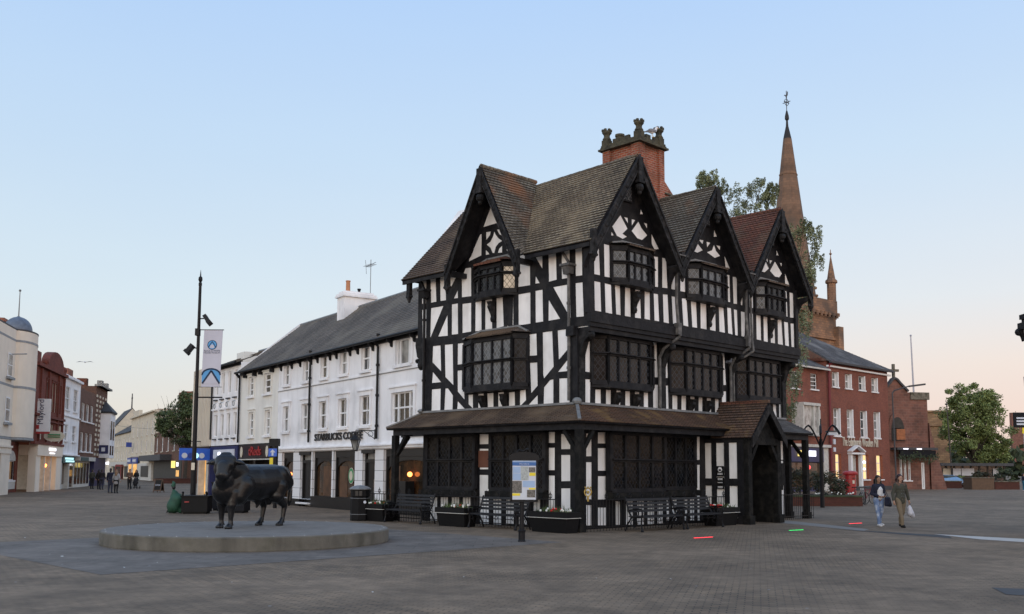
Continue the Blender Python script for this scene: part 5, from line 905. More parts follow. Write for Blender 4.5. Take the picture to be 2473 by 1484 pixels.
# --- right: brick shop with pediment door
MPo=Vector((29.86,93,0)); YM=.776445
B=Bd('brick_georgian_building','three-storey red brick building with white pedimented door and lit ground floor windows','building',MPo,YM,0)
r1_=B.rects('k2',[(433,378,478,492),(533,392,578,505),(637,404,682,515),(735,415,778,522)]); r2_=B.rects('k2',[(445,657,493,868),(548,664,592,872),(650,672,696,873),(752,674,796,878)])
r3_=B.rects('k2',[(460,1008,505,1200),(668,1008,715,1196),(772,1008,820,1196)]); dq=B.rects('k2',[(572,1015,635,1225)],0)[0]
gm=('glass_curtain','glass_blind','glass_dark','glass_curtain')
ws=[(*w,dict(nx=2,ny=3 if i>3 else 2,glass=gm[i%4],fw=.1,bw=.05)) for i,w in enumerate(r1_+r2_)]+[(*w,dict(nx=2,ny=3,glass='glow_pale',bw=.05)) for w in r3_]+[(dq[0],.02,dq[2],dq[3],dict(nx=1,ny=1,glass='dirty_white',sill=None,frame='white_paint'))]
UR=13.0; B.wall(0,UR,0,12.3,9,'mill_brick',ws,rev=.35)
for w in r1_+r2_:   # white painted deep reveals
    B.part('reveal','white_paint',(w[2]-.003,w[2]+.16,-.3,.003,w[1],w[3]))
dc_=(dq[0]+dq[2])/2; hw=(dq[2]-dq[0])/2
pd=B.part('door_case','white_paint',(dq[0]-.35,dq[0]-.01,.005,.3,0,dq[3]+.1),(dq[2]+.01,dq[2]+.35,.005,.3,0,dq[3]+.1),(dq[0]-.5,dq[2]+.5,.005,.5,dq[3]+.11,dq[3]+.28))
for s in(-1,1): b=B.mb(); b.bar((dc_,.3,dq[3]+.95),(dc_+s*(hw+.6),.3,dq[3]+.38),.5,.12); b.build('pediment','white_paint',pd)
b=B.mb(); b.ball((r3_[1][0]-.3,.3,2.75),.16); b.build('wall_lamp','glow_white',B.root); b=B.mb(); b.ball((r3_[1][0]-.3,.3,2.1),.12); b.build('wall_lamp','glow_white',B.root)
tx=B.rects('k2',[(505,893,778,940)],0)[0]; B.txt('The Edinburgh Woollen Mill',1.25,'sign_cream',(tx[0]+tx[2])/2,(tx[1]+tx[3])/2,.1,tx[2]-tx[0],'shop_sign')
b=B.mb(); slope(b,(-.1,.5,12.3),(UR+.4,.5,12.3),(UR-7.5,-6,16.3),(-.1,-6,16.3),.35,.03,.12); slope(b,(UR+.4,-13,12.3),(UR+.4,.5,12.3),(UR-7.5,-6,16.3),(UR-7.5,-6.1,16.3),.35,.03,.12); b.build('roof','slate_pale',B.root)
B.part('gable_wall','mill_brick',(-.3,.0,-12,-.3,12.3,12.6)); b=B.mb(); b.prism([(0.2,12.3),(-6,16.2),(-12.2,12.3)],-.3,-.1,'x'); b.build('gable_wall','brown_brick',B.root)
B.part('gutter','white_paint',(0,UR+.4,.01,.25,11.75,11.9)); B.part('gutter','slate_dark',(-.1,UR+.5,.4,.6,12.1,12.3)); b=B.mb(); b.tube((.15,.2,0),(.15,.2,11.9),.12,n=8); b.tube((.15,.2,11.9),(.7,.4,12.3),.14,n=8); b.build('downpipe','far_red',B.root)
B.part('stone_plinth','channel_dark',(0,UR,0.005,.1,0,.4)); b=B.mb(); b.box(.9,1.3,.01,.1,4.4,4.9); b.box(.9,1.3,.01,.1,3.7,4.1); b.build('wall_alarm','paper',B.root)
# lower brick wing
B=Bd('brick_wing','lower red brick shop with white bay window, half hidden behind the timber house','building',MPo,YM,-16)
q=B.rects('k2',[(268,388,320,508)],0)[0]; q2=B.rects('k2',[(130,405,190,500)],0)[0]; qb=B.rects('k5',[(285,120,590,430)],0)[0]
B.wall(-16,-.02,3.4,11.5,9,'mill_brick',[(*q,dict(nx=1,ny=4,glass='glass_dark')),(q2[0]-.3,q2[1],q2[2]-.3,q[3],dict(nx=1,ny=4,glass='glass_dark'))],rev=.2)
bay=B.part('bay_window','dirty_white',(qb[0],qb[2]-1.8,.01,1.1,qb[1],qb[1]+.2),(qb[0],qb[2]-1.8,.01,1.2,qb[3]+.2,qb[3]+.45),(qb[0],qb[0]+.2,.01,1.1,qb[1]+.2,qb[3]+.2),(qb[0]+1.9,qb[0]+2.1,.9,1.1,qb[1]+.2,qb[3]+.2),(qb[2]-2.0,qb[2]-1.8,.01,1.1,qb[1]+.2,qb[3]+.2),(qb[2]-1.78,qb[2],.01,.2,qb[1],qb[1]+.15),(qb[2]-1.78,qb[2],.01,.2,qb[3]-.15,qb[3]),(qb[2]-.12,qb[2],.01,.2,qb[1]+.15,qb[3]-.15))
B.part('pane','glass_blind',(qb[0]+.1,qb[2]-1.9,.05,.95,qb[1]+.15,qb[3]+.2),(qb[2]-1.85,qb[2]-.1,.01,.1,qb[1]+.1,qb[3]-.1),parent=bay)
b=B.mb(); slope(b,(-16,.5,11.5),(-.3,.5,11.5),(-.3,-5,14.2),(-16,-5,14.2),.35,.03,.12); slope(b,(-16,-10.5,11.5),(-.3,-10.5,11.5),(-.3,-5,14.2),(-16,-5,14.2),.35,.03,.12); b.build('roof','slate_pale',B.root); B.part('gutter','dirty_white',(-16,-.1,.4,.55,11.3,11.45))
B.part('shop_front','shop_blue',(-16,-.02,-8,-.3,0,3.35),(-15.5,-1.2,-.3,.15,2.7,4.0)); B.part('cornice','dirty_white',(-16,-.05,0,.35,4.05,4.3),(-1.1,-.2,-.3,.1,0,4.0)); b=B.mb(); b.face([(-15.5,-.25,.4),(-1.2,-.25,.4),(-1.2,-.25,2.6),(-15.5,-.25,2.6)]); b.build('pane','glass_shop',B.root)
ql=B.rects('k5',[(330,597,395,665)],0)[0]; qm=B.rects('k5',[(452,603,525,667)],0)[0]; B.part('lit_sign','glow_yellow',(ql[0],ql[2],.16,.3,ql[1],ql[3])); B.part('lit_sign','glow_white',(qm[0],qm[2],.16,.3,qm[1],qm[3])); b=B.mb(); b.ball((qm[0]+.6,-.2,2.2),.22); b.build('lit_display','led_red' if 0 else 'bull_red',B.root)
# stone gabled pub
YP=R(14); PP=Vector((38.75,103,0))
B=Bd('stone_gabled_building','old red stone building with cross-topped gable, pointed window and hanging baskets','building',PP,YP,-.3)
f=B.px; pts=[f('k2',838,505),f('k2',870,470),f('k2',890,440),f('k2',907,432),f('k2',925,440),f('k2',950,470),f('k2',1010,532)]
ur=f('k2',1160,600)[0]; zp=f('k2',1080,533)[1]; base=[(-.3,0),(ur,0),(ur,zp),(pts[-1][0],zp)]+[p for p in pts[::-1][1:]]+[(-.3,pts[0][1])]
q=B.rects('k2',[(945,1018,1042,1205)],0)[0]; qd=B.rects('k2',[(1118,1068,1145,1255)],0)[0]
ws=[(q[0]+k*(q[2]-q[0])/3+.1,q[1],q[0]+(k+1)*(q[2]-q[0])/3-.1,q[3],dict(nx=1,ny=2,glass='glass_curtain',fw=.09)) for k in range(3)]+[(qd[0],.03,qd[2],qd[3],dict(nx=1,ny=1,glass='glass_dark',sill=None,fw=.18))]
B.wall(-.3,ur,0,zp,12,'red_stone',ws,poly=base)
b=MB(lambda u,z,d:B.tf(u,d,z)); q=B.rects('k2',[(862,685,995,900)],0)[0]; c0=(q[0]+q[2])/2; hw=(q[2]-q[0])/2
arch=lambda w_,z1,n=7:[(c0-w_,q[1])]+[(c0-w_*(1-(k/n)**1.7),q[1]+(z1-q[1])*(.5+.5*math.sin(math.pi/2*k/n))) for k in range(n+1)]+[(c0+w_*(1-(k/n)**1.7),q[1]+(z1-q[1])*(.5+.5*math.sin(math.pi/2*k/n))) for k in range(n-1,-1,-1)]+[(c0+w_,q[1])]
b.prism(arch(hw,q[3]),.005,.14,'z'); ag=b.build('arch_moulding','red_stone',B.root); b=MB(lambda u,z,d:B.tf(u,d,z)); b.prism(arch(hw*.74,q[3]-.5),.145,.16,'z'); b.build('pointed_window','interior_dark',ag)
b=B.mb(); pk=f('k2',907,430); b.box(pk[0]-.12,pk[0]+.12,-.2,.05,pk[1],pk[1]+1.6); b.box(pk[0]-.6,pk[0]+.6,-.2,.05,pk[1]+.8,pk[1]+1.05); b.build('cross_finial','stone_grey',B.root)
B.part('parapet','stone_grey',(pts[-1][0]+.3,ur+.2,-.1,.15,zp-.75,zp+.02)); b=B.mb()
for p_,q_ in zip(pts,pts[1:]): b.bar((p_[0],0,p_[1]+.12),(q_[0],0,q_[1]+.12),.5,.2)
b.build('coping','slate_dark',B.root)
b=B.mb(); b.raw([(ur,.2,0),(ur+1.9,.2,0),(ur+.4,.2,5.2),(ur,.2,7),(ur,-2,0),(ur+1.9,-2,0),(ur+.4,-2,5.2),(ur,-2,7)],[(0,1,2,3),(7,6,5,4),(1,5,6,2),(2,6,7,3)]); b.build('buttress','red_stone',B.root)
B.part('lean_to','slate_dark',(.9,ur+.2,.01,1.2,4.1,4.35)); B.part('fascia','dark_blue_black',(1.3,ur,.9,1.1,3.35,4.05))
b=B.mb(); random.seed(5)
for i in range(420):
    u=random.uniform(.9,ur+.2); z=3.3+random.gauss(0,.22)+.15*math.sin(u*2.5); d=1.25+random.uniform(-.2,.3); s=.13; a=random.uniform(0,6.3); b.face([(u,d,z),(u+s*math.cos(a),d+s*.4,z+s*math.sin(a)),(u+s*math.cos(a+1.3),d+.05,z+s*math.sin(a+1.3))])
b.build('hanging_basket','leaf_hedge',B.root)
hs=B.px('k2',868,842); B.part('hanging_sign','sign_orange',(hs[0]-.1,hs[0]+.9,1.4,1.48,hs[1]-.75,hs[1]+.35)); B.part('sign_bracket','black_iron',(hs[0]+.35,hs[0]+.42,.0,1.5,hs[1]+.4,hs[1]+.48)); 
for u in(1.6,3.2): b=B.mb(); b.box(u,u+.5,1.2,1.35,4.15,4.25); b.build('lamp','glow_white',B.root)
# flagpole on its roof
b=MB(); p=Vector((44.3,108,0)); b.tube((0,0,8),(-.15,0,16.8),.12,.07,8); b.ball((-.15,0,16.85),.12); tag(b.build('flagpole','silver_pole'),'tall bare grey flagpole rising behind the stone gabled building','flagpole',loc=p)
# pale stone church tower behind
B=Bd('stone_church_tower','squat sunlit pale sandstone church tower behind the tall green tree','tower',(0,150,0),0,60)
q0=B.px('k3',288,900)[0]; q1=B.px('k3',452,900)[0]; zt=B.px('k3',370,757)[1]; zb=B.px('k3',370,850)[1]
B.root.location=(q0,150,0); B.tf=lambda u,d,z:(u-q0,-d,z)
B.wall(q0-4,q1,0,zt,9,'pale_stone'); B.part('string_course','pale_stone',(q0-4,q1+.15,.01,.25,zb-.15,zb+.15),(q0-4,q1+.2,-.2,.25,zt+.01,zt+.3))
# --- church with spire behind the house
SD=120.; _d=ray(1900,268); SX=_d.x/_d.y*SD
def zz(y,x=1900): d=ray(x,y); return 1.8+d.z/d.y*SD
zpar=zz(730,2000); ztip=zz(268,1900)
CH=thing('church','red sandstone church tower with tall tapering spire and corner pinnacles','church',(SX,SD,0),R(40))
hw=3.75; b=MB(); b.box(-hw,hw,-hw,hw,0,zpar-1.9).box(-hw-.25,hw+.25,-hw-.25,hw+.25,zpar-4.9,zpar-4.6); b.build('tower','church_stone',CH)
b=MB(); b.box(-hw-.35,hw+.35,-hw-.35,hw+.35,zpar-1.9,zpar-1.5).box(-hw-.15,hw+.15,-hw-.15,hw+.15,zpar-1.49,zpar); 
for k in range(9):
    u=-hw+.3+k*.86; b.box(u-.12,u+.12,-hw-.5,-hw-.351,zpar-2.2,zpar-1.6).box(-hw-.5,-hw-.351,u-.12,u+.12,zpar-2.2,zpar-1.6).box(hw+.351,hw+.5,u-.12,u+.12,zpar-2.2,zpar-1.6)
b.build('parapet','church_stone',CH)
for sx in(-1,1):
    for sy in(-1,1):
        b=MB(); b.box(sx*hw*1.02-.55,sx*hw*1.02+.55,sy*hw*1.02-.55,sy*hw*1.02+.55,zpar-9,zpar-3.2); b.build('buttress','church_stone',CH)
        b=MB(); b.lathe([(.55,-.2),(.55,2.2),(.75,2.3),(.72,2.6),(.5,2.8),(.06,5.6),(.06,5.8),(.2,5.95),(.06,6.1),(.04,6.5)],8,(sx*(hw-.3),sy*(hw-.3),zpar)); pn=b.build('pinnacle','church_stone',CH)
b=MB(); b.lathe([(3.25,zpar-2),(3.1,zpar),(2.05,zpar+(ztip-zpar)*.33),(1.02,zpar+(ztip-zpar)*.68),(.52,zpar+(ztip-zpar)*.85)],8); sp=b.build('spire','spire_stone',CH)
b=MB(); b.lathe([(.52,zpar+(ztip-zpar)*.85),(.16,ztip-2.),(.12,ztip-1.3),(.27,ztip-1.1),(.25,ztip-.7),(.08,ztip)],8); b.build('spire_cap','spire_lead',sp)
b=MB(); b.lathe([(1.15,zpar+(ztip-zpar)*.655),(1.15,zpar+(ztip-zpar)*.662)],8); b.build('band','church_stone',sp)
for k in range(8):
    t=k*math.pi/4; rr=2.05; z=zpar+(ztip-zpar)*.33
    for f_ in(.03,.07,.11): b=MB(); r0=3.1*(1-f_*1.05)+.08; b.ball((r0*math.cos(t),r0*math.sin(t),zpar+(ztip-zpar)*f_),.2,6,4); b.build('crocket','church_stone',sp)
b=MB(); b.tube((0,0,ztip-.2),(0,0,ztip+2.6),.05,n=5); b.tube((-.55,0,ztip+1.1),(.55,0,ztip+1.1),.05,n=5); b.tube((0,-.55,ztip+1.1),(0,.55,ztip+1.1),.05,n=5)
for k in range(12): a,c=k*math.pi/6,(k+1)*math.pi/6; b.tube((.42*math.cos(a),0,ztip+1.1+.42*math.sin(a)),(.42*math.cos(c),0,ztip+1.1+.42*math.sin(c)),.04,n=4)
b.build('cross','slate_dark',sp); b=MB(); b.prism([(-.5,1.9),(-.35,2.0),(-.1,1.95),(.15,2.2),(.2,2.5),(.3,2.6),(.28,2.35),(.25,2.1),(.05,1.85),(.05,1.6),(-.05,1.6),(-.1,1.82)],-.04,.04,'y'); o=b.build('weathervane','slate_dark',sp); o.location=(0,0,ztip)
# --- right edge: war-memorial wall, estate sign, near building corner
mp=gp('k3',940,1215); B=Bd('stone_pier','weathered stone pier with ledges at the right edge of the square','pier',(mp.x,mp.y,0),0,mp.x)
q0,_=B.px('k3',912,1000); 
B.P0=Vector((0,mp.y,0)); B.root.location=(q0,mp.y,0); f=PL((0,mp.y,0),0); q0=f('k3',912,1000)[0]; q1=f('k3',1000,1000)[0]+3; B.root.location=(q0,mp.y,0); tf=lambda u,d,z:(u-q0,-d,z)
za,zb2,zc=f('k3',950,1050)[1],f('k3',950,1160)[1],f('k3',950,760)[1]
b=MB(tf); b.box(q0,q1,-4,0,zb2,za).box(q0-.3,q1,-4,.3,0,zb2).box(q0+.3,q1,-4,-.3,za,zc); b.build('wall','red_stone',B.root); b=MB(tf); b.box(q0-.15,q1,-4,.15,za-.1,za+.12).box(q0+.2,q1,-4,-.2,zc+.01,zc+.2); b.build('ledge','stone_grey',B.root)
b=MB(tf); cx=f('k3',937,750)[0]; b.box(cx-.08,cx+.08,-1.1,-.9,zc+.2,zc+1.7); b.box(cx-.4,cx+.4,-1.1,-.9,zc+1.0,zc+1.2); b.build('cross','stone_grey',B.root)
sd=70.; f=PL((0,sd,0),0); a,z1=f('k3',912,757); c,z0=f('k3',1010,868); T=thing('estate_sign','dark blue and yellow property board on a post at the right edge','sign',((a+c)/2+.4,sd,0))
tf=lambda u,d,z:(u-(a+c)/2-.4,-d,z); b=MB(tf); b.box(a,c+1.2,0,.08,z0,z1); b.build('board','dark_blue_black',T); b=MB(tf); zy=f('k3',950,912)[1]; b.box(a+.6,c+1.2,0,.085,zy,z0-.01); b.build('board','sign_yellow',T); b=MB(tf); b.box((a+c)/2+.3,(a+c)/2+.5,-.1,-.01,0,z0+.3); b.build('post','white_paint',T)
for k,(zf,w_) in enumerate(((.72,.9),(.5,1.2),(.3,.7))): 
    b=MB(tf); z=z0+(z1-z0)*(.62-k*.2); b.box(a+.2,a+.2+w_*1.0,.085,.1,z-.06,z+.06); b.build('lettering','paper',T)
nb=PL((0,30.,0),0); x0,_=nb('k3',980,300); B=Bd('dark_carved_building','edge of a dark timber building with jutting carved eaves at right','building',(0,30,0),0,x0)
B.root.location=(x0,30,0)
b=B.mb(); z=lambda y:nb('k3',960,y)[1]; X=lambda x:nb('k3',x,200)[0]
b.box(X(982),X(982)+3,0,6,z(105),z(45)); b.box(X(962),X(982)+3,-.1,6,z(150),z(160)+.25) ; b.box(X(972),X(982)+3,-.05,6,z(75),z(45)+.02); b.ball((X(965),-.05,z(165)),.12); b.prism([(X(950),z(155)),(X(985),z(150)),(X(990),z(235)),(X(980),z(200)),(X(962),z(178))],-.1,.1,'y'); b.build('eaves','black_timber',B.root)
b=B.mb(); b.box(X(996)+.05,X(996)+3,.1,6,0,z(240)); b.build('wall','white_plaster',B.root)
b=B.mb(); b.prism([(X(983),z(495)),(X(1000),z(480)),(X(1000),z(580)),(X(985),z(560))],-.05,.1,'y'); b.build('bracket','black_timber',B.root)
# --- bus shelter
f=PL((0,124,0),0); a,zt=f('k3',378,1128); c,_=f('k3',908,1128); T=thing('bus_shelter','long dark glass bus shelter with flat roof below the green tree','bus shelter',((a+c)/2,124,0)); cc=(a+c)/2
tf=lambda u,d,z:(u-cc,-d,z); b=MB(tf); b.box(a,c,-1.6,.4,zt-.35,zt); b.build('roof','slate_dark',T)
b=MB(tf)
n=9
for k in range(n): u=a+.3+(c-a-.6)*k/(n-1); b.box(u-.09,u+.09,-1.5,-1.35,0,zt-.35)
b.box(a+.2,c-.2,-1.46,-1.4,1.15,1.3); b.build('frame','shop_black',T)
b=MB(tf); b.face([(a+.3,-1.45,.3),(c-.3,-1.45,.3),(c-.3,-1.45,zt-.35),(a+.3,-1.45,zt-.35)]); b.build('pane','glass_dark',T)
for k,(u,w_) in enumerate(((.1,.5),(.24,.5),(.36,.8),(.8,.5))): b=MB(tf); x=a+(c-a)*u; b.box(x,x+w_*2,-1.34,-1.3,1.4,2.3); b.build('poster','paper' if k else 'sign_cream',T)
# ---------------- street furniture and planting ----------------
# round plinth and bull
PC_=Vector((-6.58,24.98,0)); PR=3.477
T=thing('round_plinth','low round concrete plinth carrying the black bull statue','plinth',PC_)
b=MB(); b.lathe([(PR-.01,0),(PR,.03),(PR,.30),(PR-.02,.32)],96); b.build('base','concrete',T); b=MB(); b.lathe([(PR-.03,.321),(PR-.04,.33)],96); b.build('top','plinth_top',T)
for k in range(30):
    t=k*2*math.pi/30+.1; b=MB(); b.lathe([(.014,.33),(.012,.337),(.001,.34)],8,((PR-.12)*math.cos(t),(PR-.12)*math.sin(t),0)); b.build('stud','chrome',T)
ang=math.atan2(-1.55,-.86)
BU=thing('bull_statue','life-size black bronze bull standing on the round plinth, head turned to the viewer','statue',(-6.68,25.42,.33),ang)
hd=-ang-math.pi/2   # local yaw that faces the camera (-Y world)
def rotz(v,a,c=(0,0)): x,y=v[0]-c[0],v[1]-c[1]; return (c[0]+x*math.cos(a)-y*math.sin(a),c[1]+x*math.sin(a)+y*math.cos(a),v[2])
Y=(0,1,0); P=[]
# trunk: chest, ribs, loin, rump
P+=[((.55,0,1.12),.46,(-.1,0,1.12),.47,Y,.86),((-.1,0,1.12),.47,(-.8,0,1.17),.43,Y,.92),((-.8,0,1.18),.42,(-1.05,0,1.2),.35,Y,.95),((.7,0,1.05),.44,(.88,0,.95),.37,Y,.82)]
P+=[((.6,0,1.38),.24,(.2,0,1.36),.24),((-.85,.15,1.32),.25,(-1.12,.13,1.12),.23),((-.85,-.15,1.32),.25,(-1.12,-.13,1.12),.23)]
P+=[((.5,.2,1.05),.30,(.66,.2,.80),.22),((.5,-.2,1.05),.30,(.66,-.2,.80),.22),((.75,0,.82),.30,(.45,0,.80),.26)]
# neck, crest and dewlap (head turned to its left, towards the viewer)
def H_(x,y,z): return rotz((x,y,z),hd,(1.02,.12))
P+=[((.58,0,1.33),.38,(1.0,.08,1.48),.30,Y,.9),((.75,0,1.40),.33,(1.05,.12,1.52),.27,Y,.9),((.8,0,1.0),.34,(1.02,.10,1.2),.27,Y,.8),((.88,0,.85),.26,(1.02,.08,1.05),.22,Y,.8)]
# head: broad curly poll, wide brow, blunt muzzle
P+=[(H_(1.06,.02,1.66),.17,H_(1.06,.22,1.66),.17),(H_(1.12,.03,1.58),.165,H_(1.12,.21,1.58),.165),(H_(1.2,.12,1.52),.175,H_(1.32,.12,1.34),.135),(H_(1.32,.06,1.31),.105,H_(1.32,.18,1.31),.105),(H_(1.10,.04,1.48),.14,H_(1.27,.06,1.31),.09),(H_(1.10,.20,1.48),.14,H_(1.27,.18,1.31),.09),(H_(1.28,.12,1.24),.09,H_(1.2,.12,1.2),.09)]
P+=[(H_(1.03,.06,1.80),.09,H_(1.03,.18,1.80),.09),(H_(1.2,-.03,1.61),.05,H_(1.2,-.01,1.61),.05),(H_(1.2,.27,1.61),.05,H_(1.2,.25,1.61),.05)]
for s in(-1,1):
    P+=[(H_(1.02,.12+s*.22,1.66),.06,H_(1.03,.12+s*.34,1.63),.09,(0,0,1),.7),(H_(1.03,.12+s*.34,1.63),.09,H_(1.05,.12+s*.46,1.60),.03,(0,0,1),.8)]
# legs: (hip/shoulder, knee, fetlock, hoof)
def leg(x,y,front,dx=0.,hx=0.):
    if front: return [((x-.05,y*.8,.85),.19,(x+dx*.4,y,.58),.12),((x+dx*.4,y,.58),.115,(x+dx*.6,y,.42),.085),((x+dx*.6,y,.42),.085,(x+dx*.8,y,.17),.052),((x+dx*.8,y,.17),.062,(x+dx*.85,y,.12),.066),((x+dx*.85,y,.10),.062,(x+dx+.07,y,.045),.072),((x+dx+.02,y-.04,.03),.05,(x+dx+.11,y-.035,.03),.045),((x+dx+.02,y+.04,.03),.05,(x+dx+.11,y+.035,.03),.045),((x+dx-.07,y,.10),.03,(x+dx-.1,y,.085),.02)]
    return [((x+.12,y*.85,1.0),.27,(x+.2,y,.78),.19),((x+.2,y,.78),.17,(x-.10+dx,y,.52),.082),((x-.10+dx,y,.52),.078,(x-.04+dx,y,.19),.054),((x-.04+dx,y,.18),.062,(x+dx,y,.12),.066),((x+dx,y,.10),.062,(x+.09+dx,y,.045),.07),((x+dx+.04,y-.04,.03),.05,(x+dx+.13,y-.035,.03),.045),((x+dx+.04,y+.04,.03),.05,(x+dx+.13,y+.035,.03),.045),((x+dx-.08,y,.1),.03,(x+dx-.11,y,.085),.02)]
P+=leg(.86,.21,True,.04)+leg(.80,-.21,True,-.02)+leg(-.88,.24,False,-.02)+leg(-.80,-.24,False,.16)
P+=[((-.15,0,.75),.12,(-.28,0,.62),.08),((-.28,0,.64),.08,(-.22,0,.5),.035),((-.62,0,.78),.1,(-.66,0,.62),.09)]
P+=[((-1.28,0,1.45),.07,(-1.42,0,1.3),.05),((-1.42,0,1.3),.045,(-1.44,.02,.85),.035),((-1.44,.02,.85),.06,(-1.43,.02,.62),.07),((-1.43,.02,.62),.07,(-1.42,.02,.5),.03),((-1.12,0,1.47),.1,(-1.28,0,1.45),.08)]
BB=blob('body',P,.018,'bronze',BU,7)
b=MB()
for s in(-1,1): b.ball(H_(1.29,.12+s*.055,1.345) if 0 else H_(1.418,.12+s*.062,1.325),.026,8,5); 
nn=b.build('nostrils','shop_black',BU)
b=MB()
for s in(-1,1): b.ball(H_(1.245,.12+s*.155,1.59),.028,8,6)
b.build('eyes','shop_black',BU)
# lamp post with banner
LD=41.5
def at(x,y,dep): d=ray(x,y); return CAM+d*(dep/d.y)
lp=at(468,1136,LD); lp.z=0; T=thing('lamp_post','tall slim black lamp post with two floodlights and hanging museum banner','lamp post',lp)
top=at(485,652,LD).z; lean=(at(485,652,LD).x-lp.x); lx=lambda z:lean*z/top
b=MB(); b.tube((0,0,0),(lx(2.2),0,2.2),.115,.105,12); b.tube((lx(2.2),0,2.2),(lx(5),0,5),.09,.085,12); b.tube((lx(5),0,5),(lx(top-.7),0,top-.7),.075,.06,12); b.lathe([(.07,0),(.075,.1),(.05,.16),(.09,.26),(.08,.36),(.03,.42),(.02,.55),(.004,.7)],12,(lx(top-.7),0,top-.7)); b.build('pole','black_iron',T)
lz=lambda y:at(470,y,LD).z; lX=lambda x,y:at(x,y,LD).x-lp.x
for (x,y,s) in((500,772,1),(460,843,-1)):
    b=MB(); z=lz(y); X_=lX(x,y); b.tube((lx(z),0,z+.03),(X_*.6+lx(z)*.4,0,z+.04),.025,n=6); b.bar((X_-.10*s,0,z+.16),(X_+.12*s,-.06,z-.16),.3,.16,(1,0,0)); b.bar((X_+.08*s,-.05,z-.1),(X_+.17*s,-.07,z-.2),.34,.2,(1,0,0)); b.build('floodlight','black_iron',T)
b=MB(); z=lz(800); b.box(lx(z)-.12,lx(z)+.05,-.12,.12,z-.2,z+.1); z1=lz(797); b.tube((lx(z1),0,z1),(lX(541,797),0,z1),.02,n=6); z0=lz(935); b.tube((lx(z0),0,z0-.0),(lX(536,935),0,z0),.012,n=6); z2=lz(960); b.tube((lx(z2),0,z2),(lX(537,960),0,z2),.03,n=6); b.build('banner_arm','black_iron',T)
xa,xb=lX(489,860),lX(534,860); dx=.04
b=MB(); b.raw([(xa-.01,-.01,z0),(xb-.02,-.01,z0),(xb+dx,-.01,z1),(xa+dx,-.01,z1),(xa-.01,.01,z0),(xb-.02,.01,z0),(xb+dx,.01,z1),(xa+dx,.01,z1)],[(0,1,2,3),(7,6,5,4),(0,4,5,1),(1,5,6,2),(2,6,7,3),(3,7,4,0)]); bn=b.build('banner','banner_white',T)
w_=xb-xa; cx=(xa+xb)/2+.005; zl=lambda f:z1+(z0-z1)*f
n=14; ar=[(cx-w_/2*math.cos(math.pi*k/n)*.98,zl(.80)+w_*.33*math.sin(math.pi*k/n)) for k in range(n+1)]
b=MB(); b.prism([(cx-w_*.49,zl(.93))]+ar+[(cx+w_*.49,zl(.93))],-.018,-.012,'y'); b.build('emblem','banner_blue',bn)
b=MB(); 
for (x0,y0),(x1,y1) in zip(ar,ar[1:]): b.bar((x0,-.022,y0+.02),(x1,-.022,y1+.02),.006,.07,(0,0,1) if abs(x1-x0)>abs(y1-y0) else (1,0,0))
b.bar((cx-w_*.46,-.024,zl(.94)),(cx,-.024,zl(.715)),.006,.075,(1,0,0)); b.bar((cx+w_*.46,-.024,zl(.94)),(cx,-.024,zl(.715)),.006,.075,(1,0,0)); b.build('emblem','banner_navy',bn)
b=MB(); b.prism([(cx-w_*.46,zl(.945)),(cx,zl(.73)),(cx+w_*.46,zl(.945))],-.0205,-.0185,'y'); b.build('emblem','banner_white',bn)
cz=zl(.265); b=MB(lambda x,y,z:(cx+x,-.012-z,cz+y)); b.lathe([(w_*.26,0),(w_*.26,.004)],24); b.build('roundel','banner_navy',bn); b=MB(lambda x,y,z:(cx+x,-.0165-z,cz+y)); b.lathe([(w_*.225,0),(w_*.225,.003)],24); b.build('roundel','banner_blue',bn)
b=MB(); q=w_*.2; b.bar((cx-q,-.022,cz-q*.6),(cx,-.022,cz+q*.9),.004,.03,(1,0,0)); b.bar((cx+q,-.022,cz-q*.6),(cx,-.022,cz+q*.9),.004,.03,(1,0,0)); b.build('roundel','banner_navy',bn); b=MB(); b.prism([(cx-q*.6,cz-q*.9),(cx-q*.5,cz-q*.2),(cx,cz+q*.2),(cx+q*.5,cz-q*.2),(cx+q*.6,cz-q*.9)],-.0215,-.0205,'y'); b.build('roundel','banner_white',bn)
text('lettering','BLACK & WHITE',.1,'banner_navy',bn,(cx,-.013,zl(.37)),(1,0,0),(0,0,1),ext=.003,width=w_*.86); text('lettering','HOUSE MUSEUM',.085,'banner_navy',bn,(cx,-.013,zl(.405)),(1,0,0),(0,0,1),ext=.003,width=w_*.86)
b=MB(); b.box(-.07,.07,-.13,-.11,1.75,2.05); b.build('notice','sign_cream',T)
# planter bench box round its foot and covered tree sapling
def onground(x,y): q=gp(None,x,y); q.z=0; return q
def boxplanter(name,label,cat,p,w,dp,h,rz=0.,rails=True,group=None,mat='black_plastic'):
    T=thing(name,label,cat,p,rz,group); b=MB(); b.box(-w/2,w/2,-dp/2,dp/2,.08,h); b.box(-w/2+.06,w/2-.06,-dp/2+.06,dp/2-.06,0,.08); b.box(-w/2-.04,w/2+.04,-dp/2-.04,dp/2+.04,h,h+.05); b.build('box',mat,T)
    if rails:
        for s in(-1,1): b=MB(); b.tube((s*(w/2-.05),-dp/2,h+.05),(s*(w/2-.05),-dp/2,h+.16),.035,n=8); b.ball((s*(w/2-.05),-dp/2,h+.17),.05,8,5); b.build('corner_knob',mat,T); b=MB(); b.tube((s*(w/2-.2),dp/2,h+.05),(s*(w/2-.2),dp/2,h+.16),.035,n=8); b.build('corner_knob',mat,T)
    return T
q=onground(466,1242)+Vector((0,.45,0)); T=boxplanter('planter_box','square black planter box around the foot of the tall lamp post','planter',q,1.02,.85,.68,R(4)); b=MB(); b.box(-.38,-.2,-.47,-.466,.46,.5); b.build('sticker','sign_red',T)
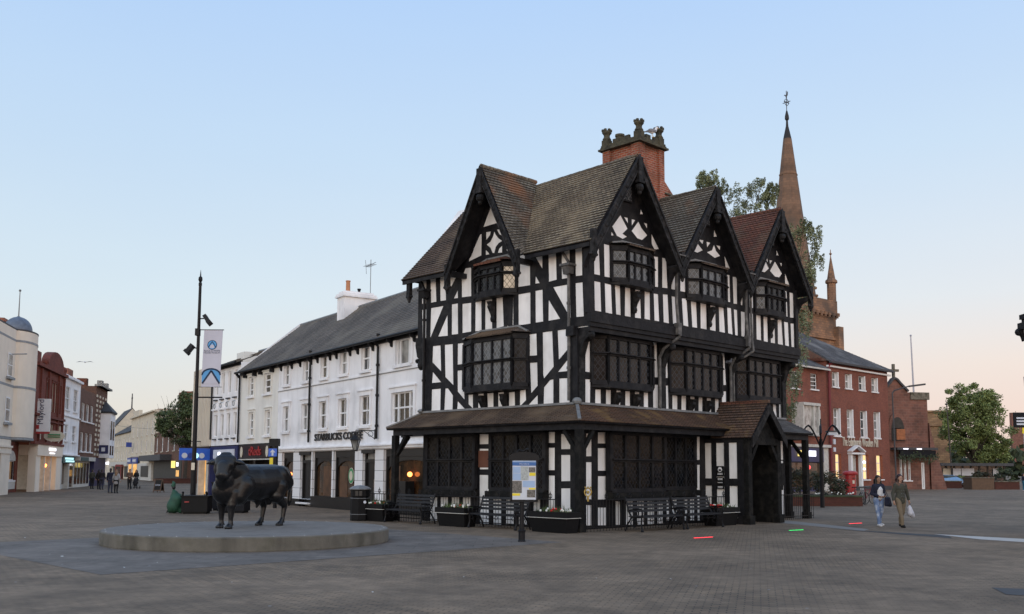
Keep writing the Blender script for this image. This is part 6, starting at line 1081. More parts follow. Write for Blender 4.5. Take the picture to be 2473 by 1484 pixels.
q=onground(517,1234)+Vector((0,.4,0)); boxplanter('street_cabinet','plain black cabinet left of the bull, beside the lamp post planter','cabinet',q,.34,.6,1.18,R(3),False,mat='dark_blue_black')
q=onground(556,1240)+Vector((0,.5,0)); boxplanter('street_cabinet','wide black box directly behind the bull statue','cabinet',q,1.12,.8,1.0,R(-3),False,mat='dark_blue_black')
q=onground(416,1241)+Vector((0,.35,0)); T=thing('shrouded_cart','hand cart wrapped in dark green cloth beside the black planter box','cart',q)
blob('cover',[((-.05,0,.3),.30,(.05,0,.55),.27),((.05,0,.5),.27,(-.05,0,.8),.13),((-.05,0,.8),.12,(-.1,0,.92),.06),((-.22,0,.1),.1,(-.12,0,.7),.1),((.2,0,.12),.12,(.1,0,.5),.15)],.03,'green_cloth',T)
blob('cap',[((-.12,0,1.12),.09,(-.1,0,1.2),.07),((-.1,0,1.2),.075,(-.15,0,1.3),.02)],.02,'green_cloth',T); b=MB(); b.tube((-.1,0,.9),(-.1,0,1.15),.04,n=8); b.ball((-.1,0,1.04),.08); b.tube((-.33,-.05,.02),(-.2,0,.4),.03,n=6); b.tube((.27,0,.05),(.27,.06,.05),.05,n=10); b.build('handle','shop_black',T)
# A-board
q=onground(381,1190); T=thing('pavement_sign','wooden folding chalkboard sign reading open, alone on the left paving','sign',q+Vector((0,.2,0)),R(-8))
for s in(-1,1):
    tf=lambda x,y,z,s=s:(x,s*(.3*(1-z/1.0)+.02)+y,z); b=MB(tf); b.box(-.3,-.24,-.02,.02,.0,1.0).box(.24,.3,-.02,.02,0,1.0).box(-.24,.24,-.02,.02,.94,1.0).box(-.24,.24,-.02,.02,.12,.2); b.build('frame','wood_board',T)
    b=MB(tf); b.box(-.24,.24,-.012,.012,.2,.94); bd=b.build('board','shop_black',T)
    if s<0: text('lettering','OPEN',.17,'paper',bd,(0,-.02-.3*.45-.05,.55),(1,0,0),(0,.28,1),width=.4); text('lettering','COFFEE',.1,'paper',bd,(0,-.3*.22-.05-.02,.80),(1,0,0),(0,.28,1),width=.3) if 0 else None
# litter bin with hipped lid
q=onground(865,1259)+Vector((0,.32,0)); T=thing('litter_bin','octagonal black litter bin with shallow domed lid left of the flower planters','litter bin',q)
b=MB(); b.lathe([(.33,0),(.34,.05),(.34,.8),(.31,.82),(.31,.84),(.34,.86),(.34,1.1)],8); b.build('body','black_plastic',T); b=MB(); b.lathe([(.39,1.1),(.39,1.13),(.28,1.2),(.12,1.24),(.001,1.25)],8); b.build('lid','lead_grey',T)
b=MB(); b.box(-.12,.12,-.333,-.31,.88,1.05); b.build('opening','shop_black',T)
b=MB(); b.lathe([(.345,.78),(.35,.79),(.345,.80)],8); b.lathe([(.345,.22),(.35,.23),(.345,.24)],8); b.build('band','lead_grey',T)
b=MB(lambda x,y,z:(.22+x,-.30-z,.66+y)); b.lathe([(.05,0),(.05,.01)],12); b.build('badge','paper',T)
# benches
def bench(label,p,rz,L_=1.8):
    T=thing('park_bench',label,'bench',p,rz,'cast iron and slat benches round the timber house')
    for k in range(5): b=MB(); y=-.42+k*.1; b.box(-L_/2,L_/2,y,y+.07,.43,.46); b.build('seat_slat','bench_wood',T)
    for k in range(4): b=MB(); z=.56+k*.11; b.raw([(-L_/2,.04+k*.03,z),(L_/2,.04+k*.03,z),(L_/2,.06+k*.03,z+.075),(-L_/2,.06+k*.03,z+.075),(-L_/2,.07+k*.03,z),(L_/2,.07+k*.03,z),(L_/2,.09+k*.03,z+.075),(-L_/2,.09+k*.03,z+.075)],[(0,1,2,3),(7,6,5,4),(0,4,5,1),(1,5,6,2),(2,6,7,3),(3,7,4,0)]); b.build('back_slat','bench_wood',T)
    for x in(-L_/2+.03,L_/2-.03):
        b=MB(); b.path([(x,-.46,0),(x,-.40,.2),(x,-.42,.43),(x,-.05,.42),(x,.12,.2),(x,.2,0)],.026,6); b.path([(x,-.05,.42),(x,.04,.55),(x,.19,1.0)],.028,6); b.path([(x,-.42,.43),(x,-.46,.55),(x,-.42,.66),(x,-.2,.67),(x,.08,.62)],.024,6)
        for t in range(8): a,c=t*math.pi/4,(t+1)*math.pi/4; b.tube((x,-.2+.1*math.cos(a),.54+.1*math.sin(a)),(x,-.2+.1*math.cos(c),.54+.1*math.sin(c)),.014,n=5); b.tube((x,-.14+.12*math.cos(a),.25+.12*math.sin(a)),(x,-.14+.12*math.cos(c),.25+.12*math.sin(c)),.014,n=5)
        b.ball((x,-.44,.03),.05,8,4); b.build('iron_end','black_iron',T)
    b=MB(); b.tube((-L_/2,-.12,.3),(L_/2,-.12,.3),.012,n=5)
    for k in range(6):
        x=-L_/2+.15+k*(L_-.3)/5
        for t in range(8): a,c=t*math.pi/4,(t+1)*math.pi/4; b.tube((x+.06*math.cos(a),-.42,.34+.06*math.sin(a)),(x+.06*math.cos(c),-.42,.34+.06*math.sin(c)),.009,n=4)
    b.tube((-L_/2,-.42,.42),(L_/2,-.42,.42),.012,n=5); b.build('stretcher','black_iron',T)
    return T
hA=HY-math.pi/2   # facing away from face A: local -y must point along -BD
def hp(b_,a_): return O+BD*b_+AD*a_
def pxab(x,y): q=onground(x,y)-O; return q.dot(BD),q.dot(AD)
ba=pxab(1032,1272); bb_=pxab(1142,1278); 
bench('black iron and slat bench at the left end of the house front',hp(-1.25,6.4),hA,2.0); bench('black iron and slat bench behind the information board',hp(-1.2,2.05),hA,2.15)
bench('left of the two slat benches between corner post and porch',hp(1.75,-1.5),HY,2.15); bench('slat bench nearest the porch, right of a matching bench',hp(3.95,-1.5),HY,2.0)
# flower planters
def flower(label,p,rz,w=1.35,red=.4,seed=1):
    T=thing('flower_planter',label,'planter',p,rz,'black flower planters in front of the timber house'); r=random.Random(seed)
    b=MB(); b.raw([(-w/2+.06,-.2,0),(w/2-.06,-.2,0),(w/2-.06,.25,0),(-w/2+.06,.25,0),(-w/2,-.28,.42),(w/2,-.28,.42),(w/2,.28,.42),(-w/2,.28,.42)],[(3,2,1,0),(4,5,6,7),(0,1,5,4),(1,2,6,5),(2,3,7,6),(3,0,4,7)]); b.box(-w/2-.03,w/2+.03,-.31,.31,.44,.6); b.build('trough','black_plastic',T)
    b=MB(); b.box(-w/2-.035,w/2+.035,-.316,.316,.422,.438); b.build('trim_line','dirty_white',T)
    b=MB()
    for i in range(150):
        cx=-w/2+.12+(w-.24)*((i%5)+.5)/5; cy=r.uniform(-.2,.2); h=r.uniform(.06,.24)*(1 if i%5%2 else .6); a=r.uniform(0,6.3); s=.05; x=cx+r.gauss(0,.07)
        b.face([(x-s*math.cos(a)*.3,cy-s*math.sin(a)*.3,.6),(x+s*math.cos(a)*.3,cy+s*math.sin(a)*.3,.6),(x+r.gauss(0,.04),cy+r.gauss(0,.04),.6+h)])
    b.build('foliage','grass_tuft',T)
    for nm,mt,n in(('white_flowers','flower_white',10),('red_flowers','flower_red',int(14*red))):
        b=MB()
        cxx=r.uniform(-w*.35,w*.35)
        for i in range(n): b.ball((r.uniform(-w/2+.1,w/2-.1) if nm[0]=='w' else cxx+r.gauss(0,.1),r.uniform(-.27,.1),.62+r.uniform(0,.07)),.035,6,4)
        b.build(nm,mt,T)
flower('flower planter beside the litter bin, left of all the benches',hp(-1.45,8.13),hA,1.35,.2,1); flower('flower planter between the two left benches',hp(-1.45,3.9),hA,1.35,.35,2)
flower('widest flower planter with red flowers, just left of the corner post',hp(-1.3,-.25),hA,1.5,.5,3); flower('flower planter with red flowers between right bench and porch',hp(5.7,-1.35),HY,1.3,1.4,4)
# railings along the posts
def railing(label,pts,skip=()):
    T=thing('railing',label,'railing',(pts[0].x,pts[0].y,0),0,'iron railings round the timber house')
    o=Vector((pts[0].x,pts[0].y,0)); b=MB(); bars=MB()
    for p,q in zip(pts,pts[1:]):
        p=p-o;q=q-o; d=(q-p); ln=d.length; d.normalize()
        for z in(.93,.12): b.bar((p.x,p.y,z),(q.x,q.y,z),.03,.03)
        n=int(ln/.14)
        for k in range(n+1):
            c=p+d*(ln*k/n); bars.bar((c.x,c.y,.0),(c.x,c.y,.93),.016,.016,(1,0,0))
            if k%4==2:
                fin=MB(); fin.tube((c.x,c.y,.93),(c.x,c.y,1.08),.012,n=5); fin.tube((c.x,c.y,1.08),(c.x,c.y,1.18),.02,.002,5)
                for s in(-1,1):
                    g_=[c+d*(s*x_) for x_ in(.0,.06,.065,.02)]; zz_=(.96,1.0,1.06,1.1)
                    for a_,b_,za_,zb_ in zip(g_,g_[1:],zz_,zz_[1:]): fin.tube((a_.x,a_.y,za_),(b_.x,b_.y,zb_),.012,n=4)
                fin.build('finial','black_iron',T)
    b.build('rail','black_iron',T); bars.build('bars','black_iron',T)
railing('black iron railing with heart finials along the left face of the house',[hp(-.78,.1),hp(-.78,8.6)]); railing('black iron railing from the corner post to the porch',[hp(-.5,-.86),hp(6.9,-.86)])
railing('black iron railing running back from the far left post',[hp(-.78,8.62),hp(-.78,9.9)]); railing('black iron railing right of the porch',[hp(9.3,-.86),hp(12.8,-.86)])
T=thing('gilded_crest','small gilded crest fixed to the railing beside the corner post','ornament',hp(-.62,-.98),HY-math.pi/4)
b=MB(); b.tube((0,0,.9),(0,0,1.05),.03,n=8)
for k in range(10): a,c=k*math.pi/5,(k+1)*math.pi/5; b.tube((.1*math.cos(a),0,1.17+.12*math.sin(a)),(.1*math.cos(c),0,1.17+.12*math.sin(c)),.022,n=5)
for k in range(3): b.ball((-.08+.08*k,0,1.31),.028,8,5)
b.ball((0,0,1.17),.05,8,6); b.build('crest','gold',T)
# information board
q=onground(1260,1309); T=thing('information_board','black framed map board on a single post in front of the house','notice board',q,R(3)); DB=q.y
zf=lambda y:at(1265,y,DB).z; xf=lambda x:at(x,1150,DB).x-q.x
b=MB(); b.lathe([(.10,0),(.10,.03),(.085,.05),(.085,.24),(.10,.26),(.10,.29),(.06,.31),(.06,zf(1206))],12); b.build('post','black_iron',T)
x0,x1=xf(1237),xf(1294); b=MB(); b.box(x0-.05,x0,-.09,-.0,zf(1207)-.05,zf(1113)+.0).box(x1,x1+.05,-.09,0,zf(1207)-.05,zf(1113)).box(x0-.05,x1+.05,-.09,0,zf(1207)-.06,zf(1207))
n=8; c_=(x0+x1)/2; hw=(x1-x0)/2+.08; P=[(c_-hw,zf(1113)+.005)]+[(c_-hw*math.cos(math.pi*k/n),zf(1105)+.14*math.sin(math.pi*k/n)) for k in range(n+1)]+[(c_+hw,zf(1113)+.005)]; b.prism(P,-.1,0,'y'); b.build('frame','black_iron',T)
b=MB(); b.path([(c_-.3,-.05,zf(1100)),(c_-.2,-.05,zf(1097)),(c_-.14,-.05,zf(1087)),(c_-.02,-.05,zf(1090)),(c_+.05,-.05,zf(1085))],.02,5); b.ball((c_+.08,-.06,zf(1086)),.035); b.build('crest','black_iron',T)
b=MB(); b.box(x0,x1,-.08,-.02,zf(1207),zf(1113)+.004); pn=b.build('panel','paper',T); W2=x1-x0; ZT=zf(1113); ZH=ZT-zf(1207)
def sq(mat,u0,v0,u1,v1,dd=.0): b=MB(); b.box(x0+W2*u0,x0+W2*u1,-.086-dd,-.081-dd,ZT-ZH*v1,ZT-ZH*v0); b.build('print',mat,pn)
sq('paper_blue',.0,.0,1,.04); sq('paper_deep',0,.04,1,.13); sq('paper_blue',.02,.16,.34,.32); sq('map_grey',.36,.15,.68,.5); sq('photo_dark',.7,.17,.97,.3); sq('sign_yellow',.72,.31,.98,.39); sq('paper_blue',.02,.33,.36,.5); sq('photo_dark',.0,.52,.40,.83); sq('sign_yellow',.0,.84,.33,.9); sq('sign_yellow',.7,.7,.98,.74); sq('photo_dark',.62,.75,.97,.94); sq('paper_blue',.44,.52,.95,.68)
text('lettering','Hereford',.05,'paper',pn,(c_,-.092,ZT-ZH*.085),(1,0,0),(0,0,1),ext=.001,width=W2*.4)
# wall lantern on bracket, on the coffee shop
LB=WP; Wr=Vector((math.cos(YW),math.sin(YW),0)); Wn_=Vector((-math.sin(YW),math.cos(YW),0))
T=thing('wall_lantern','black four-sided lantern on scrolled bracket beside the coffee shop lettering','lantern',LB+Wr*2.5+Vector((0,0,.85)),YW); T.scale=(.72,.72,.72)
b=MB(); b.tube((0,0,3.62),(0,-1.25,3.62),.03,n=6); b.tube((0,-.02,3.1),(0,-.02,3.7),.035,n=6)
for t in range(10): a,c=t*math.pi/5,(t+1)*math.pi/5; b.tube((0,-.3+.16*math.cos(a),3.42+.16*math.sin(a)),(0,-.3+.16*math.cos(c),3.42+.16*math.sin(c)),.015,n=4)
b.tube((0,-.05,3.15),(0,-.75,3.6),.02,n=5); b.build('bracket','black_iron',T)
b=MB(); b.lathe([(.12,2.45),(.28,3.0),(.30,3.02)],4,(0,-1.25,0)); b.build('glass','glass_curtain',T)
b=MB()
for k in range(4): t=k*math.pi/2; b.tube((.13*math.cos(t),-1.25+.13*math.sin(t),2.43),(.30*math.cos(t),-1.25+.30*math.sin(t),3.02),.02,n=5)
b.lathe([(.14,2.38),(.14,2.45)],4,(0,-1.25,0)); b.lathe([(.36,3.02),(.36,3.05),(.16,3.28),(.08,3.32),(.1,3.42),(.02,3.5),(.02,3.62)],4,(0,-1.25,0)); b.build('cage','black_iron',T)
# name plate hanging below
b=MB(); b.box(-.12,.12,-.2,-.1,1.95,2.2); 
# one way sign on post
q=at(660,1136,46.0); q.z=0; T=thing('one_way_sign','blue arrow sign on a dark post beside the black shop front','road sign',q,R(-6))
zf2=lambda y:at(660,y,46.).z; b=MB(); b.tube((.12,0,0),(.12,0,zf2(1062)),.09,n=10); b.box(-.2,.26,-.12,.12,zf2(1078),zf2(1060)); b.build('post','black_iron',T)
b=MB(); b.box(-.2,.2,-.16,-.13,zf2(1103),zf2(1084)); bs=b.build('plate','bright_blue',T); zc=(zf2(1103)+zf2(1084))/2; b=MB(); b.box(-.045,.045,-.17,-.161,zc-.15,zc+.02); b.prism([(-.13,zc-.0),(0,zc+.15),(.13,zc-.0),(.05,zc+.01),(-.05,zc+.01)],-.17,-.161,'y'); b.build('arrow','paper',bs)
b=MB(); b.box(-.14,.02,-.15,-.12,zf2(1122),zf2(1106)); b.build('notice','sign_yellow',T)
# street name plate on coffee shop wall
b=MB(); b.box(5.05,6.9,-.05,-.0,3.2,3.62); T=tag(b.build('street_name_plate','paper'),'white street name plate with black frame on the coffee shop wall','sign',loc=WP,rz=YW); b=MB(); b.box(5.0,5.05,-.07,0,3.1,3.65).box(6.9,6.95,-.07,0,3.0,3.65).box(5.0,6.95,-.07,0,3.12,3.19); b.build('frame','black_iron',T)
text('lettering','HIGH TOWN',.17,'shop_black',T,(5.95,-.06,3.45),(1,0,0),(0,0,1),width=1.5)
# ground lights
for lab,mt,a,c in(('red light strip in the paving in front of the right benches','led_red',(1676,1301),(1721,1298.5)),('green light strip in the paving right of the porch','led_green',(1906,1282.5),(1940,1281)),('red light strip in the paving left of the two women','led_red',(2051,1266),(2081,1264.6))):
    a=gp(None,*a);c=gp(None,*c); d=(c-a); m_=(a+c)/2; b=MB(); n=11; ln=d.length
    T=thing('ground_light',lab,'light',(m_.x,m_.y,0),math.atan2(d.y,d.x),'coloured light strips set in the paving')
    b.box(-ln/2,ln/2,-.03,.03,.002,.010); b.build('housing','channel_dark',T); b=MB()
    for k in range(n): x=-ln/2+ln*(k+.5)/n; b.box(x-ln/n*.42,x+ln/n*.42,-.022,.022,.0102,.016)
    b.build('light','led_red' if mt=='led_red' else mt,T)
# ornamental arched lamp, brick planter, pillar box, bicycles
q=at(1984,1136,50.); q.z=0; T=thing('arched_street_ornament','dark iron post with six curving arms rising from the shrub planter','street ornament',q)
zt=at(1984,1037,50.).z; b=MB(); b.tube((0,0,0),(0,0,zt-.5),.11,.09,10); b.tube((0,0,zt-.5),(.02,0,at(1984,1012,50.).z),.03,n=6); b.build('post','black_iron',T)
for k in range(6):
    t=k*math.pi/3+.25; b=MB(); pts=[(0,0,zt-1.0)]
    for j in range(1,9): s_=j/8; r_=1.08*s_; pts.append((r_*math.cos(t),r_*math.sin(t),zt-1.0+1.28*math.sin(math.pi*.62*min(1,s_*1.05))-.45*max(0,s_-.6)/.4*(1 if s_>.6 else 0)))
    b.path(pts,.035,6); b.build('arm','black_iron',T)
b=MB(); b.box(.35,.75,-.2,.2,zt-.3,zt-.15); b.build('lamp_head','paper',T); b=MB(); b.box(.32,.78,-.23,.23,zt-.15,zt-.08); b.build('lamp_cap','slate_dark',T)
q0=gp(None,1972,1224); q1=gp(None,2062,1222); T=thing('brick_planter','low brick planter full of dark shrubs right of the timber house','planter',(q0+q1)/2)
ww=(q1-q0).length; b=MB(); b.box(-ww/2-2.2,ww/2,0,2.6,0,.48); b.build('wall','planter_brick',T); b=MB(); b.box(-ww/2-2.24,ww/2+.04,-.04,2.64,.48,.56); b.build('coping','leaf_hedge',T)
def shrub(name,label,p,rx,ry,h,n,mat,s=.09,seed=0,parent=None,spiky=.5,lo=.1):
    r=random.Random(seed); b=MB()
    cl=[(r.uniform(-rx,rx)*.85,r.uniform(-ry,ry)*.85,r.uniform(lo,1)*h,r.uniform(.16,.34)*min(rx,1.2)) for _ in range(int(10+n/60))]
    for i in range(n):
        c=r.choice(cl); d=Vector((r.gauss(0,1),r.gauss(0,1),r.gauss(0,1))).normalized()*c[3]*r.uniform(.4,1.1); x,y,z=c[0]+d.x,c[1]+d.y,max(.02,c[2]*(1-.4*(c[0]/rx)**2)+d.z)
        a=r.uniform(0,6.3); u=Vector((math.cos(a),math.sin(a),r.uniform(-.8,.8)))*s*r.uniform(.6,1.3); v=u.cross(Vector((r.gauss(0,1),r.gauss(0,1),r.gauss(0,1)))).normalized()*s*spiky
        P=Vector((x,y,z)); b.face([tuple(P-u),tuple(P+v),tuple(P+u),tuple(P-v)])
    o=b.build(name,mat,parent); 
    if p is not None: o.location=p
    return o
o=shrub('shrub','',None,ww/2+.9,1.0,1.35,2600,'leaf_shrub',.10,3,T,.35,.05); o.location=(-.9,1.3,.5)
o.name='foliage'
b=MB(); r=random.Random(4)
for i in range(16): b.ball((r.uniform(-ww/2,ww/2-.2),-.02+r.uniform(0,.3),.62+r.uniform(0,.1)),.04,6,4)
b.build('flowers','flower_white',T)
q=at(2053,1136,56.); q.z=0; T=thing('pillar_box','wide oval red pillar box behind the brick shrub planter','post box',q); T.scale=(.8,.8,1.14)
b=MB(); b.lathe([(.36,0),(.36,.12),(.33,.16),(.33,1.42),(.36,1.44)],24,sx=1.15,sy=.8); b.build('body','red_paint',T); b=MB(); b.lathe([(.45,1.44),(.47,1.5),(.44,1.58),(.3,1.62),(.01,1.64)],24,sx=1.12,sy=.85); b.build('cap','red_paint',T); b=MB(); b.box(.06,.26,-.285,-.25,1.25,1.29); b.build('slot','shop_black',T); b=MB(); b.box(.05,.2,-.285,-.262,1.0,1.16); b.build('plate','sign_cream',T)
def bike(label,p,rz,col):
    T=thing('bicycle',label,'bicycle',p,rz,'bicycles parked beside the brick shrub planter')
    for x in(-.52,.52):
        b=MB()
        for t in range(16): a,c=t*math.pi/8,(t+1)*math.pi/8; b.tube((x+.33*math.cos(a),0,.34+.33*math.sin(a)),(x+.33*math.cos(c),0,.34+.33*math.sin(c)),.02,n=5)
        for t in range(6): a=t*math.pi/6; b.tube((x-.32*math.cos(a),0,.34-.32*math.sin(a)),(x+.32*math.cos(a),0,.34+.32*math.sin(a)),.004,n=3,cap=False)
        b.build('wheel','tyre',T)
    b=MB(); b.path([(-.52,0,.34),(-.1,0,.3),(.35,0,.8),(-.2,0,.82),(-.1,0,.3)],.02,6); b.path([(-.52,0,.34),(-.2,0,.82),(-.22,0,.92)],.014,6); b.path([(.52,0,.34),(.36,0,.95)],.018,6); b.build('frame',col,T)
    b=MB(); b.path([(.3,-.26,.98),(.36,0,1.0),(.3,.26,.98)],.015,5); b.build('handlebar','lead_grey',T); b=MB(); b.box(-.36,-.1,-.07,.07,.92,.97); b.build('saddle','tyre',T)
for i,(x,y,rz,c,l) in enumerate(((2072,1219,25,'slate_dark','black bicycle closest to the brick planter'),(2084,1220,60,'lead_grey','grey framed bicycle in the middle of the parked bicycles'),(2095,1217,40,'far_red','dark red framed bicycle nearest the walking women'))):
    bike(l,onground(x,y),R(rz),c)
# thin black lamp column and arm lamp on the right
q=onground(2300,1176); T=thing('street_lamp','thin plain black lamp column in front of the bus shelter','street lamp',q); zt=at(2292,978,q.y).z; b=MB(); b.tube((0,0,0),(0,0,1.2),.16,.14,8); b.tube((0,0,1.2),(-.3,0,zt),.11,.07,8); b.build('column','shop_black',T); b=MB(); b.tube((-.3,0,zt),(-.3,0,zt+.3),.12,.02,8); b.build('cap','shop_black',T)
q=at(2164,1136,92.); q.z=0; T=thing('street_lamp','grey lamp column with angled arm in front of the stone gabled building','street lamp',q); za,zb_=at(2160,950,92.).z,at(2160,942,92.).z; b=MB(); b.tube((0,0,0),(-.1,0,za),.09,.06,8); b.build('column','slate_dark',T); b=MB(); b.path([(-.1,0,za),(.1,0,za+.25),(1.6,0,za+.7)],.06,6); b.build('arm','slate_dark',T); b=MB(); b.bar((1.5,0,za+.65),(3.0,0,za+.85),.3,.16); b.build('lamp_head','slate_dark',T)
# sign post near pub door
q=onground(2179,1178); T=thing('finger_post','grey crossed sign post by the door of the stone gabled building','sign post',q); b=MB(); b.box(-.1,.1,-.1,.1,0,4.0); b.build('post','stone_grey',T); b=MB(); b.box(-1.2,1.2,-.15,-.101,2.6,2.85); b.build('sign_arm','stone_grey',T)
# car and shelter-side planters
def hedge(label,x0,x1,yb,h,mat='leaf_hedge',bh=.9,name='raised_planter',wall='planter_brick',leaf=1.0,seed=1):
    dp_=118-(yb-1165)*1.1; a=at(x0,1141,dp_); c=at(x1,1141,dp_); T=thing(name,label,'planter',((a.x+c.x)/2,a.y,0)); w=c.x-a.x
    b=MB(); b.box(-w/2,w/2,0,2,0,bh); b.build('wall',wall,T); b=MB(); b.box(-w/2-.06,w/2+.06,-.06,2.06,bh,bh+.1); b.build('coping','stone_grey',T)
    if h: o=shrub('foliage','',None,w/2*.95,.9,h,int(500*w/3),mat,.14,seed,T,.6); o.location=(0,1,bh)
    return T
hedge('low brick planter in front of the blue car',2272,2322,1170,.0,bh=.75); hedge('dark wooden planter seat left of the person in coral',2346,2400,1177.5,.6,'leaf_shrub',1.2,seed=2,wall='wood_board'); hedge('long planter with dense dark hedge right of the person in coral',2402,2461,1176,1.5,bh=.8,seed=3)
hedge('black planter box by the post near the stone gabled building',2186,2214,1176,1.2,bh=1.1,wall='shop_black',seed=5); hedge('pale grassy shrub clump left of the planter seat',2325,2345,1165,1.2,'leaf_green',bh=.3,seed=6)
q=at(2296,1141,119.5); q.z=0; T=thing('parked_car','pale blue hatchback half hidden behind the low brick planter','car',q,R(-12))
S_=1.0
prof=[(-2.1,.35),(-2.12,.8),(-2.0,1.0),(-1.55,1.42),(-1.1,1.5),(.1,1.48),(.95,1.05),(1.85,.88),(2.1,.7),(2.1,.35)]
b=MB(); n=len(prof)
vs=[];fs=[]
for y,ins in((-.85,0),(-.84,1),(.84,1),(.85,0)):
    for x,z in prof: k=(.80 if z>1.1 else 1.0); vs.append((x*(.99 if abs(y)>.845 else 1),y*k,z))
for r_ in range(3):
    for i in range(n): j=(i+1)%n; fs.append((r_*n+i,r_*n+j,(r_+1)*n+j,(r_+1)*n+i))
fs+=[tuple(range(n))[::-1],tuple(range(3*n,4*n))]; b.raw(vs,fs); b.build('body','car_paint',T,True)
b=MB(); b.face([(.13,-.62,1.45),(.9,-.72,1.08),(.9,.72,1.08),(.13,.62,1.45)]); g_=b
for s in(-1,1): b.face([(-1.4,s*.80,1.1),(.75,s*.80,1.08),(.1,s*.70,1.43),(-1.15,s*.70,1.45)])
for i in range(len(b.v)): b.v[i]=b.v[i]+Vector((.01,.02*(1 if b.v[i].y>0 else -1),.015))
b.build('window_glass','glass_car',T)
for x in(-1.3,1.35):
    for s in(-1,1): b=MB(lambda a,c,z,x=x,s=s:(x+a,s*(.8+z),.33+c)); b.lathe([(.32,-.1),(.33,-.06),(.33,.08),(.22,.1),(.001,.1)],20); wl=b.build('wheel','tyre',T); b=MB(lambda a,c,z,x=x,s=s:(x+a,s*(.8+z),.33+c)); b.lathe([(.2,.101),(.05,.12)],12); b.build('rim','chrome',wl)
for s in(-1,1): b=MB(); b.ball((2.0,s*.62,.72),.14,8,6,(.6,1,.7)); b.build('headlight','paper',T); b=MB(); b.box(-2.14,-2.05,s*.6-.12,s*.6+.12,.85,1.05); b.build('tail_light','sign_red',T)
# phone box far left
q=onground(287,1158); T=thing('phone_box','red telephone kiosk in the far street in front of the cream shops','phone box',q); b=MB()
for x in(-.45,.45):
    for y in(-.45,.45): b.box(x-.06,x+.06,y-.06,y+.06,0,2.1)
b.box(-.5,.5,-.5,.5,0,.15).box(-.52,.52,-.52,.52,2.1,2.35).box(-.45,.45,-.45,.45,2.35,2.45)
for z in(.6,.95,1.3,1.65): b.box(-.4,.4,-.47,-.44,z,z+.05)
b.build('frame','far_red',T); b=MB(); b.box(-.42,.42,-.42,.42,.16,2.09); b.build('pane','interior_dark',T)
# trees
def tree(name,label,p,H_t,crown,n,leaf,lm,trunk_r=.25,trunk_h=None,seed=0,group=None,cl=40,droop=0.,clr=.28,limbs=7):
    """crown: list of (x,y,z,rx,rz) lobes; foliage hangs in clumps on their shells, joined to the trunk by limbs"""
    r=random.Random(seed); T=thing(name,label,'tree',p,0,group); th=trunk_h or H_t*.35
    b=MB(); b.tube((0,0,0),(0,0,th*.3),trunk_r*1.25,trunk_r,8); b.tube((0,0,th*.3),(.1,0,th),trunk_r,trunk_r*.8,8)
    clumps=[]
    for (x,y,z,rx,rz) in crown:
        for _ in range(cl):
            d=Vector((r.gauss(0,1),r.gauss(0,1),r.gauss(0,1))).normalized()*(r.uniform(.25,1)**.45); clumps.append((x+d.x*rx,y+d.y*rx,z+d.z*rz,r.uniform(.55,1.25)*clr*rx))
    for i in range(limbs*3):
        c=clumps[r.randrange(len(clumps))]; m_=Vector((c[0]*.35,c[1]*.35,th+(c[2]-th)*.45)); b.tube((.1,0,th*.9),tuple(m_),trunk_r*.45,trunk_r*.25,5); b.tube(tuple(m_),(c[0],c[1],c[2]),trunk_r*.22,trunk_r*.05,4)
    b.build('trunk','bark',T)
    b=MB(); 
    for i in range(n):
        c=clumps[i%len(clumps)]; d=Vector((r.gauss(0,1),r.gauss(0,1),r.gauss(0,1))).normalized()*c[3]*r.random()**.4
        P=Vector((c[0]+d.x,c[1]+d.y,c[2]+d.z*.8-(r.random()**2)*droop))
        u=Vector((r.gauss(0,1),r.gauss(0,1),r.gauss(0,.6))).normalized()*leaf*r.uniform(.6,1.3); v=u.cross(Vector((r.gauss(0,1),r.gauss(0,1),r.gauss(0,1)))).normalized()*leaf*.45
        b.raw([tuple(P-u),tuple(P+v),tuple(P+u),tuple(P-v)],[(0,1,2,3)])
    b.build('crown',lm,T); return T
q=onground(446,1168); k=q.y/F
tree('street_tree','dark green tree with thin upright shoots left of the tall lamp post','x' and q,12,[(-.4,0,6.2,2.0,1.5),(.9,0,5.7,1.4,1.3),(-1.6,0,6.9,1.6,1.2),(-1.9,0,8.1,2.1,1.4),(-.4,0,9.1,2.2,1.5),(.9,0,8.2,2.0,1.8),(.6,0,6.6,1.6,1.3),(0,0,10.2,1.4,1.1),(-3.0,0,7.2,1.1,.8)],15000,.15,'leaf_dark',.22,3.2,seed=2,cl=22,clr=.30)
o=[x for x in C.objects if x.parent and x.parent.name=='street_tree' and x.name.startswith('trunk')]
b=MB(); r=random.Random(9)
for i in range(26):
    x=r.uniform(-3.6,2.0); z=7.0+r.uniform(0,2.4)-abs(x+.3)*.6+1.6; tx=x*1.15+r.uniform(-.3,.3); b.tube((x*.8,0,z-1.6),(tx,r.uniform(-.5,.5),z+r.uniform(.3,1.6)),.03,.01,4)
b.build('shoots','bark',[x for x in C.objects if x.name=='street_tree'][0])
b=MB(); 
for i in range(500):
    x=r.uniform(-3.8,2.2); z=8.2+r.uniform(0,3.2)-abs(x+.3)*.75; u=Vector((r.gauss(0,.4),r.gauss(0,.4),1)).normalized()*.22; v=Vector((r.gauss(0,1),r.gauss(0,1),0)).normalized()*.1; P=Vector((x,r.uniform(-.8,.8),z)); b.raw([tuple(P-u),tuple(P+v),tuple(P+u),tuple(P-v)],[(0,1,2,3)])
b.build('shoot_leaves','leaf_dark',[x for x in C.objects if x.name=='street_tree'][0])
pt=thing('tree_planter','low round brick planter under the dark green street tree','planter',q-Vector((1.2,0,0))); b=MB(); b.lathe([(2.4,0),(2.4,.55),(2.5,.6),(2.3,.62)],20,sy=.6); b.build('wall','planter_brick',pt)
